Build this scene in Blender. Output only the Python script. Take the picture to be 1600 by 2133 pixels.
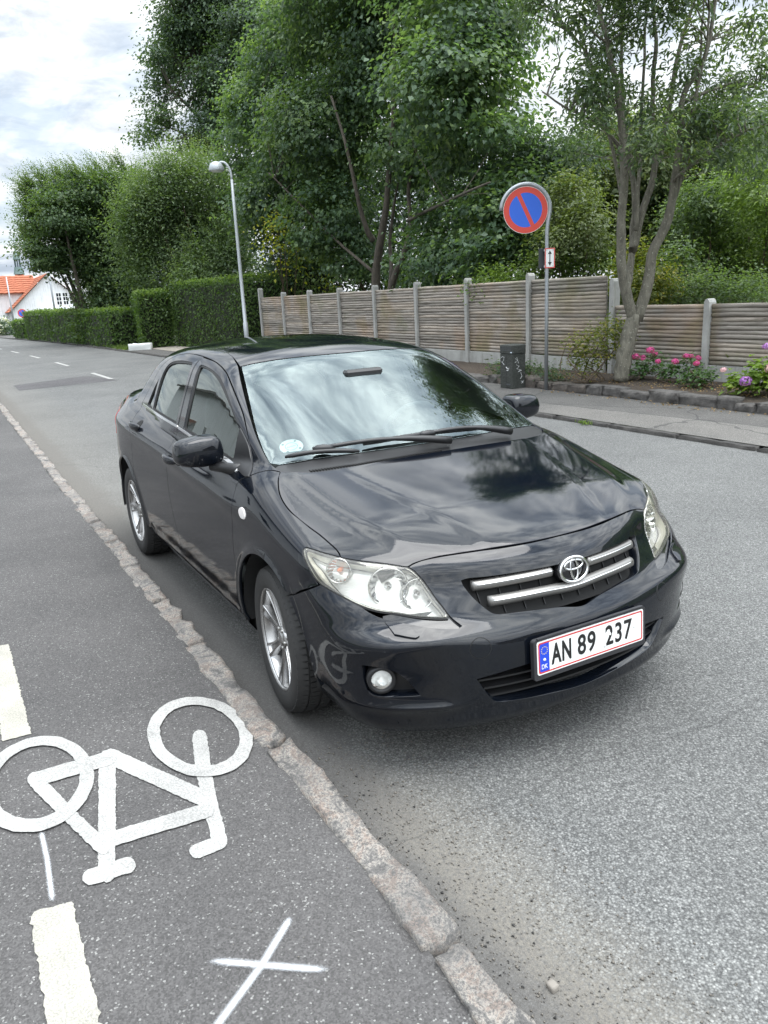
import bpy, bmesh, math, random
import numpy as np
from mathutils import Vector, Matrix, Euler
from mathutils.geometry import delaunay_2d_cdt
rad = math.radians
for o in list(bpy.data.objects): bpy.data.objects.remove(o)
S = bpy.context.scene
COL = S.collection
# ------------------------------------------------------------------ camera
cam_d = bpy.data.cameras.new('camera'); cam = bpy.data.objects.new('camera', cam_d); COL.objects.link(cam)
cam_d.sensor_fit = 'HORIZONTAL'; cam_d.sensor_width = 36.0; cam_d.lens = 36.0*1625.98/1600.0
cam_d.clip_start = 0.05; cam_d.clip_end = 3000
_r = Vector((0.49260743, 0.86881239, -0.05002943)); _u = Vector((-0.20870586, 0.1737537, 0.96241962)); _f = Vector((-0.84485489, 0.46365362, -0.2669186))
M = Matrix.Identity(4)
for i in range(3):
    M[i][0] = _r[i]; M[i][1] = _u[i]; M[i][2] = -_f[i]
M.translation = Vector((2.85922609, -1.87571126, 1.6766312))
cam.matrix_world = M
S.camera = cam
CLOUD_SHIFT = (4.37, 8.91, 4.2)
# ------------------------------------------------------------------ sky and sun (thin bright overcast)
SUN_DIR = Vector((0.22, 0.12, 0.97)).normalized()
sun_el = math.asin(SUN_DIR.z); sun_az = math.atan2(SUN_DIR.x, SUN_DIR.y)
W_ = bpy.data.worlds.new('World'); S.world = W_; W_.use_nodes = True
nt = W_.node_tree; nt.nodes.clear()
def wn(t, **kw):
    n = nt.nodes.new(t)
    for k, v in kw.items(): setattr(n, k, v)
    return n
L = nt.links.new
sky = wn('ShaderNodeTexSky', sky_type='NISHITA', sun_disc=False); sky.sun_elevation = sun_el; sky.sun_rotation = sun_az; sky.air_density = 1.0; sky.dust_density = 2.0
tc = wn('ShaderNodeTexCoord'); sep = wn('ShaderNodeSeparateXYZ'); L(tc.outputs['Generated'], sep.inputs[0])
zc = wn('ShaderNodeMath', operation='MAXIMUM'); L(sep.outputs['Z'], zc.inputs[0]); zc.inputs[1].default_value = 0.0
za = wn('ShaderNodeMath', operation='ADD'); L(zc.outputs[0], za.inputs[0]); za.inputs[1].default_value = 0.16
dv = wn('ShaderNodeVectorMath', operation='DIVIDE'); L(tc.outputs['Generated'], dv.inputs[0])
cz = wn('ShaderNodeCombineXYZ'); [L(za.outputs[0], cz.inputs[i]) for i in range(3)]; L(cz.outputs[0], dv.inputs[1])
fl = wn('ShaderNodeVectorMath', operation='MULTIPLY'); L(dv.outputs[0], fl.inputs[0]); fl.inputs[1].default_value = (1, 1, 0.15)
sh = wn('ShaderNodeVectorMath', operation='ADD'); L(fl.outputs[0], sh.inputs[0]); sh.inputs[1].default_value = CLOUD_SHIFT; fl = sh
n1 = wn('ShaderNodeTexNoise'); n1.inputs['Scale'].default_value = 1.35; n1.inputs['Detail'].default_value = 8; n1.inputs['Roughness'].default_value = 0.56; n1.inputs['Distortion'].default_value = 0.35
L(fl.outputs[0], n1.inputs['Vector'])
n2 = wn('ShaderNodeTexNoise'); n2.inputs['Scale'].default_value = 4.6; n2.inputs['Detail'].default_value = 9; n2.inputs['Roughness'].default_value = 0.62; n2.inputs['Distortion'].default_value = 0.6
L(fl.outputs[0], n2.inputs['Vector'])
def ramp(src, stops):
    r = wn('ShaderNodeValToRGB'); e = r.color_ramp.elements
    while len(e) < len(stops): e.new(0.5)
    for a, (p, c) in zip(e, stops): a.position = p; a.color = c if len(c) == 4 else (*c, 1)
    L(src, r.inputs[0]); return r
cover = ramp(n1.outputs['Fac'], [(0.30, (.55, .55, .55)), (0.47, (1, 1, 1))])
shade = ramp(n1.outputs['Fac'], [(0.36, (6.0, 6.6, 7.2)), (0.46, (8.0, 8.35, 8.55)), (0.54, (6.8, 7.2, 7.6)), (0.64, (4.3, 4.9, 5.7))])
det = ramp(n2.outputs['Fac'], [(0.33, (.40, .43, .48)), (0.46, (.78, .80, .83)), (0.58, (1.32, 1.31, 1.29))])
mulc = wn('ShaderNodeMix', data_type='RGBA', blend_type='MULTIPLY'); 
hz = wn('ShaderNodeMapRange', interpolation_type='SMOOTHSTEP'); L(sep.outputs['Z'], hz.inputs[0]); hz.inputs[1].default_value = 0.05; hz.inputs[2].default_value = 0.75; hz.inputs[3].default_value = 0.28; hz.inputs[4].default_value = 1.0; L(hz.outputs[0], mulc.inputs[0])
L(shade.outputs[0], mulc.inputs[6]); L(det.outputs[0], mulc.inputs[7])
n3 = wn('ShaderNodeTexNoise'); n3.inputs['Scale'].default_value = 15.0; n3.inputs['Detail'].default_value = 6; n3.inputs['Roughness'].default_value = 0.6; n3.inputs['Distortion'].default_value = 0.3
L(fl.outputs[0], n3.inputs['Vector'])
mack = ramp(n3.outputs['Fac'], [(0.38, (.82, .84, .87)), (0.58, (1.12, 1.12, 1.11))])
mul2 = wn('ShaderNodeMix', data_type='RGBA', blend_type='MULTIPLY'); h3 = wn('ShaderNodeMapRange', interpolation_type='SMOOTHSTEP'); L(sep.outputs['Z'], h3.inputs[0]); h3.inputs[1].default_value = 0.45; h3.inputs[2].default_value = 0.85; h3.inputs[3].default_value = 0.0; h3.inputs[4].default_value = 0.9
L(h3.outputs[0], mul2.inputs[0]); L(mulc.outputs[2], mul2.inputs[6]); L(mack.outputs[0], mul2.inputs[7]); mulc = mul2
# thin cloud is brighter towards the veiled sun
dt = wn('ShaderNodeVectorMath', operation='DOT_PRODUCT'); L(tc.outputs['Generated'], dt.inputs[0]); dt.inputs[1].default_value = SUN_DIR
mr = wn('ShaderNodeMapRange', interpolation_type='SMOOTHERSTEP'); L(dt.outputs['Value'], mr.inputs[0]); mr.inputs[1].default_value = 0.0; mr.inputs[2].default_value = 1.0; mr.inputs[3].default_value = 0.82; mr.inputs[4].default_value = 2.8
mg = wn('ShaderNodeVectorMath', operation='SCALE'); L(mulc.outputs[2], mg.inputs[0]); L(mr.outputs[0], mg.inputs['Scale'])
mix = wn('ShaderNodeMix', data_type='RGBA'); L(cover.outputs[0], mix.inputs[0]); L(sky.outputs[0], mix.inputs[6]); L(mg.outputs[0], mix.inputs[7])
bg = wn('ShaderNodeBackground'); bg.inputs['Strength'].default_value = 0.10; L(mix.outputs[2], bg.inputs['Color'])
wo = wn('ShaderNodeOutputWorld'); L(bg.outputs[0], wo.inputs[0])
sun_d = bpy.data.lights.new('sun', 'SUN'); sun_d.energy = 1.5; sun_d.angle = rad(45); sun_d.color = (1.0, 0.98, 0.95)
sun = bpy.data.objects.new('sun', sun_d); COL.objects.link(sun); sun.rotation_euler = SUN_DIR.to_track_quat('Z', 'Y').to_euler()
vs = S.view_settings; vs.view_transform = 'Standard'; vs.look = 'None'; vs.gamma = 1.0; vs.exposure = 0.85; vs.use_curve_mapping = False

# ------------------------------------------------------------------ helpers
rng = np.random.default_rng(7)
def lk(o, parent=None):
    COL.objects.link(o)
    if parent is not None: o.parent = parent
    return o
def tag(o, label=None, cat=None, group=None, kind=None):
    if label: o['label'] = label
    if cat: o['category'] = cat
    if group: o['group'] = group
    if kind: o['kind'] = kind
    return o
def empty(name, loc=(0, 0, 0), rz=0.0):
    o = bpy.data.objects.new(name, None); o.empty_display_size = 0.1; COL.objects.link(o)
    o.location = loc; o.rotation_euler = (0, 0, rz); return o
def mesh_np(name, V, Fc, mat=None, smooth=False, parent=None, normals=None):
    """V (n,3); Fc list of index tuples or (m,k) array"""
    me = bpy.data.meshes.new(name)
    V = np.asarray(V, np.float32)
    if isinstance(Fc, np.ndarray):
        m, k = Fc.shape
        me.vertices.add(len(V)); me.vertices.foreach_set('co', V.ravel())
        me.loops.add(m*k); me.loops.foreach_set('vertex_index', Fc.astype(np.int32).ravel())
        me.polygons.add(m); me.polygons.foreach_set('loop_start', np.arange(0, m*k, k, dtype=np.int32))
        try: me.polygons.foreach_set('loop_total', np.full(m, k, np.int32))
        except Exception: pass
        me.update(calc_edges=True); me.validate()
    else:
        me.from_pydata([tuple(map(float, v)) for v in V], [], [tuple(int(i) for i in f) for f in Fc]); me.update()
    if smooth: me.polygons.foreach_set('use_smooth', np.ones(len(me.polygons), bool))
    if normals is not None: me.normals_split_custom_set_from_vertices([tuple(map(float, n)) for n in normals])
    o = bpy.data.objects.new(name, me)
    if mat is not None:
        for m_ in (mat if isinstance(mat, (list, tuple)) else [mat]): me.materials.append(m_)
    return lk(o, parent)
class MB:
    """collects shapes into one mesh"""
    def __init__(s): s.v = []; s.f = []
    def add(s, V, F):
        n = len(s.v); s.v += [tuple(map(float, v)) for v in V]; s.f += [tuple(int(i)+n for i in f) for f in F]; return s
    def box(s, lo, hi, m=None, bev=0.0):
        (x0, y0, z0), (x1, y1, z1) = lo, hi
        if bev > 0:
            b = bev; V = []; idx = {}
            for ix, (xa, sx) in enumerate(((x0, 1), (x1, -1))):
                for iy, (ya, sy) in enumerate(((y0, 1), (y1, -1))):
                    for iz, (za_, sz) in enumerate(((z0, 1), (z1, -1))):
                        idx[ix, iy, iz] = len(V); V += [(xa, ya+b*sy, za_+b*sz), (xa+b*sx, ya, za_+b*sz), (xa+b*sx, ya+b*sy, za_)]
            q = lambda i, j, k, a: idx[i, j, k]+a
            F = []
            for i in (0, 1):
                F.append([q(i, 0, 0, 0), q(i, 1, 0, 0), q(i, 1, 1, 0), q(i, 0, 1, 0)]); F.append([q(0, i, 0, 1), q(1, i, 0, 1), q(1, i, 1, 1), q(0, i, 1, 1)]); F.append([q(0, 0, i, 2), q(1, 0, i, 2), q(1, 1, i, 2), q(0, 1, i, 2)])
            for i in (0, 1):
                for j in (0, 1):
                    F.append([q(i, j, 0, 0), q(i, j, 1, 0), q(i, j, 1, 1), q(i, j, 0, 1)]); F.append([q(i, 0, j, 0), q(i, 1, j, 0), q(i, 1, j, 2), q(i, 0, j, 2)]); F.append([q(0, i, j, 1), q(1, i, j, 1), q(1, i, j, 2), q(0, i, j, 2)])
                    for k in (0, 1): F.append([q(i, j, k, 0), q(i, j, k, 1), q(i, j, k, 2)])
        else:
            V = [(x0, y0, z0), (x1, y0, z0), (x1, y1, z0), (x0, y1, z0), (x0, y0, z1), (x1, y0, z1), (x1, y1, z1), (x0, y1, z1)]
            F = [(0, 3, 2, 1), (4, 5, 6, 7), (0, 1, 5, 4), (1, 2, 6, 5), (2, 3, 7, 6), (3, 0, 4, 7)]
        if m is not None: V = [tuple(m @ Vector(v)) for v in V]
        return s.add(V, F)
    def tube(s, pts, r, n=8, cap=True):
        pts = [Vector(p) for p in pts]; k = len(pts)
        rs = r if hasattr(r, '__len__') else [r]*k
        t0 = (pts[1]-pts[0]).normalized(); a = t0.orthogonal().normalized(); V = []
        for i, p in enumerate(pts):
            t = (pts[min(i+1, k-1)]-pts[max(i-1, 0)]).normalized()
            a = (a-t*a.dot(t)).normalized(); b = t.cross(a)
            for j in range(n):
                g = 2*math.pi*j/n; V.append(p+(a*math.cos(g)+b*math.sin(g))*rs[i])
        F = [(i*n+j, i*n+(j+1) % n, (i+1)*n+(j+1) % n, (i+1)*n+j) for i in range(k-1) for j in range(n)]
        if cap: F += [tuple(range(n-1, -1, -1)), tuple((k-1)*n+j for j in range(n))]
        return s.add(V, F)
    def lathe(s, prof, n=32, m=None, close=False):
        """prof [(r,h)] about z"""
        k = len(prof); V = [(r*math.cos(2*math.pi*j/n), r*math.sin(2*math.pi*j/n), h) for r, h in prof for j in range(n)]
        if m is not None: V = [tuple(m @ Vector(v)) for v in V]
        F = [(i*n+j, i*n+(j+1) % n, ((i+1) % k)*n+(j+1) % n, ((i+1) % k)*n+j) for i in range(k if close else k-1) for j in range(n)]
        return s.add(V, F)
    def prism(s, poly, z0, z1, m=None):
        n = len(poly); V = [(x, y, z0) for x, y in poly]+[(x, y, z1) for x, y in poly]
        if m is not None: V = [tuple(m @ Vector(v)) for v in V]
        F = [tuple(range(n-1, -1, -1)), tuple(range(n, 2*n))]+[(i, (i+1) % n, n+(i+1) % n, n+i) for i in range(n)]
        return s.add(V, F)
    def build(s, name, mat, parent=None, smooth=False, auto=None):
        o = mesh_np(name, s.v, s.f, mat, smooth, parent)
        if auto is not None: o.data.set_sharp_from_angle(angle=rad(auto)) if hasattr(o.data, 'set_sharp_from_angle') else None
        return o
def fix_normals(o):
    bm = bmesh.new(); bm.from_mesh(o.data); bmesh.ops.recalc_face_normals(bm, faces=bm.faces); bm.to_mesh(o.data); bm.free(); return o
def copy_tree(o, parent=None):
    c = o.copy(); COL.objects.link(c); c.parent = parent
    for ch in o.children: copy_tree(ch, c)
    return c

# ------------------------------------------------------------------ materials
def mat_new(name):
    m = bpy.data.materials.new(name); m.use_nodes = True; t = m.node_tree; return m, t, t.nodes['Principled BSDF']
def pbr(name, col, rough=0.5, metal=0.0, spec=0.5, coat=0.0, coat_r=0.03):
    m, t, b = mat_new(name); b.inputs['Base Color'].default_value = (*col, 1); b.inputs['Roughness'].default_value = rough; b.inputs['Metallic'].default_value = metal
    b.inputs['Specular IOR Level'].default_value = spec; b.inputs['Coat Weight'].default_value = coat; b.inputs['Coat Roughness'].default_value = coat_r
    return m
class NT:
    def __init__(s, t): s.t = t
    def n(s, typ, inp=None, **kw):
        n = s.t.nodes.new(typ)
        for k, v in kw.items(): setattr(n, k, v)
        if inp:
            for k, v in inp.items():
                if isinstance(v, bpy.types.NodeSocket): s.t.links.new(v, n.inputs[k])
                else: n.inputs[k].default_value = v
        return n
    def noise(s, vec, scale, detail=4, rough=0.55, dist=0.0):
        return s.n('ShaderNodeTexNoise', {'Vector': vec, 'Scale': scale, 'Detail': detail, 'Roughness': rough, 'Distortion': dist})
    def ramp(s, fac, stops, interp='LINEAR'):
        r = s.n('ShaderNodeValToRGB'); e = r.color_ramp.elements; r.color_ramp.interpolation = interp
        while len(e) < len(stops): e.new(0.5)
        for a, (p, c) in zip(e, stops): a.position = p; a.color = (c, c, c, 1) if not hasattr(c, '__len__') else ((*c, 1) if len(c) == 3 else c)
        s.t.links.new(fac, r.inputs[0]); return r
    def mix(s, fac, a, b, blend='MIX'):
        m = s.n('ShaderNodeMix', data_type='RGBA', blend_type=blend)
        for k, v in ((0, fac), (6, a), (7, b)):
            if isinstance(v, bpy.types.NodeSocket): s.t.links.new(v, m.inputs[k])
            else: m.inputs[k].default_value = v if k == 0 else ((*v, 1) if len(v) == 3 else v)
        return m.outputs[2]
    def math(s, op, a, b=0.0, c=None):
        m = s.n('ShaderNodeMath', operation=op)
        for k, v in enumerate((a, b, c)):
            if v is None: continue
            if isinstance(v, bpy.types.NodeSocket): s.t.links.new(v, m.inputs[k])
            else: m.inputs[k].default_value = v
        return m.outputs[0]
    def bump(s, h, strength, dist, normal=None):
        d = {'Height': h, 'Strength': strength, 'Distance': dist}
        if normal is not None: d['Normal'] = normal
        return s.n('ShaderNodeBump', d).outputs[0]
    def link(s, a, b): s.t.links.new(a, b)
# ------------------------------------------------------------------ ground, road, pavements
def curve_off(x): d = min(x+15.0, 0.0); return -.00100*d*d
def sheet(name, y0, y1, z, mat, x0=26.0, x1=-90.0, n=60, z1=None, kind='structure'):
    xs = np.linspace(x0, x1, n); V = []
    for x in xs:
        o = curve_off(x); V += [(x, y0+o, z), (x, y1+o, z if z1 is None else z1)]
    F_ = [(2*i, 2*i+2, 2*i+3, 2*i+1) for i in range(n-1)]
    o = fix_normals(mesh_np(name, V, F_, mat)); o['kind'] = kind
    if o.data.polygons[0].normal.z < 0: o.data.flip_normals()
    return o
def road_mat():
    m, t, b = mat_new('road_asphalt'); g = NT(t); P = g.n('ShaderNodeNewGeometry').outputs['Position']; sp = g.n('ShaderNodeSeparateXYZ', {0: P})
    x, y = sp.outputs[0], sp.outputs[1]
    vor = g.n('ShaderNodeTexVoronoi', {'Vector': P, 'Scale': 135, 'Randomness': 1.0}); cell = g.n('ShaderNodeSeparateColor', {0: vor.outputs['Color']}).outputs[0]
    vor2 = g.n('ShaderNodeTexVoronoi', {'Vector': P, 'Scale': 230}); cell2 = g.n('ShaderNodeSeparateColor', {0: vor2.outputs['Color']}).outputs[1]
    agg = g.ramp(cell, [(0, (.062, .062, .062)), (.38, (.125, .126, .124)), (.70, (.20, .202, .197)), (.92, (.29, .293, .285)), (1, (.38, .38, .365))]).outputs[0]
    agg2 = g.ramp(cell2, [(0, (.07, .07, .07)), (.6, (.16, .162, .158)), (1, (.28, .28, .27))]).outputs[0]
    base = g.mix(.5, agg, agg2)
    edge = g.ramp(vor.outputs['Distance'], [(.25, 1), (.62, .60)]).outputs[0]
    base = g.mix(1, base, edge, 'MULTIPLY')
    big = g.ramp(g.noise(P, .7, 5, .6).outputs[0], [(.3, (.86, .86, .86)), (.7, (1.16, 1.16, 1.15))]).outputs[0]; base = g.mix(1, base, big, 'MULTIPLY')
    # fines-bound, darker strip beside the kerb
    wob = g.math('MULTIPLY', g.math('SUBTRACT', g.noise(P, 2.6, 6, .65).outputs[0], .5), .26)
    yy = g.math('ADD', y, wob)
    gut = g.n('ShaderNodeMapRange', {0: yy, 1: -.80, 2: -.64, 3: 1.0, 4: 0.0}, interpolation_type='SMOOTHSTEP').outputs[0]
    fine = g.noise(P, 260, 3, .7).outputs[0]
    gcol = g.ramp(fine, [(.3, (.050, .047, .045)), (.55, (.088, .084, .080)), (.78, (.17, .165, .16))]).outputs[0]
    base = g.mix(g.math('MULTIPLY', gut, .80), base, gcol)
    # sandy washed-in grit towards the camera
    xs_ = g.n('ShaderNodeMapRange', {0: g.math('ADD', x, g.math('MULTIPLY', wob, 1.4)), 1: .35, 2: 1.15, 3: 0.0, 4: 1.0}, interpolation_type='SMOOTHSTEP').outputs[0]
    ya = g.n('ShaderNodeMapRange', {0: yy, 1: -.92, 2: -.80, 3: 0.15, 4: 1.0}, interpolation_type='SMOOTHSTEP').outputs[0]; yb = g.n('ShaderNodeMapRange', {0: yy, 1: -.74, 2: -.42, 3: .70, 4: 0.0}, interpolation_type='SMOOTHSTEP').outputs[0]
    sand = g.math('MULTIPLY', g.math('MULTIPLY', xs_, ya), yb)
    far_s = g.n('ShaderNodeMapRange', {0: x, 1: -2.2, 2: -4.2, 3: 0.0, 4: .55}, interpolation_type='SMOOTHSTEP').outputs[0]
    sand2 = g.math('MULTIPLY', far_s, g.n('ShaderNodeMapRange', {0: yy, 1: -.95, 2: .25, 3: 1.0, 4: 0.0}).outputs[0])
    sall = g.math('MAXIMUM', sand, sand2)
    sall = g.math('MULTIPLY', sall, g.ramp(g.noise(P, 85, 5, .8).outputs[0], [(.36, .05), (.60, 1)]).outputs[0])
    scol = g.ramp(g.noise(P, 330, 2, .7).outputs[0], [(.3, (.14, .128, .108)), (.6, (.225, .205, .172)), (.8, (.32, .298, .255))]).outputs[0]
    base = g.mix(sall, base, scol)
    # pale worn wheel lane further off, crack lines
    ck = g.n('ShaderNodeTexVoronoi', {'Vector': g.mix(.18, P, g.noise(P, 1.6, 4).outputs[1]), 'Scale': .23}, feature='DISTANCE_TO_EDGE')
    ckm = g.math('MULTIPLY', g.math('LESS_THAN', ck.outputs[0], .0008), .28)
    base = g.mix(ckm, base, (.03, .03, .03))
    g.link(base, b.inputs['Base Color']); b.inputs['Roughness'].default_value = .86; b.inputs['Specular IOR Level'].default_value = .3
    h = g.math('ADD', g.math('MULTIPLY', g.math('SUBTRACT', 1.0, vor.outputs['Distance']), g.math('SUBTRACT', 1.0, gut)), g.math('MULTIPLY', fine, .35))
    g.link(g.bump(h, .55, .006), b.inputs['Normal']); return m
def fine_asphalt(name, c0, c1, c2, speck=(.42, .42, .40), seam=None):
    m, t, b = mat_new(name); g = NT(t); P = g.n('ShaderNodeNewGeometry').outputs['Position']
    vor = g.n('ShaderNodeTexVoronoi', {'Vector': P, 'Scale': 210}); c = g.n('ShaderNodeSeparateColor', {0: vor.outputs['Color']})
    f = g.noise(P, 420, 2, .7).outputs[0]
    base = g.ramp(g.math('MULTIPLY_ADD', c.outputs[0], .55, g.math('MULTIPLY', f, .45)), [(.2, c0), (.5, c1), (.85, c2)]).outputs[0]
    sp_ = g.math('MULTIPLY', g.math('GREATER_THAN', c.outputs[1], .97), .4); base = g.mix(sp_, base, speck)
    sp2 = g.n('ShaderNodeTexVoronoi', {'Vector': P, 'Scale': 26}); s2 = g.math('MULTIPLY', g.math('LESS_THAN', sp2.outputs['Distance'], .085), g.math('GREATER_THAN', g.n('ShaderNodeSeparateColor', {0: sp2.outputs['Color']}).outputs[0], .88)); base = g.mix(s2, base, (.26, .255, .245))
    big = g.ramp(g.noise(P, 1.1, 6, .62).outputs[0], [(.3, (.80, .80, .80)), (.7, (1.15, 1.14, 1.13))]).outputs[0]; base = g.mix(1, base, big, 'MULTIPLY')
    if seam is not None:
        y = g.n('ShaderNodeSeparateXYZ', {0: P}).outputs[1]; x = g.n('ShaderNodeSeparateXYZ', {0: P}).outputs[0]
        yw = g.math('ADD', g.math('ADD', y, g.math('MULTIPLY', g.math('SUBTRACT', g.noise(P, 1.3, 4, .6).outputs[0], .5), .22)), g.math('MULTIPLY', g.math('SUBTRACT', x, -4.9), -.09))
        near = g.math('LESS_THAN', yw, seam); base = g.mix(g.math('MULTIPLY', near, .9), base, g.mix(1, base, (1.45, 1.44, 1.41), 'MULTIPLY'))
        crack = g.math('LESS_THAN', g.math('ABSOLUTE', g.math('SUBTRACT', yw, seam)), .010); base = g.mix(g.math('MULTIPLY', crack, .8), base, (.03, .03, .03))
        dk = g.n('ShaderNodeTexVoronoi', {'Vector': g.mix(.25, P, g.noise(P, 2.5, 4).outputs[1]), 'Scale': .55}, feature='DISTANCE_TO_EDGE'); base = g.mix(g.math('MULTIPLY', g.math('LESS_THAN', dk.outputs[0], .006), .6), base, (.03, .03, .03))
    g.link(base, b.inputs['Base Color']); b.inputs['Roughness'].default_value = .84; b.inputs['Specular IOR Level'].default_value = .3
    g.link(g.bump(g.math('ADD', g.math('MULTIPLY', vor.outputs['Distance'], -.6), f), .45, .004), b.inputs['Normal']); return m
def soil_mat(name, c0, c1, sc=9):
    m, t, b = mat_new(name); g = NT(t); P = g.n('ShaderNodeNewGeometry').outputs['Position']
    n = g.noise(P, sc, 8, .7); g.link(g.ramp(n.outputs[0], [(.3, c0), (.7, c1)]).outputs[0], b.inputs['Base Color']); b.inputs['Roughness'].default_value = .95
    g.link(g.bump(g.noise(P, sc*6, 5, .7).outputs[0], .9, .03), b.inputs['Normal']); return m
ROADM = road_mat()
TRACKM = fine_asphalt('cycle_track_asphalt', (.054, .052, .051), (.082, .079, .078), (.120, .116, .114))
WALKM = fine_asphalt('footway_asphalt', (.050, .048, .046), (.088, .085, .081), (.140, .135, .128), seam=5.80)
SOIL = soil_mat('bed_soil', (.028, .021, .016), (.105, .080, .058), 24)
GRASSG = soil_mat('rough_ground', (.025, .040, .014), (.060, .075, .028), 2)
GRAVELM = soil_mat('drive_gravel', (.22, .20, .17), (.42, .38, .32), 30)
gp_ = mesh_np('ground', [(-900, -900, -.06), (900, -900, -.06), (900, 900, -.06), (-900, 900, -.06)], [(0, 1, 2, 3)], GRASSG); gp_['kind'] = 'structure'
sheet('road', -1.05, 5.30, 0.0, ROADM)
sheet('cycle_track', -1.062, -3.1, .090, TRACKM)
sheet('near_footway', -3.12, -6.2, .094, fine_asphalt('near_footway_asphalt', (.07, .07, .068), (.12, .118, .115), (.18, .176, .17)))
sheet('far_footway', 5.13, 6.92, .045, WALKM, z1=.062)
sheet('driveway', 6.0, 9.0, .066, GRAVELM, x0=-26.0, x1=-31.5, n=6)
bed = mesh_np('planting_bed', [(x, y, z) for x in np.linspace(12, -24, 60) for y, z in ((6.86, .155), (7.1, .19+.02*math.sin(x*3)), (7.5, .215+.02*math.sin(x*2+1)), (8.0, .225), (8.6, .23))], [(i*5+j, i*5+j+1, (i+1)*5+j+1, (i+1)*5+j) for i in range(59) for j in range(4)], SOIL, True); bed['kind'] = 'structure'
# hillside behind the fence
V = []; nx, ny = 40, 16
for i in range(nx):
    x = 14-44*i/(nx-1)
    for j in range(ny):
        y = 8.5+26*j/(ny-1); k = float(np.clip((x+22)/12, 0, 1)); V.append((x, y, .18+k*(.42*max(0, y-9.6)+.35*math.sin(x*.9+y*.7)*min(1, (y-8.5)/4)*.5)))
hill = mesh_np('hillside', V, [(i*ny+j, i*ny+j+1, (i+1)*ny+j+1, (i+1)*ny+j) for i in range(nx-1) for j in range(ny-1)], GRASSG, True); hill['kind'] = 'structure'
# --- granite kerb, stone by stone
def granite(name, pale):
    m, t, b = mat_new(name); g = NT(t); P = g.n('ShaderNodeNewGeometry').outputs['Position']
    n1 = g.noise(P, 11, 9, .8, .6); n2 = g.noise(P, 130, 4, .85); n3 = g.noise(P, 4, 5, .6)
    c = g.ramp(n1.outputs[0], [(.34, (.045, .043, .042)), (.44, (.18, .17, .16)), (.50, (.38, .35, .31)), (.57, (.28, .215, .175)), (.64, (.15, .14, .13)), (.72, (.55, .52, .48))]).outputs[0]
    c = g.mix(g.ramp(n2.outputs[0], [(.44, 0), (.60, .9)]).outputs[0], c, (.085, .082, .08)); c = g.mix(g.ramp(n3.outputs[0], [(.45, 0), (.62, .75 if not pale else .5)]).outputs[0], c, (.10, .098, .096))
    g.link(c, b.inputs['Base Color']); b.inputs['Roughness'].default_value = .82
    g.link(g.bump(g.math('ADD', n1.outputs[0], g.math('MULTIPLY', n2.outputs[0], .5)), .85, .012), b.inputs['Normal']); return m
GRAN = granite('granite_kerb', True); GRAN2 = granite('dark_granite', False)
def rough_block(L_, W__, H_, seed, nx=12, ny=4, nz=3, amp=.008, rnd=.25):
    """rounded, chipped block, origin at the centre of its base; about 12 to 50 faces a side"""
    r = np.random.default_rng(seed); V = []; idx = {}
    from mathutils import noise as mn
    def pt(u, v, w):
        p = np.array([(u-.5)*L_, (v-.5)*W__, w*H_])
        c = np.array([0, 0, H_/2]); q = p-c; e = np.array([L_/2, W__/2, H_/2])
        k = np.abs(q)/e; s = np.sort(k)
        q = q*(1-rnd*.18*max(0, s[1]+s[2]-1.45)*np.array([min(W__, H_)/L_*2, 1, 1]))
        n_ = mn.noise_vector(Vector((q[0]*5+seed*7.1, q[1]*9, q[2]*9)))
        m_ = mn.noise_vector(Vector((q[0]*19+seed*3.3, q[1]*23, q[2]*23)))
        return q+c+np.array(n_)*amp*1.6+np.array(m_)*amp*.7
    def vid(i, j, k):
        if (i, j, k) not in idx: idx[i, j, k] = len(V); V.append(pt(i/nx, j/ny, k/nz))
        return idx[i, j, k]
    F_ = []
    for i in range(nx):
        for j in range(ny): F_.append((vid(i, j, nz), vid(i+1, j, nz), vid(i+1, j+1, nz), vid(i, j+1, nz)))
        for k in range(nz):
            F_.append((vid(i, 0, k), vid(i+1, 0, k), vid(i+1, 0, k+1), vid(i, 0, k+1))); F_.append((vid(i+1, ny, k), vid(i, ny, k), vid(i, ny, k+1), vid(i+1, ny, k+1)))
    for j in range(ny):
        for k in range(nz):
            F_.append((vid(0, j+1, k), vid(0, j, k), vid(0, j, k+1), vid(0, j+1, k+1))); F_.append((vid(nx, j, k), vid(nx, j+1, k), vid(nx, j+1, k+1), vid(nx, j, k+1)))
    return V, F_
kerb = empty('kerb', (0, -1.028, 0)); kerb['kind'] = 'structure'
kb = []
for s_ in range(6):
    V, F_ = rough_block(1.0, .100, .17, s_+11, 26, 6, 5, .013, .3); kb.append(mesh_np('kerb_stone', V, F_, GRAN, True, kerb))
rr = random.Random(4); x = 3.4; k = 0
while x > -34:
    L_ = rr.uniform(.62, 1.15); base_ = kb[rr.randrange(6)]
    o = base_.copy() if k >= 0 else base_
    COL.objects.link(o); o.parent = kerb
    o.scale = ((L_-.030), 1, 1); o.location = (x-L_/2, rr.uniform(-.006, .006)+curve_off(x), -.068+rr.uniform(-.006, .006)); o.rotation_euler = (rr.uniform(-.03, .03), rr.uniform(-.006, .006), rr.uniform(-.012, .012)+(math.pi if rr.random() < .5 else 0))
    x -= L_; k += 1
for o in kb: bpy.data.objects.remove(o)
o = sheet('far_kerb_run', -1.085, -.96, .093, GRAN, x0=-34.0, x1=-90.0, n=40); o.name = 'kerb_run'; o.parent = None
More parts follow.
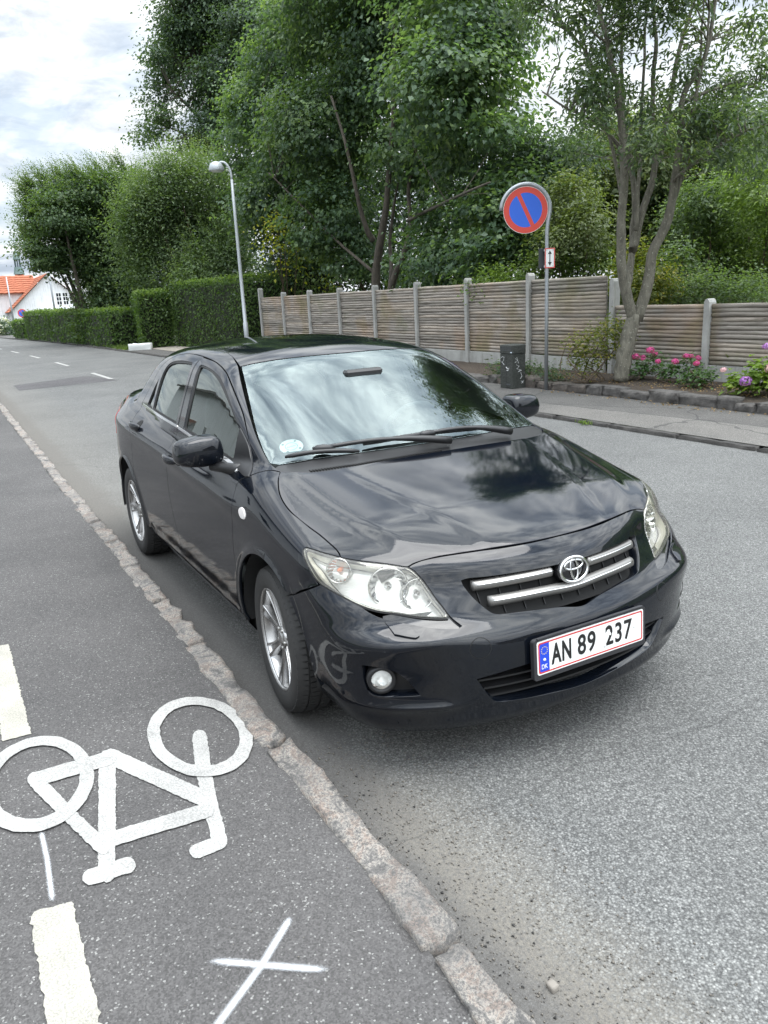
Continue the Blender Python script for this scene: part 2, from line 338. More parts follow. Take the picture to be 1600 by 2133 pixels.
# far kerb: low stones flush with the footway, the edge's shadow line put into their dark colour
fk = empty('far_kerb', (0, 5.08, 0)); fk['kind'] = 'structure'
KERB_SHADE = soil_mat('kerb_shadow_tone', (.030, .029, .028), (.085, .080, .074), 9)
fkb = []
for s_ in range(3):
    V, F_ = rough_block(1.0, .10, .12, s_+31, 12, 3, 2, .010, .5); fkb.append(mesh_np('kerb_stone', V, F_, KERB_SHADE, True, fk))
x = 3.0
while x > -40:
    o = fkb[rr.randrange(3)].copy(); COL.objects.link(o); o.scale = (.96, 1, 1); o.location = (x-.5, curve_off(x)+rr.uniform(-.006, .006), -.078+rr.uniform(-.006, .006)); o.rotation_euler = (0, 0, rr.uniform(-.01, .01)); x -= 1.0
for o in fkb: bpy.data.objects.remove(o)
# --- painted marks
def paint_mat(name, col, worn=.25):
    m, t, b = mat_new(name); g = NT(t); P = g.n('ShaderNodeNewGeometry').outputs['Position']
    n = g.noise(P, 160, 4, .75); big = g.noise(P, 5, 5, .6)
    c = g.mix(g.ramp(n.outputs[0], [(.40, worn), (.60, 0)]).outputs[0], col, (.16, .155, .15)); c = g.mix(1, c, g.ramp(big.outputs[0], [(.3, .76), (.7, 1.10)]).outputs[0], 'MULTIPLY')
    g.link(c, b.inputs['Base Color']); b.inputs['Roughness'].default_value = .7; g.link(g.bump(n.outputs[0], .5, .003), b.inputs['Normal']); return m
WHITE = paint_mat('marking_white', (.42, .415, .395), .6); CREAM = paint_mat('marking_cream', (.44, .42, .355), .6)
def flat(name, polys, z, mat, parent=None, dz=.0004, rough=0.0):
    b = MB()
    for i, p in enumerate(polys):
        a = sum(p[k][0]*p[(k+1) % len(p)][1]-p[(k+1) % len(p)][0]*p[k][1] for k in range(len(p)))
        if a < 0: p = p[::-1]
        if rough:
            q = []
            for k in range(len(p)):
                u, v = p[k], p[(k+1) % len(p)]; n = max(1, int(math.dist(u, v)/.012))
                for t in range(n): q.append((u[0]+(v[0]-u[0])*t/n+rng.normal(0, rough), u[1]+(v[1]-u[1])*t/n+rng.normal(0, rough)))
            p = q
        b.add([(x, y, z+dz*i) for x, y in p], [tuple(range(len(p)))])
    return b.build(name, mat, parent)
def ring_xy(c, a, b_, ai, bi, n=56):
    o = [(c[0]+a*math.cos(2*math.pi*i/n), c[1]+b_*math.sin(2*math.pi*i/n)) for i in range(n)]; q = [(c[0]+ai*math.cos(2*math.pi*i/n), c[1]+bi*math.sin(2*math.pi*i/n)) for i in range(n)]; return o, q
bike = empty('bicycle_marking', (.3, -1.5, .094)); tag(bike, 'white painted bicycle symbol on the dark cycle track beside the kerb', 'road marking')
BK = [[(.175,-1.283),(.389,-1.333),(.594,-1.37),(.801,-1.401),(.819,-1.401),(.833,-1.395),(.84,-1.385),(.837,-1.373),(.826,-1.363),(.809,-1.357),(.604,-1.323),(.405,-1.283),(.196,-1.231),(.168,-1.227),(.143,-1.232),(.13,-1.243),(.132,-1.258),(.149,-1.273)],
[(.774,-1.38),(.775,-1.451),(.78,-1.461),(.793,-1.47),(.81,-1.473),(.826,-1.471),(.838,-1.465),(.842,-1.455),(.842,-1.385),(.837,-1.374),(.825,-1.366),(.808,-1.361),(.791,-1.363),(.778,-1.369)],
[(.171,-1.593),(.597,-1.38),(.609,-1.37),(.608,-1.356),(.596,-1.343),(.575,-1.334),(.551,-1.332),(.53,-1.337),(.083,-1.552),(.069,-1.564),(.071,-1.579),(.088,-1.592),(.116,-1.599),(.146,-1.6)],
[(.113,-1.614),(.744,-1.728),(.765,-1.729),(.783,-1.723),(.795,-1.714),(.798,-1.702),(.789,-1.691),(.773,-1.685),(.15,-1.56),(.118,-1.557),(.089,-1.563),(.071,-1.575),(.07,-1.591),(.085,-1.605)],
[(.785,-1.75),(.793,-1.644),(.789,-1.633),(.776,-1.625),(.758,-1.622),(.739,-1.624),(.724,-1.632),(.718,-1.643),(.711,-1.751),(.715,-1.762),(.729,-1.769),(.747,-1.771),(.765,-1.768),(.779,-1.76)],
[(.644,-1.675),(.675,-1.374),(.672,-1.362),(.658,-1.352),(.639,-1.346),(.619,-1.346),(.603,-1.353),(.596,-1.364),(.568,-1.673),(.572,-1.683),(.586,-1.691),(.604,-1.694),(.624,-1.692),(.638,-1.685)],
[(.171,-1.833),(.184,-1.584),(.178,-1.572),(.16,-1.562),(.136,-1.558),(.111,-1.56),(.092,-1.567),(.084,-1.579),(.075,-1.835),(.081,-1.846),(.099,-1.854),(.123,-1.856),(.146,-1.852),(.164,-1.844)],
[(.147,-1.854),(.439,-1.773),(.649,-1.712),(.664,-1.705),(.67,-1.695),(.666,-1.685),(.654,-1.677),(.635,-1.674),(.616,-1.676),(.401,-1.736),(.1,-1.814),(.08,-1.823),(.072,-1.835),(.078,-1.846),(.096,-1.854),(.121,-1.857)]]
bf = flat('frame_strokes', BK, 0, WHITE, None, rough=.0012); bf.parent = bike; bf.matrix_parent_inverse = Matrix.Translation((-.3, 1.5, 0))
for i, (c_, nm) in enumerate((((.158, -1.251), 'wheel_ring'), ((.130, -1.826), 'wheel_ring'))):
    o_, q_ = ring_xy(c_, .315, .184, .242, .1375); n = len(o_); jit = lambda: rng.normal(0, .0012)
    V = [(x-.3+jit(), y+1.5+jit(), .0036+.0004*i) for x, y in o_]+[(x-.3+jit(), y+1.5+jit(), .0036+.0004*i) for x, y in q_]
    mesh_np(nm, V, [(k, (k+1) % n, n+(k+1) % n, n+k) for k in range(n)], WHITE, False, bike)
def mark(name, polys, z, mat, label, cat, group=None, rough=0.0): o = flat(name, polys, z, mat, rough=rough); tag(o, label, cat, group); return o
mark('lane_dash', [[(-1.236, -1.915), (-1.225, -1.812), (-.222, -1.809), (-.231, -1.912)]], .0940, CREAM, 'cream painted dash above the bicycle symbol at the left picture edge', 'road marking', 'dashes along the cycle track', .0022)
mark('lane_dash', [[(.816, -1.919), (.801, -1.906), (.82, -1.81), (1.81, -1.816), (1.80, -1.924)]], .0940, CREAM, 'cream painted dash below the bicycle symbol in the bottom left corner', 'road marking', 'dashes along the cycle track', .0022)
# sprayed survey marks with soft edges
def spray_mat():
    m, t, b = mat_new('spray_paint'); g = NT(t); b.inputs['Base Color'].default_value = (.42, .43, .44, 1); b.inputs['Roughness'].default_value = .8
    at = g.n('ShaderNodeAttribute', attribute_name='across').outputs['Fac']; P = g.n('ShaderNodeNewGeometry').outputs['Position']
    e = g.math('POWER', g.math('MAXIMUM', g.math('SUBTRACT', 1.0, g.math('ABSOLUTE', at)), 0.0), 1.1)
    n = g.noise(P, 380, 3, .8).outputs[0]; a = g.n('ShaderNodeMapRange', {0: g.math('ADD', e, g.math('MULTIPLY', g.math('SUBTRACT', n, .5), 1.5)), 1: .22, 2: .75}).outputs[0]
    tr = g.n('ShaderNodeBsdfTransparent'); mx = g.n('ShaderNodeMixShader', {0: a}); g.link(tr.outputs[0], mx.inputs[1]); g.link(b.outputs[0], mx.inputs[2]); g.link(mx.outputs[0], t.nodes['Material Output'].inputs[0]); return m
SPRAY = spray_mat()
def spray(name, pts, w_, z, parent=None):
    pts = [Vector((*p, z)) for p in pts]; P2 = []
    for a, b_ in zip(pts[:-1], pts[1:]):
        for t in np.linspace(0, 1, 12)[:-1]: P2.append(a.lerp(b_, t))
    P2.append(pts[-1]); V = []; A_ = []; n = len(P2)
    for i, p in enumerate(P2):
        t = (P2[min(i+1, n-1)]-P2[max(i-1, 0)]).normalized(); s = Vector((-t.y, t.x, 0)); e = 1-max(0, 1-min(i, n-1-i)/1.5)
        for u in (-1, -.5, 0, .5, 1): V.append(p+s*u*w_/2); A_.append(1-(1-abs(u))*e)
    o = mesh_np(name, V, [(i*5+j, i*5+j+1, (i+1)*5+j+1, (i+1)*5+j) for i in range(n-1) for j in range(4)], SPRAY, False, parent)
    at = o.data.attributes.new('across', 'FLOAT', 'POINT'); at.data.foreach_set('value', np.array(A_, np.float32)); return o
xm = empty('survey_cross', (1.3, -1.43, .09)); tag(xm, 'white sprayed cross on the asphalt at the bottom of the picture', 'spray mark')
for i, pts in enumerate(([(1.217, -1.554), (1.419, -1.294)], [(1.200, -1.310), (1.308, -1.435), (1.41, -1.581), (1.47, -1.665)])): s_ = spray('sprayed_stroke', [(x-1.3, y+1.43) for x, y in pts], .036, .004+.0006*i, xm)
tag(spray('survey_line', [(.439, -1.849), (.593, -1.849), (.796, -1.859)], .026, .0944), 'thin white sprayed line between the bicycle symbol and the lower dash', 'spray mark')
# road centre dashes, patch, tar edges
CD = [(-17.8, -20.4), (-24.4, -26.9), (-30.7, -33.2), (-36.6, -39.0), (-42.4, -44.9), (-48.4, -50.9), (-54.6, -57.0)]
names = ['nearest', 'second', 'third', 'fourth', 'fifth', 'sixth', 'farthest']
for (a, b_), nm in zip(CD, names): mark('centre_dash', [[(a, 1.80+curve_off(a)), (a, 1.91+curve_off(a)), (b_, 1.91+curve_off(b_)), (b_, 1.80+curve_off(b_))]], .004, WHITE, f'{nm} white dash of the road centre line behind the car', 'road marking', 'centre line dashes', .004)
PATCH = fine_asphalt('patch_asphalt', (.045, .043, .045), (.075, .072, .075), (.11, .105, .11))
mark('road_patch', [[(-18.53, -.35), (-19.54, 1.53), (-17.22, 1.92), (-16.88, -.37)]], .0035, PATCH, 'dark rectangular asphalt patch across the lane behind the car', 'road patch')
# loose grit by the kerb
GRIT = pbr('grit', (.16, .145, .125), .9); GRITD = pbr('dark_grit', (.035, .034, .033), .9)
def grit(name, n, xr, yr, z, mat, smin, smax, label):
    V = []; F_ = []
    for i in range(n):
        c = np.array([rng.uniform(*xr), yr[0]+(yr[1]-yr[0])*rng.beta(1.3, 2.2), z]); s = smin+(smax-smin)*rng.beta(1, 4); k = len(V)
        q = rng.normal(0, 1, (5, 3)); q /= np.linalg.norm(q, axis=1, keepdims=True); base_ = [(1, 0, 0), (-.5, .87, 0), (-.5, -.87, 0), (0, 0, .8), (.2, .1, -.3)]
        for a, b_ in zip(base_, q): V.append(c+(np.array(a)+b_*.25)*s)
        F_ += [(k, k+1, k+3), (k+1, k+2, k+3), (k+2, k, k+3), (k+1, k, k+4), (k+2, k+1, k+4), (k, k+2, k+4)]
    o = mesh_np(name, V, np.array(F_), mat); tag(o, label, 'grit', kind='stuff')
grit('loose_grit', 1800, (.35, 2.1), (-.94, -.35), .002, GRIT, .0015, .009, 'pale sandy grit washed against the kerb')
grit('dark_grit', 200, (.6, 2.0), (-.94, -.62), .002, GRITD, .0015, .010, 'dark loose grit along the gutter')
grit('track_grit', 260, (-.2, 1.9), (-1.10, -1.9), .092, GRIT, .001, .004, 'tiny pale grit scattered on the cycle track')
st_ = MB(); V, F_ = rough_block(.026, .02, .016, 77, 3, 3, 2, .005, .6); o = mesh_np('loose_pebble', V, F_, pbr('pale_pebble', (.22, .20, .175), .9), True); o.location = (1.675, -.82, -.002); tag(o, 'pale loose pebble lying on the road in the bottom right foreground', 'stone')
# ------------------------------------------------------------------ stone edging of the bed
wall = empty('bed_edging', (0, 6.84, .06)); tag(wall, 'low edging of rough dark stones between the footway and the planting bed', 'stone edging')
STONE = granite('edging_stone', False); STONE2 = soil_mat('edging_stone_brown', (.045, .042, .040), (.14, .118, .10), 7)
STONE3 = soil_mat('edging_stone_grey', (.050, .048, .046), (.155, .145, .135), 8)
eb = []
for s_ in range(7):
    V, F_ = rough_block(1.0, .22, 1.0, s_+51, 7, 4, 4, .018, .9); o = mesh_np('edging_stone', V, F_, (STONE3, STONE3, STONE2, STONE3)[s_ % 4], True, wall); eb.append(o)
x = -1.6; r2 = random.Random(9)
while x > -23:
    L_ = r2.uniform(.22, .66); o = eb[r2.randrange(7)].copy(); COL.objects.link(o)
    o.scale = (L_*1.04, r2.uniform(.9, 1.15), r2.uniform(.11, .20)); o.location = (x-L_/2, r2.uniform(-.02, .02), -.015); o.rotation_euler = (r2.uniform(-.05, .05), r2.uniform(-.05, .05), r2.uniform(-.06, .06)+(math.pi if r2.random() < .5 else 0)); x -= L_
for o in eb: bpy.data.objects.remove(o)
# ------------------------------------------------------------------ fence
def wood_mat():
    m, t, b = mat_new('weathered_pine'); g = NT(t); tcn = g.n('ShaderNodeTexCoord').outputs['Object']; oi = g.n('ShaderNodeObjectInfo').outputs['Random']; P = g.n('ShaderNodeNewGeometry').outputs['Position']
    st = g.n('ShaderNodeVectorMath', {0: tcn, 1: (2.0, 30, 30)}, operation='MULTIPLY').outputs[0]
    off = g.n('ShaderNodeVectorMath', {0: st, 1: g.n('ShaderNodeCombineXYZ', {0: g.math('MULTIPLY', oi, 40.0)}).outputs[0]}, operation='ADD').outputs[0]
    gr = g.noise(off, 1.0, 6, .65, .6)
    c = g.ramp(gr.outputs[0], [(.28, (.105, .090, .076)), (.48, (.27, .242, .212)), (.70, (.37, .338, .30))]).outputs[0]
    c = g.mix(1, c, g.ramp(oi, [(0, (.66, .66, .64)), (.5, (1, 1, 1)), (1, (1.24, 1.18, 1.10))]).outputs[0], 'MULTIPLY')
    # warm fresh stretches and green algae patches
    c = g.mix(g.math('MULTIPLY', g.ramp(g.noise(P, .55, 3, .6).outputs[0], [(.53, 0), (.68, 1)]).outputs[0], .55), c, (.37, .21, .115))
    z = g.n('ShaderNodeSeparateXYZ', {0: P}).outputs[2]
    alg = g.math('MULTIPLY', g.ramp(g.noise(P, 1.1, 5, .65).outputs[0], [(.50, 0), (.68, 1)]).outputs[0], .62); c = g.mix(alg, c, (.12, .135, .065))
    g.link(c, b.inputs['Base Color']); b.inputs['Roughness'].default_value = .85; g.link(g.bump(gr.outputs[0], .5, .008), b.inputs['Normal']); return m
WOOD = wood_mat()
def conc_mat(name, c0, c1):
    m, t, b = mat_new(name); g = NT(t); P = g.n('ShaderNodeNewGeometry').outputs['Position']
    n = g.noise(P, 3, 8, .7); n2 = g.noise(P, 60, 4, .7)
    st = g.noise(g.n('ShaderNodeVectorMath', {0: P, 1: (9, 9, .6)}, operation='MULTIPLY').outputs[0], 1.0, 5, .7)
    c = g.ramp(n.outputs[0], [(.3, c0), (.7, c1)]).outputs[0]; c = g.mix(g.ramp(st.outputs[0], [(.52, 0), (.75, .55)]).outputs[0], c, (.13, .12, .095)); c = g.mix(g.ramp(n2.outputs[0], [(.55, 0), (.75, .35)]).outputs[0], c, (.12, .12, .11))
    g.link(c, b.inputs['Base Color']); b.inputs['Roughness'].default_value = .85; g.link(g.bump(n2.outputs[0], .4, .006), b.inputs['Normal']); return m
CONC = conc_mat('fence_concrete', (.27, .27, .255), (.40, .40, .38))
fence = empty('fence', (0, 8.0, .1)); tag(fence, 'long fence of horizontal half-round slats between grey concrete posts', 'fence')
sl = MB(); V = []; n = 9; K = 9; seg = 7
def slat_mesh(seed):
    r = np.random.default_rng(seed); V = []
    for i in range(seg):
        x = -0.925+1.85*i/(seg-1); dy, dz, rs_ = r.normal(0, .0035), r.normal(0, .0035), 1+r.normal(0, .05)
        for j in range(n):
            a = math.pi*j/(n-1); V.append((x, -.030*rs_*math.sin(a)+dy, .0325*rs_*math.cos(a)+dz))
    F_ = [(i*n+j, (i+1)*n+j, (i+1)*n+j+1, i*n+j+1) for i in range(seg-1) for j in range(n-1)]+[tuple((seg-1)*n+j for j in range(n)), tuple(range(n-1, -1, -1))]
    return V, F_
sm = [fix_normals(mesh_np('slat', *slat_mesh(s_), WOOD, True, fence)) for s_ in range(5)]
POSTW = .092
def post(x, top, par=fence, y=0.0):
    b = MB(); h = top; w = POSTW/2
    prof = [(-w, -.02), (-w, h-.05), (-w+.02, h-.012), (-w+.045, h), (w-.045, h), (w-.02, h-.012), (w, h-.05), (w, -.02)]
    V = [(px, -.075, pz) for px, pz in prof]+[(px, .075, pz) for px, pz in prof]; m_ = len(prof)
    F_ = [tuple(range(m_)), tuple(range(2*m_-1, m_-1, -1))]+[(i, m_+i, m_+(i+1) % m_, (i+1) % m_) for i in range(m_)]
    o = fix_normals(mesh_np('post', V, F_, CONC, False, par)); o.location = (x, y, 0); return o
pxs = [-3.0-2*k for k in range(11)]
for x in pxs: post(-6.87 if x == -7.0 else x, (1.30 if x > -6 else (1.66 if x == -7.0 else (1.84 if x > -22.5 else 2.02))))
post(-1.0, 1.30)
rf_ = random.Random(12)
for k in range(-1, 10):
    xc = -4.0-2*k; hi = xc > -7; zb = .36; nsl = 14 if hi else 22; pitch = .0615
    bo = MB().box((xc-.955, -.028, .06 if hi else .0), (xc+.955, .022, zb-.006), bev=.006).build('base_board', CONC, fence)
    for i in range(nsl):
        o = sm[rf_.randrange(5)].copy(); COL.objects.link(o); o.parent = fence; o.location = (xc, .0+rf_.uniform(-.004, .004), zb+.032+pitch*i+rf_.uniform(-.003, .003)); o.rotation_euler = (rf_.uniform(-.05, .05), rf_.uniform(-.002, .002), (math.pi if False else 0))
        o.scale = (1.02, 1, 1)
    bb = MB().box((xc-.95, .006, zb), (xc+.95, .020, zb+pitch*nsl-.01)).build('panel_back', WOOD, fence)
for o in sm: bpy.data.objects.remove(o)
# ------------------------------------------------------------------ no-parking sign on its hooped pole
GALV = pbr('galvanised_steel', (.36, .38, .40), .42, .75); REDP = pbr('sign_red', (.58, .055, .035), .45); BLUEP = pbr('sign_blue', (.02, .12, .62), .45); WHITEP = pbr('sign_white', (.78, .78, .77), .45); SBLK = pbr('sign_black', (.015, .015, .015), .5); SBACK = pbr('sign_back_grey', (.06, .065, .07), .5)
def no_stop_disc(parent, Mx, r, name='sign_disc'):
    d = MB().lathe([(.0005, .0), (r, .0), (r, -.006), (.0005, -.008)], 56, Mx).build(name, WHITEP, parent)
    v, f = ringmesh2([(r*.985*math.cos(2*math.pi*i/56), r*.985*math.sin(2*math.pi*i/56)) for i in range(56)], [(r*.735*math.cos(2*math.pi*i/56), r*.735*math.sin(2*math.pi*i/56)) for i in range(56)], .0014, Mx); mesh_np('red_rim', v, f, REDP, False, d)
    MB().lathe([(.0005, .0007), (r*.735, .0007)], 56, Mx).build('blue_field', BLUEP, d)
    a = rad(115); w = r*.088; ln = r*.75; c, s = math.cos(a), math.sin(a)
    MB().add([Mx @ Vector((ln*c*e-s*w*q, ln*s*e+c*w*q, .0011)) for e, q in ((1, 1), (1, -1), (-1, -1), (-1, 1))], [(0, 1, 2, 3)]).build('red_bar', REDP, d)
    return d
def ringmesh2(outer, inner, z, m):
    n = len(outer); return [m @ Vector((x, y, z)) for x, y in outer]+[m @ Vector((x, y, z)) for x, y in inner], [(i, (i+1) % n, n+(i+1) % n, n+i) for i in range(n)]
sg = empty('no_parking_sign', (-7.03, 6.69, .05)); tag(sg, 'round blue and red no-parking sign hanging in a hooped grey pole beside the cabinet', 'road sign')
# local frame: sign plane axes (right, up, out)
right = Vector((.54, .842, 0)).normalized(); out = Vector((.842, -.54, 0)).normalized(); upv = Vector((0, 0, 1))
SM = Matrix.Identity(4)
for i in range(3): SM[i][0] = right[i]; SM[i][1] = upv[i]; SM[i][2] = out[i]
DC = Vector((-.330, 2.785, 0)); R0 = .335
hp = [(0, 0, 0), (0, 1.2, 0), (0, 2.4, 0)]
for a in np.linspace(-5, 172, 22): hp.append((DC[0]+(R0+.045-.005)*math.cos(rad(a))-.045+.0, DC[1]+(R0+.048)*math.sin(rad(a)), 0))
hp = [(0, 0, 0), (0, 1.3, 0), (0, 2.45, 0), (.012, 2.58, 0)]+[(DC[0]+.375*math.cos(rad(a)), DC[1]+.375*math.sin(rad(a)), 0) for a in np.linspace(-14, 178, 28)]
b = MB(); b.tube([SM @ Vector(p) for p in hp], .030, 12); b.build('pole', GALV, sg, True)
no_stop_disc(sg, SM @ Matrix.Translation((DC[0]-.0, DC[1], .012)), .342)
# small up-down arrow plate and the dark plate seen from behind
pl = MB().prism([(-.078+.0, -.15), (.078, -.15), (.078, .15), (-.078, .15)], 0, .006, SM @ Matrix.Translation((.04, 2.06, .032))).build('arrow_plate', WHITEP, sg)
v, f = ringmesh2([(-.077, -.149), (.077, -.149), (.077, .149), (-.077, .149)], [(-.062, -.134), (.062, -.134), (.062, .134), (-.062, .134)], .0075, SM @ Matrix.Translation((.04, 2.06, .032))); mesh_np('red_border', v, f, REDP, False, pl)
am = SM @ Matrix.Translation((.04, 2.06, .0395))
MB().add([am @ Vector(p) for p in ((-.007, -.07, 0), (.007, -.07, 0), (.007, .07, 0), (-.007, .07, 0), (-.030, .060, .0004), (.030, .060, .0004), (0, .115, .0004), (-.030, -.060, .0004), (.030, -.060, .0004), (0, -.115, .0004))], [(0, 1, 2, 3), (4, 5, 6), (8, 7, 9)]).build('double_arrow', SBLK, pl)
for dx in (-.04, .04):
    for dz in (-.115, .115): MB().lathe([(.007, 0), (.007, .004), (.0005, .005)], 8, SM @ Matrix.Translation((.04+dx*1.2, 2.06+dz*1.03, .040))).build('plate_screw', GALV, pl)
s2 = Matrix.Translation((-.06, 2.06, 0)) @ Matrix.Rotation(rad(35), 4, 'Y')
MB().prism([(-.075, -.15), (.05, -.15), (.05, .15), (-.075, .15)], -.02, -.014, SM @ s2).build('plate_back', SBACK, sg)
for dz in (-.12, .12): MB().box((-.05, dz+2.06-.015, -.035), (.05, dz+2.06+.015, .034), SM).build('clamp', GALV, sg)
# ------------------------------------------------------------------ street cabinet
CABM = soil_mat('cabinet_paint', (.022, .026, .022), (.045, .050, .044), 6); CABM.node_tree.nodes['Principled BSDF'].inputs['Roughness'].default_value = .5
cab = empty('street_cabinet', (-7.74, 6.63, .055)); tag(cab, 'dark green street cabinet with white graffiti on the far footway', 'street cabinet')
MB().box((-.165, -.20, 0), (.165, .08, .575), bev=.008).build('cabinet_body', CABM, cab)
MB().box((-.170, -.205, .578), (.170, .085, .725), bev=.01).build('cabinet_lid', CABM, cab)
for k in range(7):
    for r_ in range(3): MB().box((-.145+.042*k, -.2075, .63+.026*r_), (-.118+.042*k, -.2045, .645+.026*r_)).build('vent_slot', SBACK, cab)
MB().box((-.004, -.2015, .03), (.004, -.2005, .56)).build('door_joint', SBLK, cab)
MB().box((.0, -.203, .06), (.10, -.2006, .085)).build('door_lock', SBACK, cab)
GRAF = pbr('graffiti_white', (.62, .63, .63), .7)
def scrib(pts, face, r=.006):
    P2 = []
    for u, v in pts: P2.append((u, -.2035, v) if face == 'f' else (.1685, u-.06, v))
    b = MB(); b.tube(P2, r*.6, 5); b.build('graffiti', GRAF, cab)
scrib([(-.14, .50), (-.10, .53), (-.05, .52), (-.07, .46), (-.12, .44), (-.08, .42), (-.05, .39)], 'f'); scrib([(.0, .36), (.04, .33), (.08, .35), (.05, .30), (.02, .31)], 'f', .012)
scrib([(-.08, .50), (-.03, .47), (-.09, .44), (-.01, .42), (-.05, .52)], 's'); scrib([(-.06, .40), (.0, .37), (-.05, .33), (.03, .31), (-.02, .28), (.05, .30)], 's'); scrib([(.03, .27), (.06, .20), (.02, .16)], 's'); scrib([(.05, .12), (.09, .08)], 's'); scrib([(.05, .08), (.09, .12)], 's')
STK = pbr('sticker_pale', (.55, .62, .70), .6); MB().box((.120, -.2085, .595), (.160, -.2055, .615)).build('sticker', STK, cab)
# ------------------------------------------------------------------ street lamp
LAMPW = pbr('lamp_grey_paint', (.42, .45, .47), .45, .2); LAMPL = pbr('lamp_opal', (.75, .75, .72), .3)
lp = empty('street_lamp', (-22.25, 7.1, .05)); tag(lp, 'tall grey street lamp with a white bell-shaped head in front of the trees', 'street lamp')
lb = MB(); lb.tube([(0, 0, 0), (0, 0, 1.0), (0, 0, 1.02), (0, 0, 2.6), (0, 0, 4.2), (0, 0, 5.35)], [.075, .075, .058, .055, .048, .042], 14); lb.build('pole', LAMPW, lp, True)
dirl = Vector((-.55, -.83, 0)).normalized(); dirl = Vector((-.493, -.869, 0)).normalized()
hk = [Vector((0, 0, 5.30))]+[Vector((0, 0, 5.45))+dirl*(.26-.26*math.cos(rad(a)))+Vector((0, 0, .42*math.sin(rad(a)))) for a in np.linspace(0, 118, 14)]
lb = MB(); lb.tube(hk, .035, 10); lb.build('curved_arm', LAMPW, lp, True)
hc = hk[-1]+Vector((0, 0, -.02))+dirl*.06
lb = MB(); lb.lathe([(.02, .10), (.10, .085), (.18, .03), (.225, -.06), (.24, -.17), (.232, -.18), (.20, -.16)], 26, Matrix.Translation(hc)); lb.build('lamp_shade', LAMPW, lp, True)
lb = MB(); lb.lathe([(.0005, -.215), (.12, -.21), (.20, -.165)], 24, Matrix.Translation(hc)); lb.build('lamp_glass', LAMPL, lp, True)
# white rubbish tray / stone at the driveway mouth
ws_ = MB(); ws_.add([(-.75, -.25, 0), (.75, -.3, 0), (.8, .3, 0), (-.7, .3, 0), (-.8, -.32, .20), (.9, -.36, .42), (.9, .36, .44), (-.8, .36, .22)], [(0, 3, 2, 1), (4, 5, 6, 7), (0, 1, 5, 4), (1, 2, 6, 5), (2, 3, 7, 6), (3, 0, 4, 7)])
V, F_ = rough_block(1.5, .55, .36, 91, 10, 5, 4, .03, .8); wb = mesh_np('white_boulder', V, F_, pbr('whitewashed_stone', (.62, .64, .62), .7), True); wb.scale = (.62, .6, .75); wb.location = (-30.2, 5.40, .03); wb.rotation_euler = (0, 0, rad(65)); tag(wb, 'white painted boulder at the mouth of the gravel driveway', 'stone')
# ------------------------------------------------------------------ far houses
WALLW = conc_mat('white_render', (.62, .63, .65), (.72, .73, .74)); TILE = soil_mat('clay_tiles', (.27, .085, .045), (.40, .14, .075), 3); FRAMEW = pbr('window_white', (.75, .75, .74), .5); PANE = pbr('window_pane', (.02, .024, .028), .08, coat=.6)
def gable_house(name, loc, rz, w, d, eave, ridge, wall_m, roof_m, label, wins=(), over=.25, rows=16):
    h = empty(name, loc, rz); tag(h, label, 'house')
    b = MB(); hw = w/2
    b.add([(0, -hw, 0), (0, hw, 0), (0, hw, eave), (0, 0, ridge), (0, -hw, eave), (-d, -hw, 0), (-d, hw, 0), (-d, hw, eave), (-d, 0, ridge), (-d, -hw, eave)], [(0, 1, 2, 3, 4), (9, 8, 7, 6, 5), (1, 6, 7, 2), (5, 0, 4, 9)])
    fix_normals(b.build('wall', wall_m, h))
    # pantile courses as stepped strips
    for s in (-1, 1):
        V = []; F_ = []; k = 0; n = rows; q = Vector((0, s*(hw+over), eave-over*(ridge-eave)/hw)); p = Vector((0, 0, ridge)); nrm = Vector((0, s*(ridge-eave), hw)).normalized()
        nc = 14; m_ = max(8, int(d*3))
        for i in range(n):
            a = q.lerp(p, i/n); c = q.lerp(p, (i+1.1)/n)
            for j in range(m_+1):
                xx = .30-(d+.6)*j/m_; wv = .035*(1 if j % 2 else -.2)
                V += [tuple(a+nrm*(.10+wv)+Vector((xx, 0, 0))), tuple(c+nrm*(.045+wv)+Vector((xx, 0, 0))), tuple(a+nrm*.02+Vector((xx, 0, 0)))]
            base_ = i*(m_+1)*3
            for j in range(m_):
                u = base_+j*3; F_ += [(u, u+3, u+4, u+1), (u+2, u+5, u+3, u)]
        o = mesh_np('roof', V, F_, roof_m, False, h)
        if s == 1: rf0 = o
    for (y, z, ww, hh, cols, rws) in wins:
        f = MB().box((-.02, y-ww/2, z-hh/2), (.05, y+ww/2, z+hh/2)).build('window', FRAMEW, h)
        for c in range(cols):
            for r in range(rws):
                cw, ch = ww/cols, hh/rws; y0, z0 = y-ww/2+c*cw, z-hh/2+r*ch
                MB().box((.03, y0+cw*.10, z0+ch*.08), (.055, y0+cw*.90, z0+ch*.92)).build('pane', PANE, f)
    return h
h1 = gable_house('white_house', (-75.0, 7.9, 0), 0, 6.6, 11, 2.05, 5.0, WALLW, TILE, 'white rendered house with orange tiled roof at the bend of the road', wins=[(.72, 2.85, .42, 1.05, 2, 3), (1.28, 2.85, .42, 1.05, 2, 3), (1.84, 2.85, .42, 1.05, 2, 3), (-.9, 1.0, 1.2, .9, 3, 1)])
w2 = MB(); w2.add([(-3.5, -4.9, 0), (-3.5, -1.0, 0), (-3.5, -1.0, 3.7), (-3.5, -4.9, 3.7), (-6.0, -4.9, 5.1), (-6.0, -1.0, 5.1), (-8.5, -4.9, 3.7), (-8.5, -1.0, 3.7), (-8.5, -4.9, 0), (-8.5, -1, 0)], [(0, 1, 2, 3), (0, 3, 4, 6, 8), (1, 9, 7, 5, 2)]); w2.build('cross_wing', WALLW, h1)
V = []; F_ = []
n = 8; m_ = 16
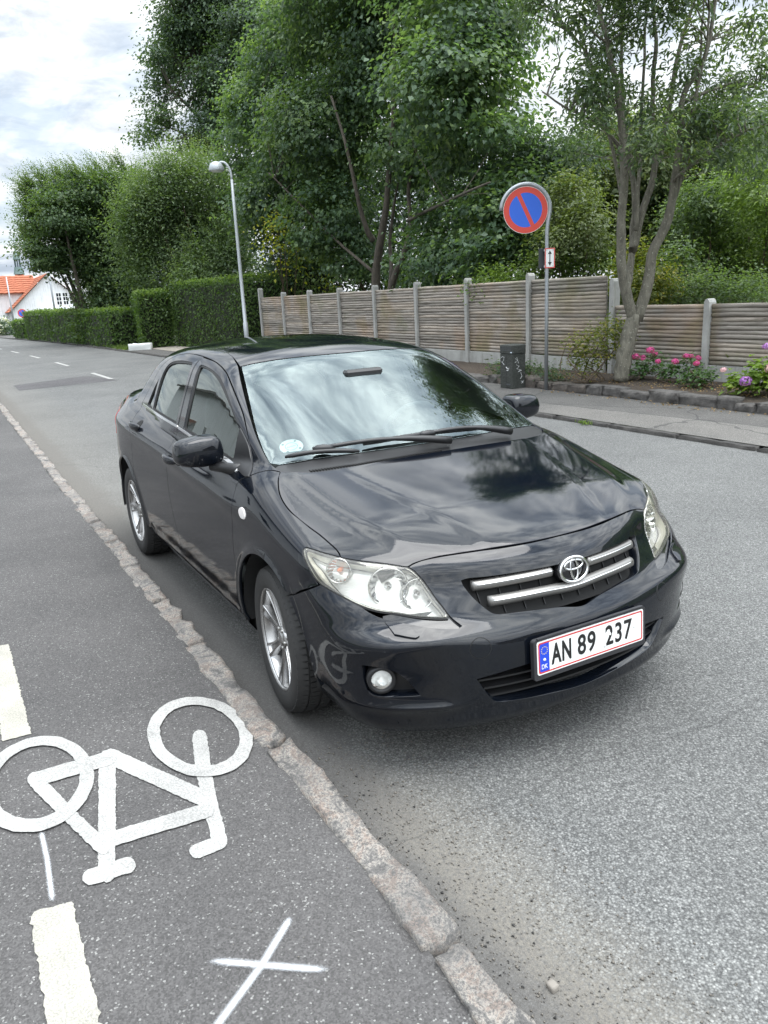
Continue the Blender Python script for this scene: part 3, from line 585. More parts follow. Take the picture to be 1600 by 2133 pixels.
for i in range(n):
    a = Vector((-3.2, 0, 3.55)).lerp(Vector((-6.0, 0, 5.15)), i/n); c = Vector((-3.2, 0, 3.55)).lerp(Vector((-6.0, 0, 5.15)), (i+1.1)/n); nr = Vector((.5, 0, .87))
    for j in range(m_+1):
        yy = -5.1+4.6*j/m_; wv = .03*(1 if j % 2 else -.2); V += [tuple(a+nr*(.10+wv)+Vector((0, yy, 0))), tuple(c+nr*(.045+wv)+Vector((0, yy, 0))), tuple(a+nr*.01+Vector((0, yy, 0)))]
    for j in range(m_): u = i*(m_+1)*3+j*3; F_ += [(u, u+3, u+4, u+1), (u+2, u+5, u+3, u)]
mesh_np('wing_roof', V, F_, TILE, False, h1)
MB().box((.02, -.8, 1.85), (1.3, 3.2, 1.95)).build('porch_roof', WALLW, h1); MB().box((.10, -.5, 0), (1.1, 3.0, 1.84)).build('porch', FRAMEW, h1)
h2 = gable_house('yellow_house', (-96, 5.0, 0), rad(6), 5, 10, 2.9, 5.2, pbr('yellow_render', (.62, .42, .10), .8), TILE, 'small yellow house with orange roof behind the white house', rows=10)
h3 = gable_house('blue_house', (-90, 3.4, 0), rad(8), 4, 8, 2.2, 3.6, pbr('blue_render', (.20, .38, .58), .8), soil_mat('slate', (.08, .09, .11), (.16, .17, .2), 3), 'small pale blue house at the far left behind the white house', rows=8)
COPPER = pbr('green_copper', (.12, .17, .165), .6); DKCOP = pbr('dark_copper', (.07, .10, .11), .6)
sp = empty('church_spire', (-140, 12.0, 0)); tag(sp, 'slim green copper church spire above the orange roof', 'church')
MB().box((-.6, -.6, 0), (.6, .6, 8.0)).build('tower', pbr('brick_tower', (.30, .12, .08), .8), sp); MB().lathe([(.85, 7.9), (.75, 8.2), (.62, 8.8), (.58, 9.0)], 8).build('tower_cap', COPPER, sp) .location = (0, 0, 0)
for k in range(8): a = 2*math.pi*k/8; bb = MB().tube([(sp_x := .42*math.cos(a), .42*math.sin(a), 8.95), (sp_x, .42*math.sin(a), 10.2)], .07, 6).build('lantern_post', DKCOP, sp)
MB().lathe([(.58, 10.15), (.56, 10.4), (.45, 10.75), (.22, 11.0), (.14, 11.3), (.10, 12.0), (.03, 13.4)], 12).build('lantern_dome', COPPER, sp, True)
MB().box((-.03, -.35, 13.0), (.03, .35, 13.08)).build('weather_vane', DKCOP, sp)
fs = empty('far_road_sign', (-66, 4.55, .04)); tag(fs, 'distant round blue and red sign on a pole before the white house', 'road sign')
MB().tube([(0, 0, 0), (0, 0, 2.0)], .035, 8).build('pole', GALV, fs)
no_stop_disc(fs, Matrix.Translation((.05, 0, 1.72)) @ Matrix(((0, 0, 1, 0), (1, 0, 0, 0), (0, 1, 0, 0), (0, 0, 0, 1))), .33)
for (x, y, h, nm) in ((-54.6, 5.5, 5.2, 'distant grey lamp pole rising in front of the white gable'), (-69, 4.1, 4.6, 'distant thin grey pole at the left end of the far hedge')):
    o = MB().tube([(0, 0, 0), (0, 0, h*.5), (0, 0, h)], [.07, .06, .05], 8).build('distant_pole', GALV, None, True); o.location = (x, y, .04); tag(o, nm, 'pole')
# low grey shed roof behind the hedge
sh = empty('garden_shed', (-27.8, 10.6, 0)); tag(sh, 'low grey garden shed roof showing between hedge and shrubs', 'shed')
MB().box((-1.4, -2.2, 0), (1.4, 2.2, 2.2)).build('wall', CONC, sh); MB().add([(-1.6, -2.6, 2.30), (1.6, -2.6, 2.22), (1.6, 2.6, 2.42), (-1.6, 2.6, 2.50), (-1.6, -2.6, 2.36), (1.6, -2.6, 2.28), (1.6, 2.6, 2.48), (-1.6, 2.6, 2.56)], [(0, 3, 2, 1), (4, 5, 6, 7), (0, 1, 5, 4), (1, 2, 6, 5), (2, 3, 7, 6), (3, 0, 4, 7)]).build('roof', pbr('shed_roof_grey', (.34, .36, .38), .6), sh)
# houses on the near side of the street (they show as reflections in the car)
DARKTILE = soil_mat('dark_tiles', (.05, .045, .045), (.10, .09, .085), 3)
gable_house('terrace_house', (-6.5, -11.2, 0), 0, 9.0, 22, 4.3, 7.4, WALLW, DARKTILE, 'long white house along the near footway, mirrored in the car windows', rows=12)
tr_h = gable_house('street_house', (24, 9.5, 0), rad(180), 9, 9, 3.4, 6.6, pbr('ochre_render', (.30, .26, .20), .8), DARKTILE, 'ochre house down the street, mirrored in the front of the car', rows=10, wins=[(-2.6, 1.7, 1.1, 1.3, 2, 2), (0, 1.7, 1.1, 1.3, 2, 2), (2.6, 1.7, 1.1, 1.3, 2, 2)])
tw = MB()
for k in range(4):
    f = MB().box((-10.0-4.6*k, -6.72, 1.0), (-8.8-4.6*k, -6.66, 2.3)).build('window', FRAMEW, bpy.data.objects['terrace_house']); f.matrix_parent_inverse = Matrix.Translation((6.5, 11.2, 0))
    for c in range(2):
        p_ = MB().box((-9.94-4.6*k+.57*c, -6.67, 1.07), (-9.43-4.6*k+.57*c, -6.645, 2.23)).build('pane', PANE, f)
ASH_STEMS = [([(-5.94,7.24,0.24),(-5.92,7.27,0.58),(-5.89,7.34,0.97),(-5.86,7.39,1.21)],0.132,0.108),([(-5.87,7.37,1.12),(-5.88,7.21,1.6),(-5.86,7.1,1.91),(-5.82,7.02,2.48),(-5.76,6.99,3.08),(-5.73,6.89,3.77),(-5.71,6.79,4.15),(-5.7,6.66,4.45),(-5.7,6.52,4.82),(-5.7,6.38,5.22),(-5.68,6.25,5.63)],0.088,0.018),([(-5.92,7.28,1.6),(-5.98,7.4,1.86),(-6.05,7.51,2.38),(-6.13,7.6,3.01),(-6.26,7.6,3.53),(-6.39,7.6,4.04),(-6.49,7.64,4.67),(-6.58,7.7,5.41),(-6.66,7.8,6.05)],0.06,0.018),([(-5.96,7.42,2.15),(-5.96,7.45,2.24),(-5.93,7.55,2.67),(-5.88,7.7,3.11),(-5.89,7.73,3.47),(-5.93,7.7,3.84),(-5.95,7.7,4.32),(-5.96,7.73,4.9),(-6.0,7.7,5.35),(-6.06,7.65,5.89)],0.066,0.018),([(-5.84,7.42,1.12),(-5.75,7.53,1.69),(-5.7,7.56,2.09),(-5.58,7.7,2.51),(-5.54,7.73,2.87),(-5.49,7.75,3.3),(-5.45,7.75,3.76),(-5.42,7.75,4.2),(-5.29,7.93,4.52),(-5.22,8.0,5.15),(-5.17,8.01,5.69)],0.092,0.018),([(-5.53,7.78,3.03),(-5.38,7.64,3.09),(-5.06,7.8,3.3),(-4.7,8.04,3.54),(-4.4,8.18,3.58),(-4.1,8.31,3.65)],0.026,0.01),([(-5.9,7.74,3.37),(-5.97,7.93,3.42),(-6.03,8.16,4.25),(-6.1,8.36,4.88),(-6.13,8.64,5.49),(-6.19,8.86,6.03)],0.05,0.018),([(-5.97,7.19,3.4),(-5.96,6.89,3.7),(-6.0,6.52,3.9),(-6.03,6.15,4.0),(-6.07,5.76,4.19)],0.03,0.01),([(-5.99,7.15,3.9),(-6.33,6.95,4.58),(-6.61,6.85,5.07),(-6.93,6.68,5.45)],0.03,0.01),([(-5.87,7.37,2.41),(-5.93,7.46,3.08),(-6.0,7.55,3.74),(-6.07,7.63,4.57),(-6.14,7.71,5.33),(-6.21,7.8,5.9)],0.036,0.012),([(-5.63,7.8,2.65),(-5.43,7.86,3.33),(-5.3,7.79,3.98),(-5.13,7.78,4.65),(-5.02,7.68,5.16)],0.04,0.012),([(-5.95,7.21,2.62),(-6.09,7.18,3.29),(-6.25,7.1,3.95),(-6.42,6.99,4.6),(-6.58,6.9,5.19)],0.034,0.01),([(-5.57,7.91,3.55),(-5.56,8.14,4.18),(-5.61,8.26,4.87),(-5.67,8.35,5.68)],0.028,0.01),([(-5.5,7.83,4.09),(-5.44,8.29,4.23),(-5.36,8.79,4.37),(-5.3,9.25,4.26)],0.03,0.01)]
ASH_BLOBS = [(-5.65,5.87,4.96,0.28),(-5.78,6.33,4.17,0.3),(-6.76,7.12,4.89,0.24),(-6.24,7.08,4.17,0.2),(-5.5,6.18,3.75,0.19),(-5.93,6.95,4.84,0.33),(-5.98,7.07,4.45,0.24),(-5.36,6.75,4.94,0.24),(-6.23,7.79,4.75,0.22),(-5.11,6.99,4.95,0.25),(-5.54,7.46,4.67,0.19),(-5.54,8.05,5.07,0.25),(-5.43,7.86,4.52,0.24),(-5.77,7.94,4.28,0.23),(-5.77,8.64,4.29,0.3),(-5.89,9.42,5.12,0.29),(-4.76,8.4,5.0,0.26),(-5.38,8.93,4.32,0.31),(-5.33,9.25,4.65,0.26),(-4.98,8.05,3.78,0.34),(-4.36,7.83,3.56,0.37),(-5.68,9.88,3.51,0.32),(-5.01,8.02,3.45,0.25),(-5.2,7.75,3.66,0.32),(-7.02,7.06,4.0,0.18),(-6.74,6.16,5.57,0.3),(-6.14,6.74,5.45,0.27),(-6.38,7.7,5.88,0.39),(-4.9,6.99,5.31,0.34),(-5.58,8.84,5.77,0.39),(-5.65,7.2,4.05,0.22),(-5.13,6.85,3.49,0.26),(-6.2,7.51,3.8,0.2),(-6.98,7.31,3.77,0.2),(-5.09,7.46,3.27,0.21),(-5.36,8.9,3.36,0.23)]
LIME_STEMS = [([(-17.91,9.6,1.56),(-17.75,9.6,2.43),(-17.35,9.6,3.31),(-17.01,9.6,4.03),(-16.72,9.6,5.09),(-16.47,9.6,6.1),(-16.24,9.6,7.5),(-16.19,9.6,8.57)],0.15,0.02),([(-17.17,9.6,1.55),(-16.88,9.69,2.19),(-16.37,9.77,2.85),(-16.18,9.86,3.45),(-16.38,9.94,4.33),(-16.18,10.03,5.13),(-15.79,10.11,6.55),(-15.4,10.2,7.66)],0.11,0.02),([(-17.84,9.6,3.22),(-17.81,9.4,3.48),(-17.75,9.2,3.99),(-17.68,9.0,4.73),(-17.68,8.8,5.69),(-17.98,8.6,6.93)],0.09,0.03),([(-17.06,9.6,1.61),(-17.19,9.77,2.39),(-17.4,9.93,3.44),(-17.15,10.1,4.68)],0.08,0.03),([(-17.83,9.6,2.3),(-19.24,9.1,3.34),(-20.71,8.6,4.59),(-21.62,8.1,5.53)],0.05,0.02),([(-15.9,9.6,3.55),(-12.96,8.85,3.67),(-10.34,8.1,3.7)],0.05,0.02)]
LIME_BLOBS = [(-24.69,9.46,8.0,1.27),(-28.35,10.43,9.48,0.82),(-28.35,10.39,7.1,1.12),(-27.0,9.28,7.66,0.68),(-24.46,10.63,9.23,1.75),(-20.64,10.25,9.57,1.79),(-23.48,10.3,10.38,1.25),(-17.62,10.6,8.98,1.69),(-13.51,9.74,7.5,1.35),(-13.22,10.47,7.5,0.79),(-13.96,10.73,6.61,0.84),(-12.91,9.03,6.04,1.29),(-18.69,10.67,7.35,1.84),(-20.56,9.67,6.64,1.76),(-23.85,9.86,5.44,1.52),(-25.02,9.12,5.1,1.01),(-29.82,10.34,6.24,0.74),(-20.14,9.44,4.25,1.34),(-14.18,10.72,5.16,1.29),(-11.71,9.41,4.96,0.45),(-11.77,10.04,3.93,0.55),(-12.01,9.68,3.16,0.91),(-14.27,10.15,3.27,1.09),(-11.7,9.23,2.33,0.72),(-13.76,9.2,2.29,0.67),(-24.36,10.44,3.25,0.92),(-16.65,10.45,5.46,1.13),(-19.87,10.05,2.96,0.87),(-12.66,10.83,3.44,0.55),(-18.53,9.25,10.13,1.63),(-16.01,10.67,9.59,1.67),(-22.42,9.17,6.54,0.84),(-17.91,10.92,2.26,0.6)]
BACK_STEMS = [([(-41.28,13.32,8.06),(-41.26,13.34,9.99),(-41.34,13.2,12.11),(-41.61,12.71,13.97),(-41.76,12.43,15.55)],0.32,0.06),([(-41.28,13.31,11.41),(-41.39,14.14,13.34),(-41.51,14.97,15.73)],0.16,0.05),([(-41.28,13.31,10.46),(-41.37,12.11,11.59),(-41.42,10.98,12.66)],0.12,0.03),([(-41.26,13.34,9.75),(-41.32,12.19,10.19),(-41.64,10.56,10.87)],0.1,0.03)]
BACK_BLOBS = [(-41.98,13.31,15.92,2.15),(-41.12,14.7,16.93,2.43),(-44.11,13.04,15.09,1.43),(-43.77,11.75,13.96,1.02),(-44.11,11.17,12.81,0.88),(-40.35,10.37,10.94,0.75),(-40.92,12.61,12.66,1.25),(-38.92,13.3,13.13,1.62),(-41.37,9.96,10.55,0.6),(-39.91,12.84,10.65,1.15),(-43.5,12.99,10.36,0.94),(-38.23,14.99,14.82,2.17),(-40.89,11.9,15.25,1.11),(-41.13,13.5,17.66,2.26),(-43.91,12.15,10.4,0.65),(-42.94,15.11,12.33,1.49),(-44.21,10.13,10.61,0.41),(-41.13,10.6,14.11,0.6),(-42.3,11.91,16.31,0.85)]
BEECH_BLOBS = [(-41.65,6.04,6.22,1.98),(-39.46,4.58,6.22,1.24),(-40.9,7.18,6.84,1.58),(-41.22,4.0,4.59,1.22),(-42.28,3.92,6.17,0.73),(-41.41,6.17,4.42,1.78),(-40.75,7.37,4.97,1.97),(-40.47,6.67,2.89,1.61),(-40.23,7.36,2.09,1.56),(-39.49,5.74,0.97,1.13),(-41.02,5.42,7.4,0.62),(-38.57,6.82,7.43,0.55),(-39.4,8.27,7.57,0.77),(-42.18,3.66,4.59,0.47),(-43.13,3.91,6.95,0.48),(-41.09,4.46,6.95,0.61),(-38.59,5.9,7.2,0.59),(-40.52,6.6,-0.32,0.91),(-38.68,7.28,0.41,1.13),(-40.43,8.54,1.3,1.32),(-41.6,3.49,7.16,0.26),(-41.54,3.52,6.26,0.31),(-44.01,3.42,5.8,0.24),(-41.69,3.37,4.91,0.28),(-41.35,3.62,7.57,0.23),(-41.0,4.24,7.71,0.31),(-41.21,4.96,7.88,0.34),(-39.19,5.42,7.7,0.35),(-40.55,6.72,8.18,0.34),(-41.55,8.01,8.48,0.38),(-42.27,3.7,4.34,0.21)]
BUSH_BLOBS = [(-33.82,8.14,5.67,1.59),(-33.89,9.71,5.88,1.74),(-34.79,7.19,4.75,1.26),(-32.67,10.24,5.15,1.14),(-33.69,8.96,3.82,1.95),(-34.44,7.65,3.06,1.49),(-30.97,9.26,3.24,1.29),(-33.14,7.2,6.17,0.8),(-31.97,8.18,6.6,0.7),(-30.98,9.31,6.49,0.69),(-31.71,10.55,5.94,0.62),(-30.93,9.86,4.01,0.98),(-33.94,6.88,5.48,0.9),(-31.81,10.46,2.65,1.01),(-30.8,8.34,2.09,1.16),(-32.0,8.95,7.0,0.44),(-32.38,7.82,6.93,0.48)]
SHRUBS = [[(-10.37,10.04,3.28,0.53),(-9.38,9.78,2.81,0.55),(-9.76,9.37,2.57,0.46),(-9.82,10.4,2.37,0.42),(-9.89,9.91,3.58,0.41)],[(-12.2,10.87,4.52,0.65),(-11.32,11.09,4.39,0.57),(-11.31,10.53,3.78,0.45),(-12.83,10.82,3.88,0.49)],[(-9.89,9.69,2.13,0.35),(-9.56,10.1,2.1,0.37),(-10.16,9.28,2.04,0.33),(-10.52,8.75,1.9,0.27),(-10.69,8.2,1.82,0.23),(-10.5,9.19,1.77,0.21)],[(-7.78,9.15,1.67,0.23),(-7.0,8.9,1.65,0.29),(-7.06,9.39,1.48,0.23),(-7.47,9.16,2.03,0.23)],[(-8.99,12.27,2.85,0.66),(-8.82,13.01,2.26,0.75),(-8.14,11.05,2.02,0.49),(-8.38,12.07,3.24,0.53)],[(-8.07,12.89,2.67,0.72),(-7.01,11.72,3.15,0.65),(-7.56,12.73,1.81,0.55),(-6.89,12.4,2.47,0.57)],[(-6.63,9.55,1.47,0.22),(-6.88,9.37,1.38,0.19),(-6.35,9.68,1.55,0.27),(-5.91,9.6,1.42,0.24),(-5.77,9.95,1.48,0.29),(-5.83,10.42,1.34,0.25)],[(-12.45,13.53,4.76,1.03),(-10.95,13.22,4.4,0.95),(-11.84,13.76,3.58,0.75),(-11.54,12.98,3.0,0.61),(-11.53,12.31,3.95,0.6)],[(-11.13,15.23,4.5,1.07),(-10.01,15.3,4.62,0.96),(-10.95,13.9,3.69,0.67),(-10.86,16.01,3.82,0.76)],[(-15.71,16.22,5.53,0.71),(-15.68,17.73,6.11,0.73),(-14.53,18.48,5.93,0.71),(-15.44,15.04,5.18,0.54),(-16.3,14.9,5.05,0.55),(-16.1,17.41,5.09,0.96),(-14.13,19.46,5.78,0.77),(-15.62,18.74,5.33,0.96)],[(-12.48,12.17,3.53,0.87),(-13.29,11.81,3.06,0.77),(-14.19,11.6,2.67,0.66),(-12.95,13.58,3.48,0.79),(-14.23,10.84,2.21,0.47),(-13.34,12.81,2.59,0.65)],[(-11.85,14.14,2.91,0.89),(-11.24,14.61,3.3,0.75),(-10.64,15.26,3.02,0.86),(-10.32,15.89,3.2,0.74),(-11.89,13.37,2.47,0.62),(-10.65,14.5,2.14,0.61)]]
GAP_BLOBS = [(-25.86,11.28,5.23,1.16),(-25.0,12.51,5.81,1.35),(-24.57,14.35,6.12,1.37),(-22.94,15.42,5.58,1.33),(-21.16,15.84,4.71,1.09),(-21.89,17.69,3.97,0.96),(-25.88,12.42,4.2,1.18),(-24.41,13.73,4.23,1.35),(-23.55,15.33,3.97,1.16),(-25.32,10.53,3.82,0.94),(-25.72,9.6,4.37,0.94),(-23.04,16.73,3.21,0.97),(-24.67,9.77,2.7,0.73),(-26.31,11.69,2.73,0.79),(-25.8,12.69,2.67,0.79),(-25.39,13.97,2.52,0.8),(-22.63,13.84,2.4,0.74),(-21.99,14.88,2.25,0.73),(-23.3,17.35,2.14,0.71)]
YELLOW_BLOBS = [(-21.56,8.42,3.97,0.39),(-21.64,7.9,3.41,0.35),(-21.34,8.77,3.44,0.39),(-21.87,8.6,2.75,0.36),(-20.99,8.77,2.33,0.29),(-21.0,9.7,2.12,0.2),(-21.99,8.39,4.45,0.23),(-22.28,8.04,3.9,0.23)]
# ------------------------------------------------------------------ vegetation
def leaf_mat(name, c0, c1, c2, trans=.46, gloss=.35, rough=.45):
    m, t, b = mat_new(name); g = NT(t); t.nodes.remove(b)
    at = g.n('ShaderNodeAttribute', attribute_name='tint').outputs['Fac']
    c = g.ramp(at, [(0, c0), (.5, c1), (1, c2)]).outputs[0]
    pb = g.n('ShaderNodeBsdfPrincipled', {'Base Color': c, 'Roughness': rough, 'Specular IOR Level': gloss})
    tl = g.n('ShaderNodeBsdfTranslucent', {'Color': g.mix(1, c, (1.5, 1.6, .55), 'MULTIPLY')})
    mx = g.n('ShaderNodeMixShader', {0: trans}); g.link(pb.outputs[0], mx.inputs[1]); g.link(tl.outputs[0], mx.inputs[2]); g.link(mx.outputs[0], t.nodes['Material Output'].inputs[0]); return m
LIME_L = leaf_mat('lime_leaf', (0.050, 0.090, 0.058), (0.092, 0.150, 0.086), (0.200, 0.275, 0.120))  # blue haze veil and yellow sunlit highlight put into the leaf colour
ASH_L = leaf_mat('ash_leaf', (0.054, 0.088, 0.056), (0.092, 0.138, 0.080), (0.165, 0.215, 0.115), gloss=.5, rough=.38)
DARK_L = leaf_mat('dark_leaf', (0.042, 0.072, 0.048), (0.066, 0.108, 0.068), (0.108, 0.155, 0.088))  # extra blue imitates the haze veil over distant foliage
BEECH_L = leaf_mat('beech_leaf', (0.038, 0.070, 0.034), (0.070, 0.118, 0.052), (0.150, 0.200, 0.080))
BUSH_L = leaf_mat('privet_leaf', (0.058, 0.094, 0.044), (0.100, 0.155, 0.070), (0.200, 0.260, 0.125))
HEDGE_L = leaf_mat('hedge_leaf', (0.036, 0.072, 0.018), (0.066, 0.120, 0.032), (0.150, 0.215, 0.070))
FRESH_L = leaf_mat('fresh_leaf', (0.068, 0.112, 0.032), (0.125, 0.190, 0.056), (0.240, 0.310, 0.105), .45)
YEL_L = leaf_mat('yellow_leaf', (.11, .15, .02), (.28, .30, .03), (.42, .40, .05), .5)
MIX_L = leaf_mat('turning_leaf', (.050, .085, .015), (.12, .145, .025), (.26, .22, .04), .4)
OLIVE_L = leaf_mat('olive_leaf', (0.062, 0.088, 0.034), (0.115, 0.150, 0.060), (0.220, 0.250, 0.110), .35)
def bark_mat(name, c0, c1, c2):
    m, t, b = mat_new(name); g = NT(t); P = g.n('ShaderNodeNewGeometry').outputs['Position']
    st = g.n('ShaderNodeVectorMath', {0: P, 1: (1, 1, .35)}, operation='MULTIPLY').outputs[0]; n = g.noise(st, 16, 8, .7); n2 = g.noise(P, 30, 4, .6)
    c = g.ramp(n.outputs[0], [(.3, c0), (.6, c1)]).outputs[0]; c = g.mix(g.ramp(n2.outputs[0], [(.60, 0), (.68, .8)]).outputs[0], c, c2)
    g.link(c, b.inputs['Base Color']); b.inputs['Roughness'].default_value = .9; g.link(g.bump(n.outputs[0], .9, .03), b.inputs['Normal']); return m
BARK = bark_mat('ash_bark', (.064, .060, .047), (.165, .155, .122), (.30, .30, .24)); BARKD = bark_mat('dark_bark', (.040, .035, .029), (.10, .085, .066), (.14, .135, .105)); TWIG = pbr('twig', (.10, .075, .05), .9)
def leaves(name, base, nrm, up, size, mat, parent, asp=.6, seed=0, fold=.18, tint=None, curl=.15, kind='diamond'):
    """one small bent leaf per row: base point, facing normal, growing direction"""
    n = len(base); r = np.random.default_rng(seed)
    up = up-nrm*(up*nrm).sum(1, keepdims=True); up /= np.linalg.norm(up, axis=1, keepdims=True)+1e-9
    sd = np.cross(up, nrm); s = size[:, None]
    tip = base+up*s-nrm*s*curl; mid = base+up*s*.45+nrm*s*fold*.15
    a = mid+sd*s*asp*.5-nrm*s*fold*.5*0+nrm*s*fold*.4; b = mid-sd*s*asp*.5+nrm*s*fold*.4
    V = np.stack([base, a, tip, b], 1).reshape(-1, 3)
    i = np.arange(n)*4; F_ = np.concatenate([np.stack([i, i+1, i+2], 1), np.stack([i, i+2, i+3], 1)])
    o = mesh_np(name, V, F_, mat, False, parent)
    tv = r.beta(2, 2, n) if tint is None else tint
    at = o.data.attributes.new('tint', 'FLOAT', 'POINT'); at.data.foreach_set('value', np.repeat(tv.astype(np.float32), 4)); return o
def unit(v): return v/(np.linalg.norm(v, axis=-1, keepdims=True)+1e-9)
def crown_points(blobs, clumps, per, cr, seed, shell=.45, flat=.55, zsq=.85):
    """clumped leaf positions: twig clumps spread through the blobs, denser to the outside"""
    r = np.random.default_rng(seed); B = np.array(blobs); w = B[:, 3]**2.2; w /= w.sum()
    k = r.choice(len(B), clumps, p=w); d = unit(r.normal(0, 1, (clumps, 3))); rad_ = (shell+(1-shell)*r.random(clumps)**.6)*B[k, 3]*np.where(r.random(clumps) < .22, r.uniform(1.0, 1.38, clumps), 1.0)
    cc = B[k, :3]+d*rad_[:, None]*[1, 1, zsq]
    out = unit(cc-B[k, :3]+[0, 0, .15])
    tintc = r.beta(2, 2.4, clumps)
    L_ = np.repeat(np.arange(clumps), per); n = len(L_)
    off = r.normal(0, 1, (n, 3))*[1, 1, flat]*cr*np.repeat(r.uniform(.6, 1.3, clumps), per)[:, None]
    return cc[L_]+off, out[L_], tintc[L_], cc, r
def crown(name, blobs, clumps, per, cr, size, mat, parent, seed=1, asp=.62, flat=.5, droop=.5, shell=.45, upw=.6, tint_up=.0, zsq=.85, jit=.35):
    P, out, tc_, cc, r = crown_points(blobs, clumps, per, cr, seed, shell, flat, zsq); n = len(P)
    nrm = unit(np.array([0, 0, 1.])*upw+out*.55+r.normal(0, jit, (n, 3))); up = unit(out*.8+r.normal(0, .6, (n, 3))+[0, 0, -droop])
    sz = size*r.uniform(.5, 1.35, n); t_ = np.clip(tc_*.85+r.normal(.07, .12, n)+tint_up, 0, 1)
    return leaves(name, P, nrm, up, sz, mat, parent, asp, seed, tint=t_), cc
def stems(parent, data, mat, name='limb', n=9, wob=.02, seed=5):
    r = np.random.default_rng(seed); outp = []
    for j, (pts, r0, r1) in enumerate(data):
        P = np.array(pts); Q = [];
        t = np.linspace(0, len(P)-1, max(8, len(P)*3))
        for u in t:
            i = min(int(u), len(P)-2); f = u-i; p0 = P[max(i-1, 0)]; p1 = P[i]; p2 = P[i+1]; p3 = P[min(i+2, len(P)-1)]
            Q.append(.5*((2*p1)+(-p0+p2)*f+(2*p0-5*p1+4*p2-p3)*f*f+(-p0+3*p1-3*p2+p3)*f**3)+r.normal(0, wob*.3, 3)*(0 if u in (0, t[-1]) else 1))
        rs = [r0+(r1-r0)*(k/(len(Q)-1))**.9 for k in range(len(Q))]
        b = MB(); b.tube([tuple(q) for q in Q], [x*(1+r.normal(0, .03)) for x in rs], n); o = b.build(name if j else 'trunk', mat, parent, True); outp.append(o)
    return outp
def twigs(parent, cc, anchors, mat, k, seed, r0=.02, name='twigs', sag=.15):
    """thin branches from the nearest limb to a share of the leaf clumps, joined as one part"""
    r = np.random.default_rng(seed); A = np.array(anchors); b = MB()
    for i in r.choice(len(cc), min(k, len(cc)), replace=False):
        c = cc[i]; d = np.linalg.norm((A-c)*[1, 1, 1.0]+[0, 0, .0], axis=1)+np.maximum(A[:, 2]-c[2]+.2, 0)*1.5; a = A[d.argmin()]
        m_ = (a+c)/2+r.normal(0, .08, 3)*np.linalg.norm(c-a)+[0, 0, sag*.4]
        b.tube([tuple(a), tuple((a+m_)/2+r.normal(0, .02, 3)), tuple(m_), tuple(c)], [r0, r0*.75, r0*.5, r0*.2], 4, cap=False)
    o = b.build(name, mat, parent); o['kind'] = 'stuff'; return o
def dense(pts, n=6):
    out = []
    for p, _, _ in pts:
        P = np.array(p)
        for a, b in zip(P[:-1], P[1:]):
            for t in np.linspace(0, 1, n)[:-1]: out.append(a+(b-a)*t)
    return out
def at_base(o, loc):
    """put the empty at the thing's base while its children keep their world coordinates"""
    o.location = loc
    for c in o.children: c.matrix_parent_inverse = Matrix.Translation(loc).inverted()
def tree(name, label, st, bl, base, lm, bm, clumps, per, cr, size, seed, cat='tree', tw=160, twr=.018, group=None, **kw):
    t = empty(name); tag(t, label, cat, group)
    if st: stems(t, st, bm, seed=seed)
    o, cc = crown('crown', bl, clumps, per, cr, size, lm, t, seed=seed, **kw)
    if st and tw: twigs(t, cc, dense(st), bm, tw, seed, twr)
    at_base(t, base); return t
ASH_TOP = [(-5.6, 6.3, 6.5, .7), (-6.4, 6.8, 6.6, .75), (-4.9, 6.9, 6.5, .75), (-5.7, 7.5, 6.6, .75), (-5.4, 5.7, 6.2, .55), (-6.5, 7.6, 6.7, .6), (-5.1, 6.1, 6.9, .6), (-5.8, 6.8, 7.2, .65), (-5.5, 6.5, 7.9, .6), (-6.0, 7.0, 7.9, .55)]
ASH_TOPST = [([(-5.68, 6.25, 5.6), (-5.7, 6.4, 7.0), (-5.75, 6.7, 7.2)], .03, .01), ([(-5.2, 7.0, 5.4), (-5.0, 7.1, 6.8), (-5.1, 7.1, 7.0)], .03, .01), ([(-5.0, 6.2, 5.4), (-5.0, 6.2, 6.6), (-5.2, 6.1, 7.6)], .025, .01)]
tree('ash_tree', 'slender ash tree with several pale upright stems growing from the planting bed', ASH_STEMS+ASH_TOPST, ASH_BLOBS+ASH_TOP, (-5.94, 7.24, .2), ASH_L, BARK, 720, 58, .17, .10, 21, asp=.34, flat=.75, droop=.9, shell=.25, upw=.35, tw=420, twr=.014)
tree('lime_tree', 'big spreading lime tree with large leaves behind the middle of the fence', LIME_STEMS, LIME_BLOBS, tuple(LIME_STEMS[0][0][0]), LIME_L, BARKD, 2300, 68, .36, .125, 22, asp=.82, flat=.30, droop=.75, shell=.50, tw=40, twr=.012)
tree('tall_dark_tree', 'tall dark open-crowned tree at the back, left of the lime', BACK_STEMS, BACK_BLOBS, tuple(BACK_STEMS[0][0][0]), DARK_L, BARKD, 900, 70, .46, .18, 23, asp=.6, flat=.5, droop=.5, shell=.30, tw=420, twr=.05)
def up_shrub(name, label, bl, lm, clumps, per, cr, size, seed, base, upg, cat='shrub', stem=None, nst=7, group=None, twm=None, **kw):
    t = empty(name); tag(t, label, cat, group); r = np.random.default_rng(seed)
    kw.setdefault('droop', -.6); kw.setdefault('flat', .9)
    o, cc = crown('crown', bl, clumps, per, cr, size, lm, t, seed=seed, **kw)
    B = np.array(bl); b0 = np.array(base); data = []
    for i in range(min(nst, len(B))):
        c = B[i % len(B), :3]; m_ = (b0+c)/2+r.normal(0, .12, 3); data.append(([tuple(b0+r.normal(0, .10, 3)*[1, 1, 0]), tuple(m_), tuple(c)], stem or .03, .008))
    stems(t, data, twm or TWIG, 'stem', 6, seed=seed)
    at_base(t, base); return t
BB = np.array(BEECH_BLOBS); bb0 = (float(BB[:, 0].mean()), float(BB[:, 1].mean()), .05)
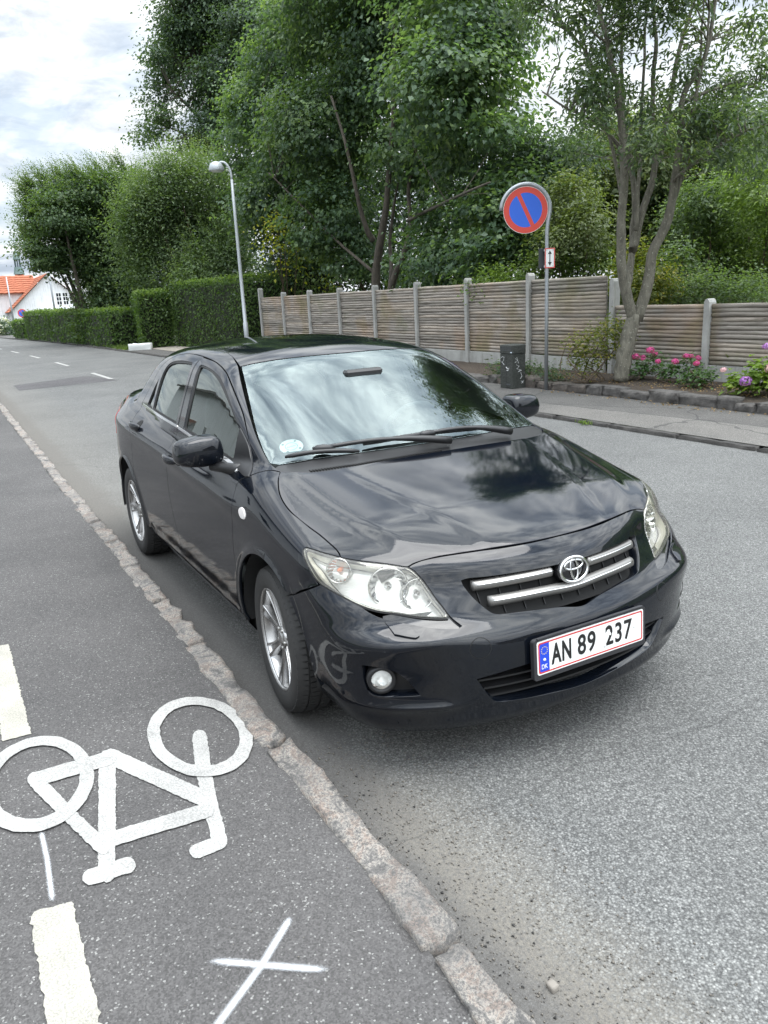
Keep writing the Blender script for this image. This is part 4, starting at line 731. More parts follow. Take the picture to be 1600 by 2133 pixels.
up_shrub('copper_beech', 'huge dark spreading beech overhanging the far hedge', BEECH_BLOBS, BEECH_L, 1500, 66, .44, .16, 24, bb0, 0, cat='tree', stem=.22, nst=9, twm=BARKD, asp=.62, flat=.30, droop=-.1, shell=.45)
# feathery shoots on top of the two big bushes
def shoots(parent_name, blobs, lm, n, ln, size, seed, zmin=.35, lean=(0, 0)):
    r = np.random.default_rng(seed); B = np.array(blobs); k = r.choice(len(B), n); d = unit(r.normal(0, 1, (n, 3))+[0, 0, 1.0]); d[:, 2] = np.maximum(d[:, 2], zmin); d = unit(d)
    base = B[k, :3]+d*B[k, 3:4]*.92; dr = unit(d*.6+[lean[0], lean[1], 1.0]+r.normal(0, .22, (n, 3))); m_ = 16
    t = np.tile(np.linspace(0, 1, m_), n); L_ = np.repeat(np.arange(n), m_); ll = ln*r.uniform(.5, 1.25, n)
    P = base[L_]+dr[L_]*(t*ll[L_])[:, None]; sdv = unit(r.normal(0, 1, (n*m_, 3))); up = unit(dr[L_]*.8+sdv*.8); nr = unit(np.cross(up, sdv)+[0, 0, .5])
    par = bpy.data.objects[parent_name]; o = leaves('shoots', P, nr, up, size*r.uniform(.6, 1.1, n*m_)*(1-.4*t), lm, par, .5, seed, tint=np.clip(.45+.4*t+r.normal(0, .12, n*m_), 0, 1)); o.matrix_parent_inverse = Matrix.Translation(par.location).inverted(); return o
shoots('copper_beech', BEECH_BLOBS, BEECH_L, 1500, .95, .14, 61, zmin=.0, lean=(.15, -1.1))
BU = np.array(BUSH_BLOBS); bu0 = (float(BU[:, 0].mean()), float(BU[:, 1].mean()), .05)
up_shrub('tall_privet', 'tall pale green bush with upright shoots left of the lamp', BUSH_BLOBS, BUSH_L, 1900, 40, .42, .14, 25, bu0, 0, stem=.09, nst=9, asp=.5, flat=1.1, droop=-.9, shell=.5)
shoots('tall_privet', BUSH_BLOBS, BUSH_L, 1500, 1.15, .11, 62, lean=(.1, -.15))
SH = [('bank_shrub', 'olive green shrub on the bank just right of the no-parking sign', OLIVE_L, .085), ('bank_shrub', 'dark leafy shrub above the olive one, left of the ash', DARK_L, .12), ('fence_shrub', 'bright leafy shrub overtopping the fence behind the sign pole', FRESH_L, .075), ('fence_shrub', 'small shrub with turning leaves between the ash stems', MIX_L, .07), ('bank_shrub', 'mid green rounded shrub on the bank right of the ash', BUSH_L, .085), ('bank_shrub', 'green shrub on the bank at the right picture edge', FRESH_L, .09), ('bank_herbs', 'pale upright herbs along the top of the low fence', BUSH_L, .06), ('bank_thicket', 'dark thicket behind the ash stems', OLIVE_L, .12), ('bank_thicket', 'dark thicket high on the bank at the right', DARK_L, .12), ('bank_thicket', 'pale thicket topping the bank below the sky gap', FRESH_L, .13), ('bank_thicket', 'green undergrowth behind the sign and the fence shrub', BUSH_L, .12), ('bank_thicket', 'green undergrowth behind the shrubs right of the ash', OLIVE_L, .12)]
for i, ((nm, lb_, lm, sz), bl) in enumerate(zip(SH, SHRUBS)):
    B = np.array(bl); kx = float(np.clip((B[:, 0].mean()+22)/12, 0, 1)); gz = .18+kx*.42*max(0, B[:, 1].mean()-9.6)
    base = (float(B[:, 0].mean()), float(B[:, 1].mean()), gz)
    area_ = float((B[:, 3]**2).sum()); cl = int(min(1100, 190*area_/(sz*9)**1.0))
    up_shrub(nm, lb_, bl, lm, max(110, int(cl*.62)), 46, .17 if sz < .1 else .25, sz, 70+i, base, 0, asp=.5, flat=.8, droop=-.2 if i != 6 else -1.2, shell=.35)
GB = np.array(GAP_BLOBS); up_shrub('background_thicket', 'dark green thicket filling the gap below the lime crown', GAP_BLOBS, DARK_L, 900, 36, .5, .17, 89, (float(GB[:, 0].mean()), float(GB[:, 1].mean()), .2), 0, stem=.06, asp=.6, shell=.3)
up_shrub('yellow_shrub', 'thin shrub with bright yellow leaves behind the far end of the fence', YELLOW_BLOBS, YEL_L, 60, 10, .22, .11, 90, (-24.0, 9.3, .2), 0, stem=.03, asp=.7, shell=.1, droop=.5, jit=.6)
bw, _ = crown('bank_growth', [(-1.5, 11.0, 1.6, 1.1), (.5, 11.6, 1.9, 1.2), (2.6, 11.2, 1.7, 1.2), (-.5, 13.2, 2.9, 1.3), (2.0, 14, 3.1, 1.4), (4.6, 12.4, 2.2, 1.3), (-2.6, 13.0, 2.8, 1.0)], 420, 46, .24, .11, BUSH_L, None, seed=88, asp=.5, shell=.3); tag(bw, 'dense green growth covering the bank beyond the right picture edge', 'bushes', kind='stuff')
# --- clipped hedges
def hedge(name, label, corners, h, seed, dens=520, size=.075, lm=HEDGE_L, group=None, wob=.10):
    """corners: plan polygon; leaves on the clipped faces over a dark core"""
    r = np.random.default_rng(seed); t = empty(name); tag(t, label, 'hedge', group); c = np.array(corners, float); c0 = c.mean(0)
    if np.sum(c[:, 0]*np.roll(c[:, 1], -1)-np.roll(c[:, 0], -1)*c[:, 1]) < 0: c = c[::-1]
    core = c0+(c-c0)*.96; core = c+unit(c0-c)*.22
    b = MB().prism([tuple(p) for p in core], 0, h-.2); b.build('dark_core', pbr('hedge_core', (.012, .018, .006), .95), t)  # plain dark block added inside to keep the hedge opaque
    P = []; N = []
    for i in range(len(c)):
        a, q = c[i], c[(i+1) % len(c)]; e = q-a; L_ = np.linalg.norm(e); nrm = np.array([e[1], -e[0]])/L_; n = int(L_*h*dens)
        u = r.random(n); z = r.random(n)*h; bulge = wob*np.sin(u*L_*2.1+seed)*np.cos(z*2.3)*.5
        p = np.stack([a[0]+e[0]*u, a[1]+e[1]*u], 1)+nrm*(r.normal(0, .06, n)+bulge-.05)[:, None]; P.append(np.column_stack([p, z])); N.append(np.tile([nrm[0], nrm[1], .25], (n, 1)))
    from math import ceil
    bb_lo, bb_hi = c.min(0), c.max(0); A_ = np.prod(bb_hi-bb_lo); n = int(A_*dens*.8); q = r.uniform(bb_lo, bb_hi, (n, 2)); k = np.ones(n, bool)
    for i in range(len(c)):
        a, e = c[i], c[(i+1) % len(c)]-c[i]; k &= (e[0]*(q[:, 1]-a[1])-e[1]*(q[:, 0]-a[0])) >= -.05
    q = q[k]; P.append(np.column_stack([q, h+r.normal(0, .05, len(q))+np.abs(r.normal(0, .05, len(q)))*(r.random(len(q)) < .25)])); N.append(np.tile([0, 0, 1.], (len(q), 1)))
    P = np.concatenate(P); N = np.concatenate(N); n = len(P); nr = unit(N+r.normal(0, .5, (n, 3))); up = unit(r.normal(0, .6, (n, 3))+[0, 0, .6])
    tn = np.clip(r.normal(.42, .2, n)+.38*(N[:, 2] > .9), 0, 1)  # top leaves tinted lighter, their sunlit look put into the colour
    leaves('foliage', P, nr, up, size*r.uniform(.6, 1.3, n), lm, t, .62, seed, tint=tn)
    at_base(t, (float(c0[0]), float(c0[1]), .04)); 
    for ch in t.children: ch.matrix_parent_inverse = Matrix.Translation((-float(c0[0]), -float(c0[1]), 0))
    return t
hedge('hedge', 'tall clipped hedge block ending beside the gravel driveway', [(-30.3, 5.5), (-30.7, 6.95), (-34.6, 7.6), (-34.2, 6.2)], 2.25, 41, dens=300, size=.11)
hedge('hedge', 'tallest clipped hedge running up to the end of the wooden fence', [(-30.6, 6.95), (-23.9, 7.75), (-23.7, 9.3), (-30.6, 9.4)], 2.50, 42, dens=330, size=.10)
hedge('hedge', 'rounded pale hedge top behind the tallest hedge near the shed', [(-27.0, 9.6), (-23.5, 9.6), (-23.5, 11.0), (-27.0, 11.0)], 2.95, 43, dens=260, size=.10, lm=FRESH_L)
fo = lambda x, d: (x, 4.85+d+curve_off(x)*1.05)
hg = ['far clipped hedge piece nearest the driveway under the beech', 'middle piece of the far clipped hedge', 'far clipped hedge piece before the white porch']
for i, (a, b_) in enumerate(((-33.5, -40.2), (-40.3, -47.5), (-47.6, -55.5))):
    hedge('far_hedge', hg[i], [fo(a, 0.45), fo(b_, .45), fo(b_, 1.7), fo(a, 1.7)], 1.60+.06*i, 44+i, dens=210, size=.13, group='pieces of the far hedge')
hedge('low_far_hedge', 'low clipped hedge at the far left end of the hedge row', [fo(-57.0, .55), fo(-60.5, .55), fo(-60.5, 1.5), fo(-57.0, 1.5)], 1.2, 48, dens=200, size=.13)
# white flowering bush far left
wf = up_shrub('white_flower_bush', 'bush full of white flowers at the far left by the road', [(-71.5, 3.3, .7, .8), (-72.5, 2.6, .8, .8), (-70.6, 3.9, .5, .6)], DARK_L, 160, 18, .25, .16, 95, (-71.5, 3.3, .05), 0, shell=.4)
P, out_, tc_, cc_, r_ = crown_points([(-71.4, 3.3, .8, .85), (-72.4, 2.6, .9, .85)], 70, 14, .14, 96, .85); nn = len(P)
WHF = leaf_mat('white_petal', (.55, .55, .50), (.68, .67, .62), (.75, .72, .70), .3); o = leaves('flowers', P, unit(out_+r_.normal(0, .4, (nn, 3))), unit(r_.normal(0, 1, (nn, 3))), np.full(nn, .14), WHF, wf, .9, 96); o.matrix_parent_inverse = Matrix.Translation(wf.location).inverted()
# --- bed planting
up_shrub('bed_shrub', 'leggy bed shrub with yellowing leaves between sign pole and ash', [(-6.60, 6.98, .78, .20), (-6.35, 7.12, .92, .22), (-6.20, 7.30, 1.02, .20), (-6.62, 7.0, .55, .18), (-6.30, 7.2, .62, .20), (-6.75, 6.86, .80, .10), (-6.12, 7.42, .80, .16), (-6.45, 7.05, .42, .14)], MIX_L, 150, 12, .075, .055, 101, (-6.42, 7.05, .19), 0, stem=.010, nst=8, asp=.6, shell=.2, flat=.8, droop=.1)
for i, (x, y, s_) in enumerate(((-8.35, 6.98, .9), (-7.45, 7.02, .7))):
    up_shrub('ground_cover', ('low dark ground cover left of the cabinet', 'low dark ground cover between cabinet and sign pole')[i], [(x-.35, y, .27, .16), (x, y+.05, .28, .18), (x+.35, y, .25, .15)], DARK_L, int(110*s_), 12, .07, .05, 110+i, (x, y, .19), 0, cat='plant', stem=.006, asp=.6)
PINK = leaf_mat('pink_petal', (.48, .04, .20), (.60, .08, .30), (.68, .20, .42), .25); PURP = leaf_mat('purple_petal', (.28, .10, .42), (.40, .18, .55), (.52, .30, .62), .25); PALEP = leaf_mat('pale_pink_petal', (.60, .30, .40), (.68, .42, .50), (.72, .55, .60), .25)
HYL = leaf_mat('hydrangea_leaf', (.028, .070, .016), (.055, .120, .030), (.10, .17, .05), .3, .5); HYL2 = leaf_mat('pale_hydrangea_leaf', (.08, .15, .025), (.15, .23, .045), (.24, .31, .08), .4)
def hydrangea(label, x, y, blobs_, heads, lm, n, seed, lsz=.085):
    t = up_shrub('hydrangea', label, [(x+a, y+b, c, d) for a, b, c, d in blobs_], lm, n, 7, .06, lsz, seed, (x, y, .20), 0, cat='flower bush', stem=.007, nst=6, asp=.62, shell=.3, flat=.7, droop=.3, group='hydrangeas in the bed')
    for (a, b, c, r0, mt) in heads:
        r = np.random.default_rng(int(seed*17+c*1000)); d = unit(r.normal(0, 1, (130, 3))); P = np.array([x+a, y+b, c])+d*r0*[1, 1, .75]; up = unit(r.normal(0, 1, (130, 3)))
        o = leaves('flower_head', P-up*r0*.12, d, up, np.full(130, r0*.42), mt, t, .95, seed, fold=.05, curl=.02); o.matrix_parent_inverse = Matrix.Translation(t.location).inverted()
    return t
hydrangea('pink hydrangea right beside the ash trunk', -5.72, 7.50, [(0, 0, .42, .17), (.12, .05, .50, .14), (-.10, -.05, .36, .12), (.05, .1, .34, .12)], [(-.16, -.02, .58, .060, PINK), (.05, .05, .68, .060, PINK), (.12, .08, .62, .042, PINK), (-.03, .0, .58, .036, PINK), (.0, -.04, .55, .032, PINK)], HYL, 70, 121, .06)
hydrangea('wider pink hydrangea in the middle of the low fence panel', -5.22, 7.55, [(-.12, -.05, .38, .13), (0, 0, .42, .12), (.2, .15, .48, .14), (.12, .05, .36, .12)], [(-.20, -.10, .53, .042, PINK), (.03, .0, .53, .052, PINK), (.12, .12, .60, .048, PINK), (.25, .22, .57, .048, PINK), (.18, .15, .60, .04, PINK)], HYL, 60, 122, .06)
hydrangea('small hydrangea with one pink head in front of the last post', -4.66, 7.42, [(0, 0, .36, .14), (.10, .05, .34, .13), (-.08, -.05, .30, .11)], [(-.03, -.02, .54, .044, PINK)], HYL, 55, 123, .06)
hydrangea('big pale hydrangea with purple and pink heads at the right edge', -3.50, 7.25, [(-.10, 0, .46, .20), (.15, .10, .56, .24), (-.34, -.16, .38, .13), (.35, .2, .5, .26), (0, -.1, .36, .18), (-.25, -.1, .32, .13)], [(-.02, .0, .82, .05, PURP), (-.10, -.25, .40, .075, PURP), (.14, -.10, .56, .075, PALEP), (.35, .1, .80, .07, PALEP), (-.46, -.22, .52, .04, PALEP)], HYL2, 150, 124, .10)
# litter and weeds
def bits(name, label, n, xr, yr, z, size, lm, seed, cat='litter'):
    r = np.random.default_rng(seed); P = np.column_stack([r.uniform(*xr, n), r.uniform(*yr, n), np.full(n, z)+r.random(n)*.01]); o = leaves(name, P, unit(r.normal(0, .35, (n, 3))+[0, 0, 1]), unit(r.normal(0, 1, (n, 3))*[1, 1, .2]), size*r.uniform(.5, 1.3, n), lm, None, .6, seed); tag(o, label, cat, kind='stuff'); return o
DRY = leaf_mat('dry_leaf', (.12, .07, .03), (.22, .14, .06), (.32, .24, .12), .2)
bits('leaf_litter', 'dry leaves along the foot of the edging stones', 120, (-7, -3), (6.45, 6.75), .064, .04, DRY, 131); bits('bed_litter', 'wood chips and dry leaves on the bed', 900, (-8, -3), (6.95, 7.9), .215, .035, DRY, 132)
for i, (x, y, n) in enumerate(((-4.35, 5.0, 60), (-1.72, 5.02, 40))):
    r = np.random.default_rng(140+i); P = np.column_stack([r.normal(x, .06, n), r.normal(y, .02, n), np.full(n, .01)]); o = leaves('weed_tuft', P, unit(r.normal(0, 1, (n, 3))), unit(r.normal(0, .5, (n, 3))+[0, 0, 1]), r.uniform(.03, .08, n), FRESH_L, None, .14, 140+i); tag(o, ('green weed tuft in the far gutter beside the windscreen', 'green weed tuft in the far gutter at the right edge')[i], 'weed')
def grass(name, label, n, poly, z, seed, hgt=.12, lm=FRESH_L):
    r = np.random.default_rng(seed); (x0, x1), (y0, y1) = poly; P = np.column_stack([r.uniform(x0, x1, n), r.uniform(y0, y1, n), np.full(n, z)]); o = leaves(name, P, unit(r.normal(0, 1, (n, 3))), unit(r.normal(0, .4, (n, 3))+[0, 0, 1]), hgt*r.uniform(.5, 1.4, n), lm, None, .10, seed); tag(o, label, 'grass', kind='stuff')
grass('verge_grass', 'short grass strip in front of the hedge by the driveway', 5000, ((-36, -30.8), (4.9, 6.2)), .06, 150)
grass('bank_grass', 'rough grass and weeds on the bank behind the fence', 16000, ((-20, 2), (8.3, 13)), .22, 151, .5, OLIVE_L)
def _sp(tab):
    t=np.array(tab,float);X=t[:,0];Y=t[:,1]
    if X[0]>X[-1]: X=X[::-1];Y=Y[::-1]
    n=len(X);h=np.diff(X);A=np.eye(n);b=np.zeros(n)
    for i in range(1,n-1):
        A[i,i-1]=h[i-1];A[i,i]=2*(h[i-1]+h[i]);A[i,i+1]=h[i];b[i]=3*((Y[i+1]-Y[i])/h[i]-(Y[i]-Y[i-1])/h[i-1])
    c=np.linalg.solve(A,b);d=np.diff(c)/(3*h);bb=np.diff(Y)/h-h*(2*c[:-1]+c[1:])/3
    e0=bb[0];e1=bb[-1]+2*c[-2]*h[-1]+3*d[-1]*h[-1]**2
    def f(x):
        x=np.asarray(x,float);i=np.clip(np.searchsorted(X,x)-1,0,n-2)
        q=np.clip(x,X[0],X[-1]);u=q-X[i]
        return Y[i]+bb[i]*u+c[i]*u*u+d[i]*u**3+np.where(x<X[0],(x-X[0])*e0,0)+np.where(x>X[-1],(x-X[-1])*e1,0)
    return f
def smax(a,b,k):
    h=np.maximum(k-np.abs(a-b),0)/k
    return np.maximum(a,b)+h*h*k*.25
def smin(a,b,k): return -smax(-a,-b,k)
def sst(a,b,x):
    t=np.clip((x-a)/(b-a),0,1);return t*t*(3-2*t)
def bump(x,c,w): return np.exp(-((x-c)/w)**2)
Hc=_sp([(.95,.735),(.85,.775),(.75,.812),(.6,.855),(.4,.902),(.2,.942),(0,.98),(-.15,1.008),(-.4,1.03),(-.8,1.02),(-1.3,1.03),(-2.2,1.065),(-2.9,1.09),(-3.2,1.105),(-3.4,1.10),(-3.6,1.06)])
Ha=_sp([(.9,.15),(.7,.11),(.6,.085),(.48,.062),(.3,.052),(.1,.04),(-.16,.02),(-.6,.03),(-1.4,.04),(-2.4,.045),(-3,.04),(-3.6,.05)])
_cl=_sp([(-.4,.665),(-.2,.66),(.2,.63),(.45,.57),(.6,.5),(.8,.4)]);_c2=_sp([(-.4,.52),(-.1,.50),(.3,.42),(.75,.28),(.9,.24)])
_kt=_sp([(-3.6,.14),(-2.8,.12),(-.6,.10),(-.2,.12),(.2,.08),(.5,.055),(.9,.055)]);_kf=_sp([(0,.06),(.35,.05),(.55,.06),(.8,.10),(.9,.11)])
def H(x,y):
    h=Hc(x)-Ha(x)*(y/.7)**2.4
    # hood crease: plateau inside, falls to fender outside
    cl=_cl(x)
    w=sst(-.35,-.05,x)*(1-sst(.45,.68,x))
    o=np.maximum(y-cl,0)
    h=h+w*(.012*(1-sst(0,.09,o)) -.05*np.maximum(o-.0,0)*sst(0,.05,o))
    # inner hood creases
    c2=_c2(x)
    h=h+ (sst(-.2,.2,x)*(1-sst(.7,.85,x)))*.004*(1-sst(-.03,.03,y-c2))
    return h
Wm=_sp([(.8,.77),(.7,.825),(.6,.852),(.45,.868),(.3,.876),(.15,.880),(0,.881),(-.3,.875),(-.8,.872),(-1.4,.873),(-2,.875),(-2.6,.879),(-3,.845),(-3.3,.78),(-3.5,.745),(-3.6,.71)])
Wp=_sp([(.12,-.14),(.19,-.085),(.26,-.042),(.34,-.02),(.45,-.008),(.58,-.001),(.70,-.001),(.79,-.006),(.86,-.014),(.92,-.026),(.98,-.043),(1.05,-.068),(1.12,-.10)])
def W(x,z):
    w=Wm(x)+Wp(z)
    # shoulder crease through door handles
    zc=.845+.045*np.clip(-x-.3,0,2.4)
    m=sst(-.0,-.5,x)
    w=w+m*(.012*bump(z,zc-.03,.045)-.010*sst(zc-.005,zc+.05,z))
    # rocker bulge
    w=w+.012*bump(z,.27,.04)*sst(-.3,-.5,x)*(1-sst(-2.0,-2.2,-(-x)))
    # arch lips
    for xc in (0.,-2.6):
        r=np.sqrt((x-xc)**2+(z-.316)**2)
        w=w+.014*bump(r,.372,.035)*sst(.25,.32,z)
    return w
Fc=_sp([(.12,.80),(.17,.865),(.2,.89),(.25,.914),(.3,.928),(.4,.938),(.45,.936),(.5,.930),(.532,.919),(.556,.902),(.582,.884),(.62,.87),(.66,.856),(.7,.84),(.74,.82),(.78,.79),(.81,.757),(.85,.69),(.95,.45)])
Fa=_sp([(.1,.30),(.3,.28),(.45,.27),(.52,.28),(.58,.36),(.64,.46),(.7,.54),(.76,.50),(.85,.45),(.95,.4)])
def Fr(y,z):
    x=Fc(z)-Fa(z)*y*y-.22*(1-sst(.42,.62,z))*y**4+.05*sst(.57,.68,z)*sst(.5,.72,y)
    # ridge under the headlamp
    x=x+.03*bump(z,.553,.035)*bump(y,.62,.16)
    # ledge below the fog lamps
    x=x+.020*bump(z,.297,.020)*sst(.46,.58,y)*(1-sst(.76,.84,y))
    # lower lip
    x=x+.012*bump(z,.215,.028)
    return x
Rc=_sp([(.1,-3.40),(.25,-3.52),(.45,-3.585),(.7,-3.60),(.9,-3.59),(1.02,-3.57),(1.1,-3.54)])
def Re(y,z): return Rc(z)+.16*y*y+.25*y**4
def lower(x,y,z):
    top=z-H(x,y);side=y-W(x,z);fr=(x-Fr(y,z))*.85;re=(Re(y,z)-x)*.95
    kts=np.clip(_kt(x),.05,.15)
    f=smax(top,side,kts)
    f=smax(f,fr,np.clip(_kf(y),.045,.12))
    f=smax(f,re,.14)
    return f
Gb=_sp([(0,.735),(-.4,.757),(-.8,.795),(-1.3,.797),(-2,.782),(-2.5,.748),(-3,.72)])
def G(x,z):
    d=z-.99
    return Gb(x)-.30*d-.27*d*np.abs(d)
Rr=_sp([(-.7,1.345),(-.9,1.402),(-1.1,1.438),(-1.4,1.464),(-1.7,1.472),(-2.0,1.466),(-2.3,1.442),(-2.6,1.395),(-2.9,1.30)])
X0=_sp([(.90,.14),(.95,.058),(1.0,-.05),(1.1,-.274),(1.2,-.500),(1.3,-.728),(1.395,-.950),(1.5,-1.20)])
Xb=_sp([(1.0,-3.12),(1.08,-2.98),(1.2,-2.78),(1.3,-2.61),(1.4,-2.40),(1.5,-2.15)])
def upper(x,y,z):
    rf=z-(Rr(x)-.048*(y/.55)**2.6)
    sd=(y-G(x,z))*.9
    ws=(x-(X0(z)-.075*y*y-.47*y**4))/2.35
    bl=((Xb(z)+.32*y*y)-x)/1.95
    f=smax(rf,sd,.075)
    f=smax(f,ws,.03)
    return np.maximum(smax(f,bl,.06),.93-z)
def F(P):
    x,y,z=P[...,0],np.abs(P[...,1]),P[...,2]
    return smin(lower(x,y,z),upper(x,y,z),.018)
def grad(P,e=1e-3):
    g=np.stack([F(P+np.eye(3)[i]*e)-F(P-np.eye(3)[i]*e) for i in range(3)],-1)
    return g/np.maximum(np.linalg.norm(g,axis=-1,keepdims=True),1e-9)
def cast(O,D,t0,t1,n=160):
    """first root of F along O+tD, t in[t0,t1]; nan if none"""
    O=np.asarray(O,float);D=np.broadcast_to(np.asarray(D,float),O.shape)
    N=len(O);ts=np.linspace(t0,t1,n);lo=np.full(N,np.nan);prev=F(O+D*t0);act=np.ones(N,bool)
    for a,b in zip(ts[:-1],ts[1:]):
        cur=F(O+D*b);hit=act&(prev>0)&(cur<=0);lo[hit]=a;act&=~hit;prev=cur
        if not act.any():break
    l=lo.copy();h=lo+(ts[1]-ts[0])
    for _ in range(22):
        m=(l+h)/2;v=F(O+D*m[:,None])>0;l=np.where(v,m,l);h=np.where(v,h,m)
    return O+D*((l+h)/2)[:,None]
# ------------------------------------------------------------------ the parked car
# car paint and trim
def make_paint():
    m, t, b = mat_new('black_paint'); g = NT(t)
    tcn = g.n('ShaderNodeTexCoord').outputs['Object']
    dust = g.noise(tcn, 9, 6, .65)
    fine = g.noise(tcn, 160, 3, .6)
    d = g.math('MULTIPLY', g.ramp(dust.outputs[0], [(.42, 0), (.75, 1)]).outputs[0], fine.outputs[0])
    b.inputs['Base Color'].default_value = (.006, .0075, .010, 1)
    g.link(g.mix(d, (.0030, .0045, .0080), (.008, .0085, .009)), b.inputs['Base Color'])
    b.inputs['Roughness'].default_value = .5; b.inputs['Specular IOR Level'].default_value = 0.0
    b.inputs['Coat Weight'].default_value = 1; b.inputs['Coat IOR'].default_value = 1.53
    g.link(g.math('MULTIPLY_ADD', d, .05, .004), b.inputs['Coat Roughness'])
    # faint orange peel
    b2 = g.bump(g.noise(tcn, 260, 2, .5).outputs[0], .02, .002); g.link(b2, b.inputs['Coat Normal'])
    return m
PAINT = make_paint()
TRIM = pbr('black_plastic', (.012, .012, .013), .42)
GLOSSTRIM = pbr('gloss_black_trim', (.008, .008, .009), .12, coat=.5)
RUBBER = pbr('rubber_seal', (.010, .010, .010), .6)
CHROME = pbr('chrome', (.72, .72, .72), .09, 1.0)
SATIN = pbr('satin_silver', (.42, .41, .39), .30, 1.0)
LINER = pbr('wheel_arch_liner', (.012, .012, .012), .85)
DARKIN = pbr('dark_void', (.004, .004, .004), .8)
SEATM = pbr('seat_fabric', (.30, .295, .28), .9)
DASHM = pbr('dashboard_plastic', (.085, .087, .09), .7)
LIGHTIN = pbr('headliner', (.42, .41, .39), .9)
def thin_glass(name, tint, ior=1.62, haze=0.0, hazec=(.8, .8, .75), rough=0.0, rtint=(1, 1, 1)):
    m, t, b = mat_new(name); g = NT(t); t.nodes.remove(b)
    tr = g.n('ShaderNodeBsdfTransparent', {'Color': (*tint, 1)}); gl = g.n('ShaderNodeBsdfGlossy', {'Color': (*rtint, 1), 'Roughness': rough})
    fr = g.n('ShaderNodeFresnel', {'IOR': ior})
    base = tr.outputs[0]
    if haze > 0:
        df = g.n('ShaderNodeBsdfDiffuse', {'Color': (*hazec, 1)})
        if isinstance(haze, float) or True:
            tcn = g.n('ShaderNodeTexCoord').outputs['Object']
            hz = g.math('MULTIPLY', g.ramp(g.noise(tcn, 14, 5, .6).outputs[0], [(.25, .55), (.75, 1.35)]).outputs[0], haze)
        mx = g.n('ShaderNodeMixShader', {0: hz}); g.link(tr.outputs[0], mx.inputs[1]); g.link(df.outputs[0], mx.inputs[2]); base = mx.outputs[0]
    mx2 = g.n('ShaderNodeMixShader', {0: fr.outputs[0]}); g.link(base, mx2.inputs[1]); g.link(gl.outputs[0], mx2.inputs[2])
    g.link(mx2.outputs[0], t.nodes['Material Output'].inputs[0]); return m
GLASS = thin_glass('car_glass', (.80, .90, .88), 2.15, rtint=(.86, .99, 1.0))
SIDEGLASS = thin_glass('side_window_glass', (.42, .50, .46), 2.3, rtint=(.93, 1.0, .97))
LENS = thin_glass('headlamp_lens', (.97, .965, .93), 1.5, .09, (.78, .76, .68), .0)

car = empty('parked_car')
tag(car, 'glossy black four-door sedan parked with its right wheels close to the granite kerb', 'car')

class Planar:
    def __init__(s, d):
        s.d = np.array(d, float)/np.linalg.norm(d)
        a = np.array([0, 0, 1.]) if abs(s.d[2]) < .9 else np.array([1., 0, 0])
        s.e1 = np.cross(a, s.d); s.e1 /= np.linalg.norm(s.e1); s.e2 = np.cross(s.d, s.e1)
    def fwd(s, P): P = np.asarray(P, float); return np.stack([P@s.e1, P@s.e2], -1)
    def rays(s, uv, P0): return P0+s.d*.45, np.broadcast_to(-s.d, (len(uv), 3))
    def pos(s, uv, guess): return uv[:, :1]*s.e1+uv[:, 1:]*s.e2+s.d*guess
class Cyl:
    def __init__(s, cx, sg=1): s.cx = cx; s.sg = sg
    def fwd(s, P): P = np.asarray(P, float); return np.stack([.85*np.arctan2(P[..., 1]*s.sg, (P[..., 0]-s.cx)*s.sg), P[..., 2]], -1)
def body_cast(O, D, n=70):
    t = np.zeros(len(O))
    for k in range(n):
        f = F(O+D*t[:, None]); t = t+np.clip(f, -.1, .12)*.72
        if np.abs(f).max() < 2e-5: break
    return O+D*t[:, None], np.abs(F(O+D*t[:, None]))
def surfs(P, d):
    P = np.asarray(P, float); d = np.array(d, float)/np.linalg.norm(d); q, _ = body_cast(P+d*.35, np.broadcast_to(-d, P.shape)); return q
def surf(p, d): return surfs([p], d)[0]
class Table:
    def __init__(s, us, vs, mk, D, k):
        s.us, s.vs = us, vs; UU, VV = np.meshgrid(us, vs, indexing='ij'); O = mk(UU.ravel(), VV.ravel())
        q, _ = body_cast(O, np.broadcast_to(np.array(D, float), O.shape)); s.T = q[:, k].reshape(UU.shape)
    def __call__(s, u, v):
        a = np.clip((u-s.us[0])/(s.us[1]-s.us[0]), 0, len(s.us)-1.001); b = np.clip((v-s.vs[0])/(s.vs[1]-s.vs[0]), 0, len(s.vs)-1.001)
        i, j = int(a), int(b); a -= i; b -= j; T = s.T
        return float((T[i, j]*(1-a)+T[i+1, j]*a)*(1-b)+(T[i, j+1]*(1-a)+T[i+1, j+1]*a)*b)
top_at = Table(np.arange(-2.5, .66, .025), np.arange(-.72, .721, .03), lambda u, v: np.stack([u, v, 0*u+1.7], 1), (0, 0, -1), 2)
_front = Table(np.arange(-.5, .501, .0125), np.arange(.24, .745, .0125), lambda u, v: np.stack([0*u+1.3, u, v], 1), (-1, 0, 0), 0)
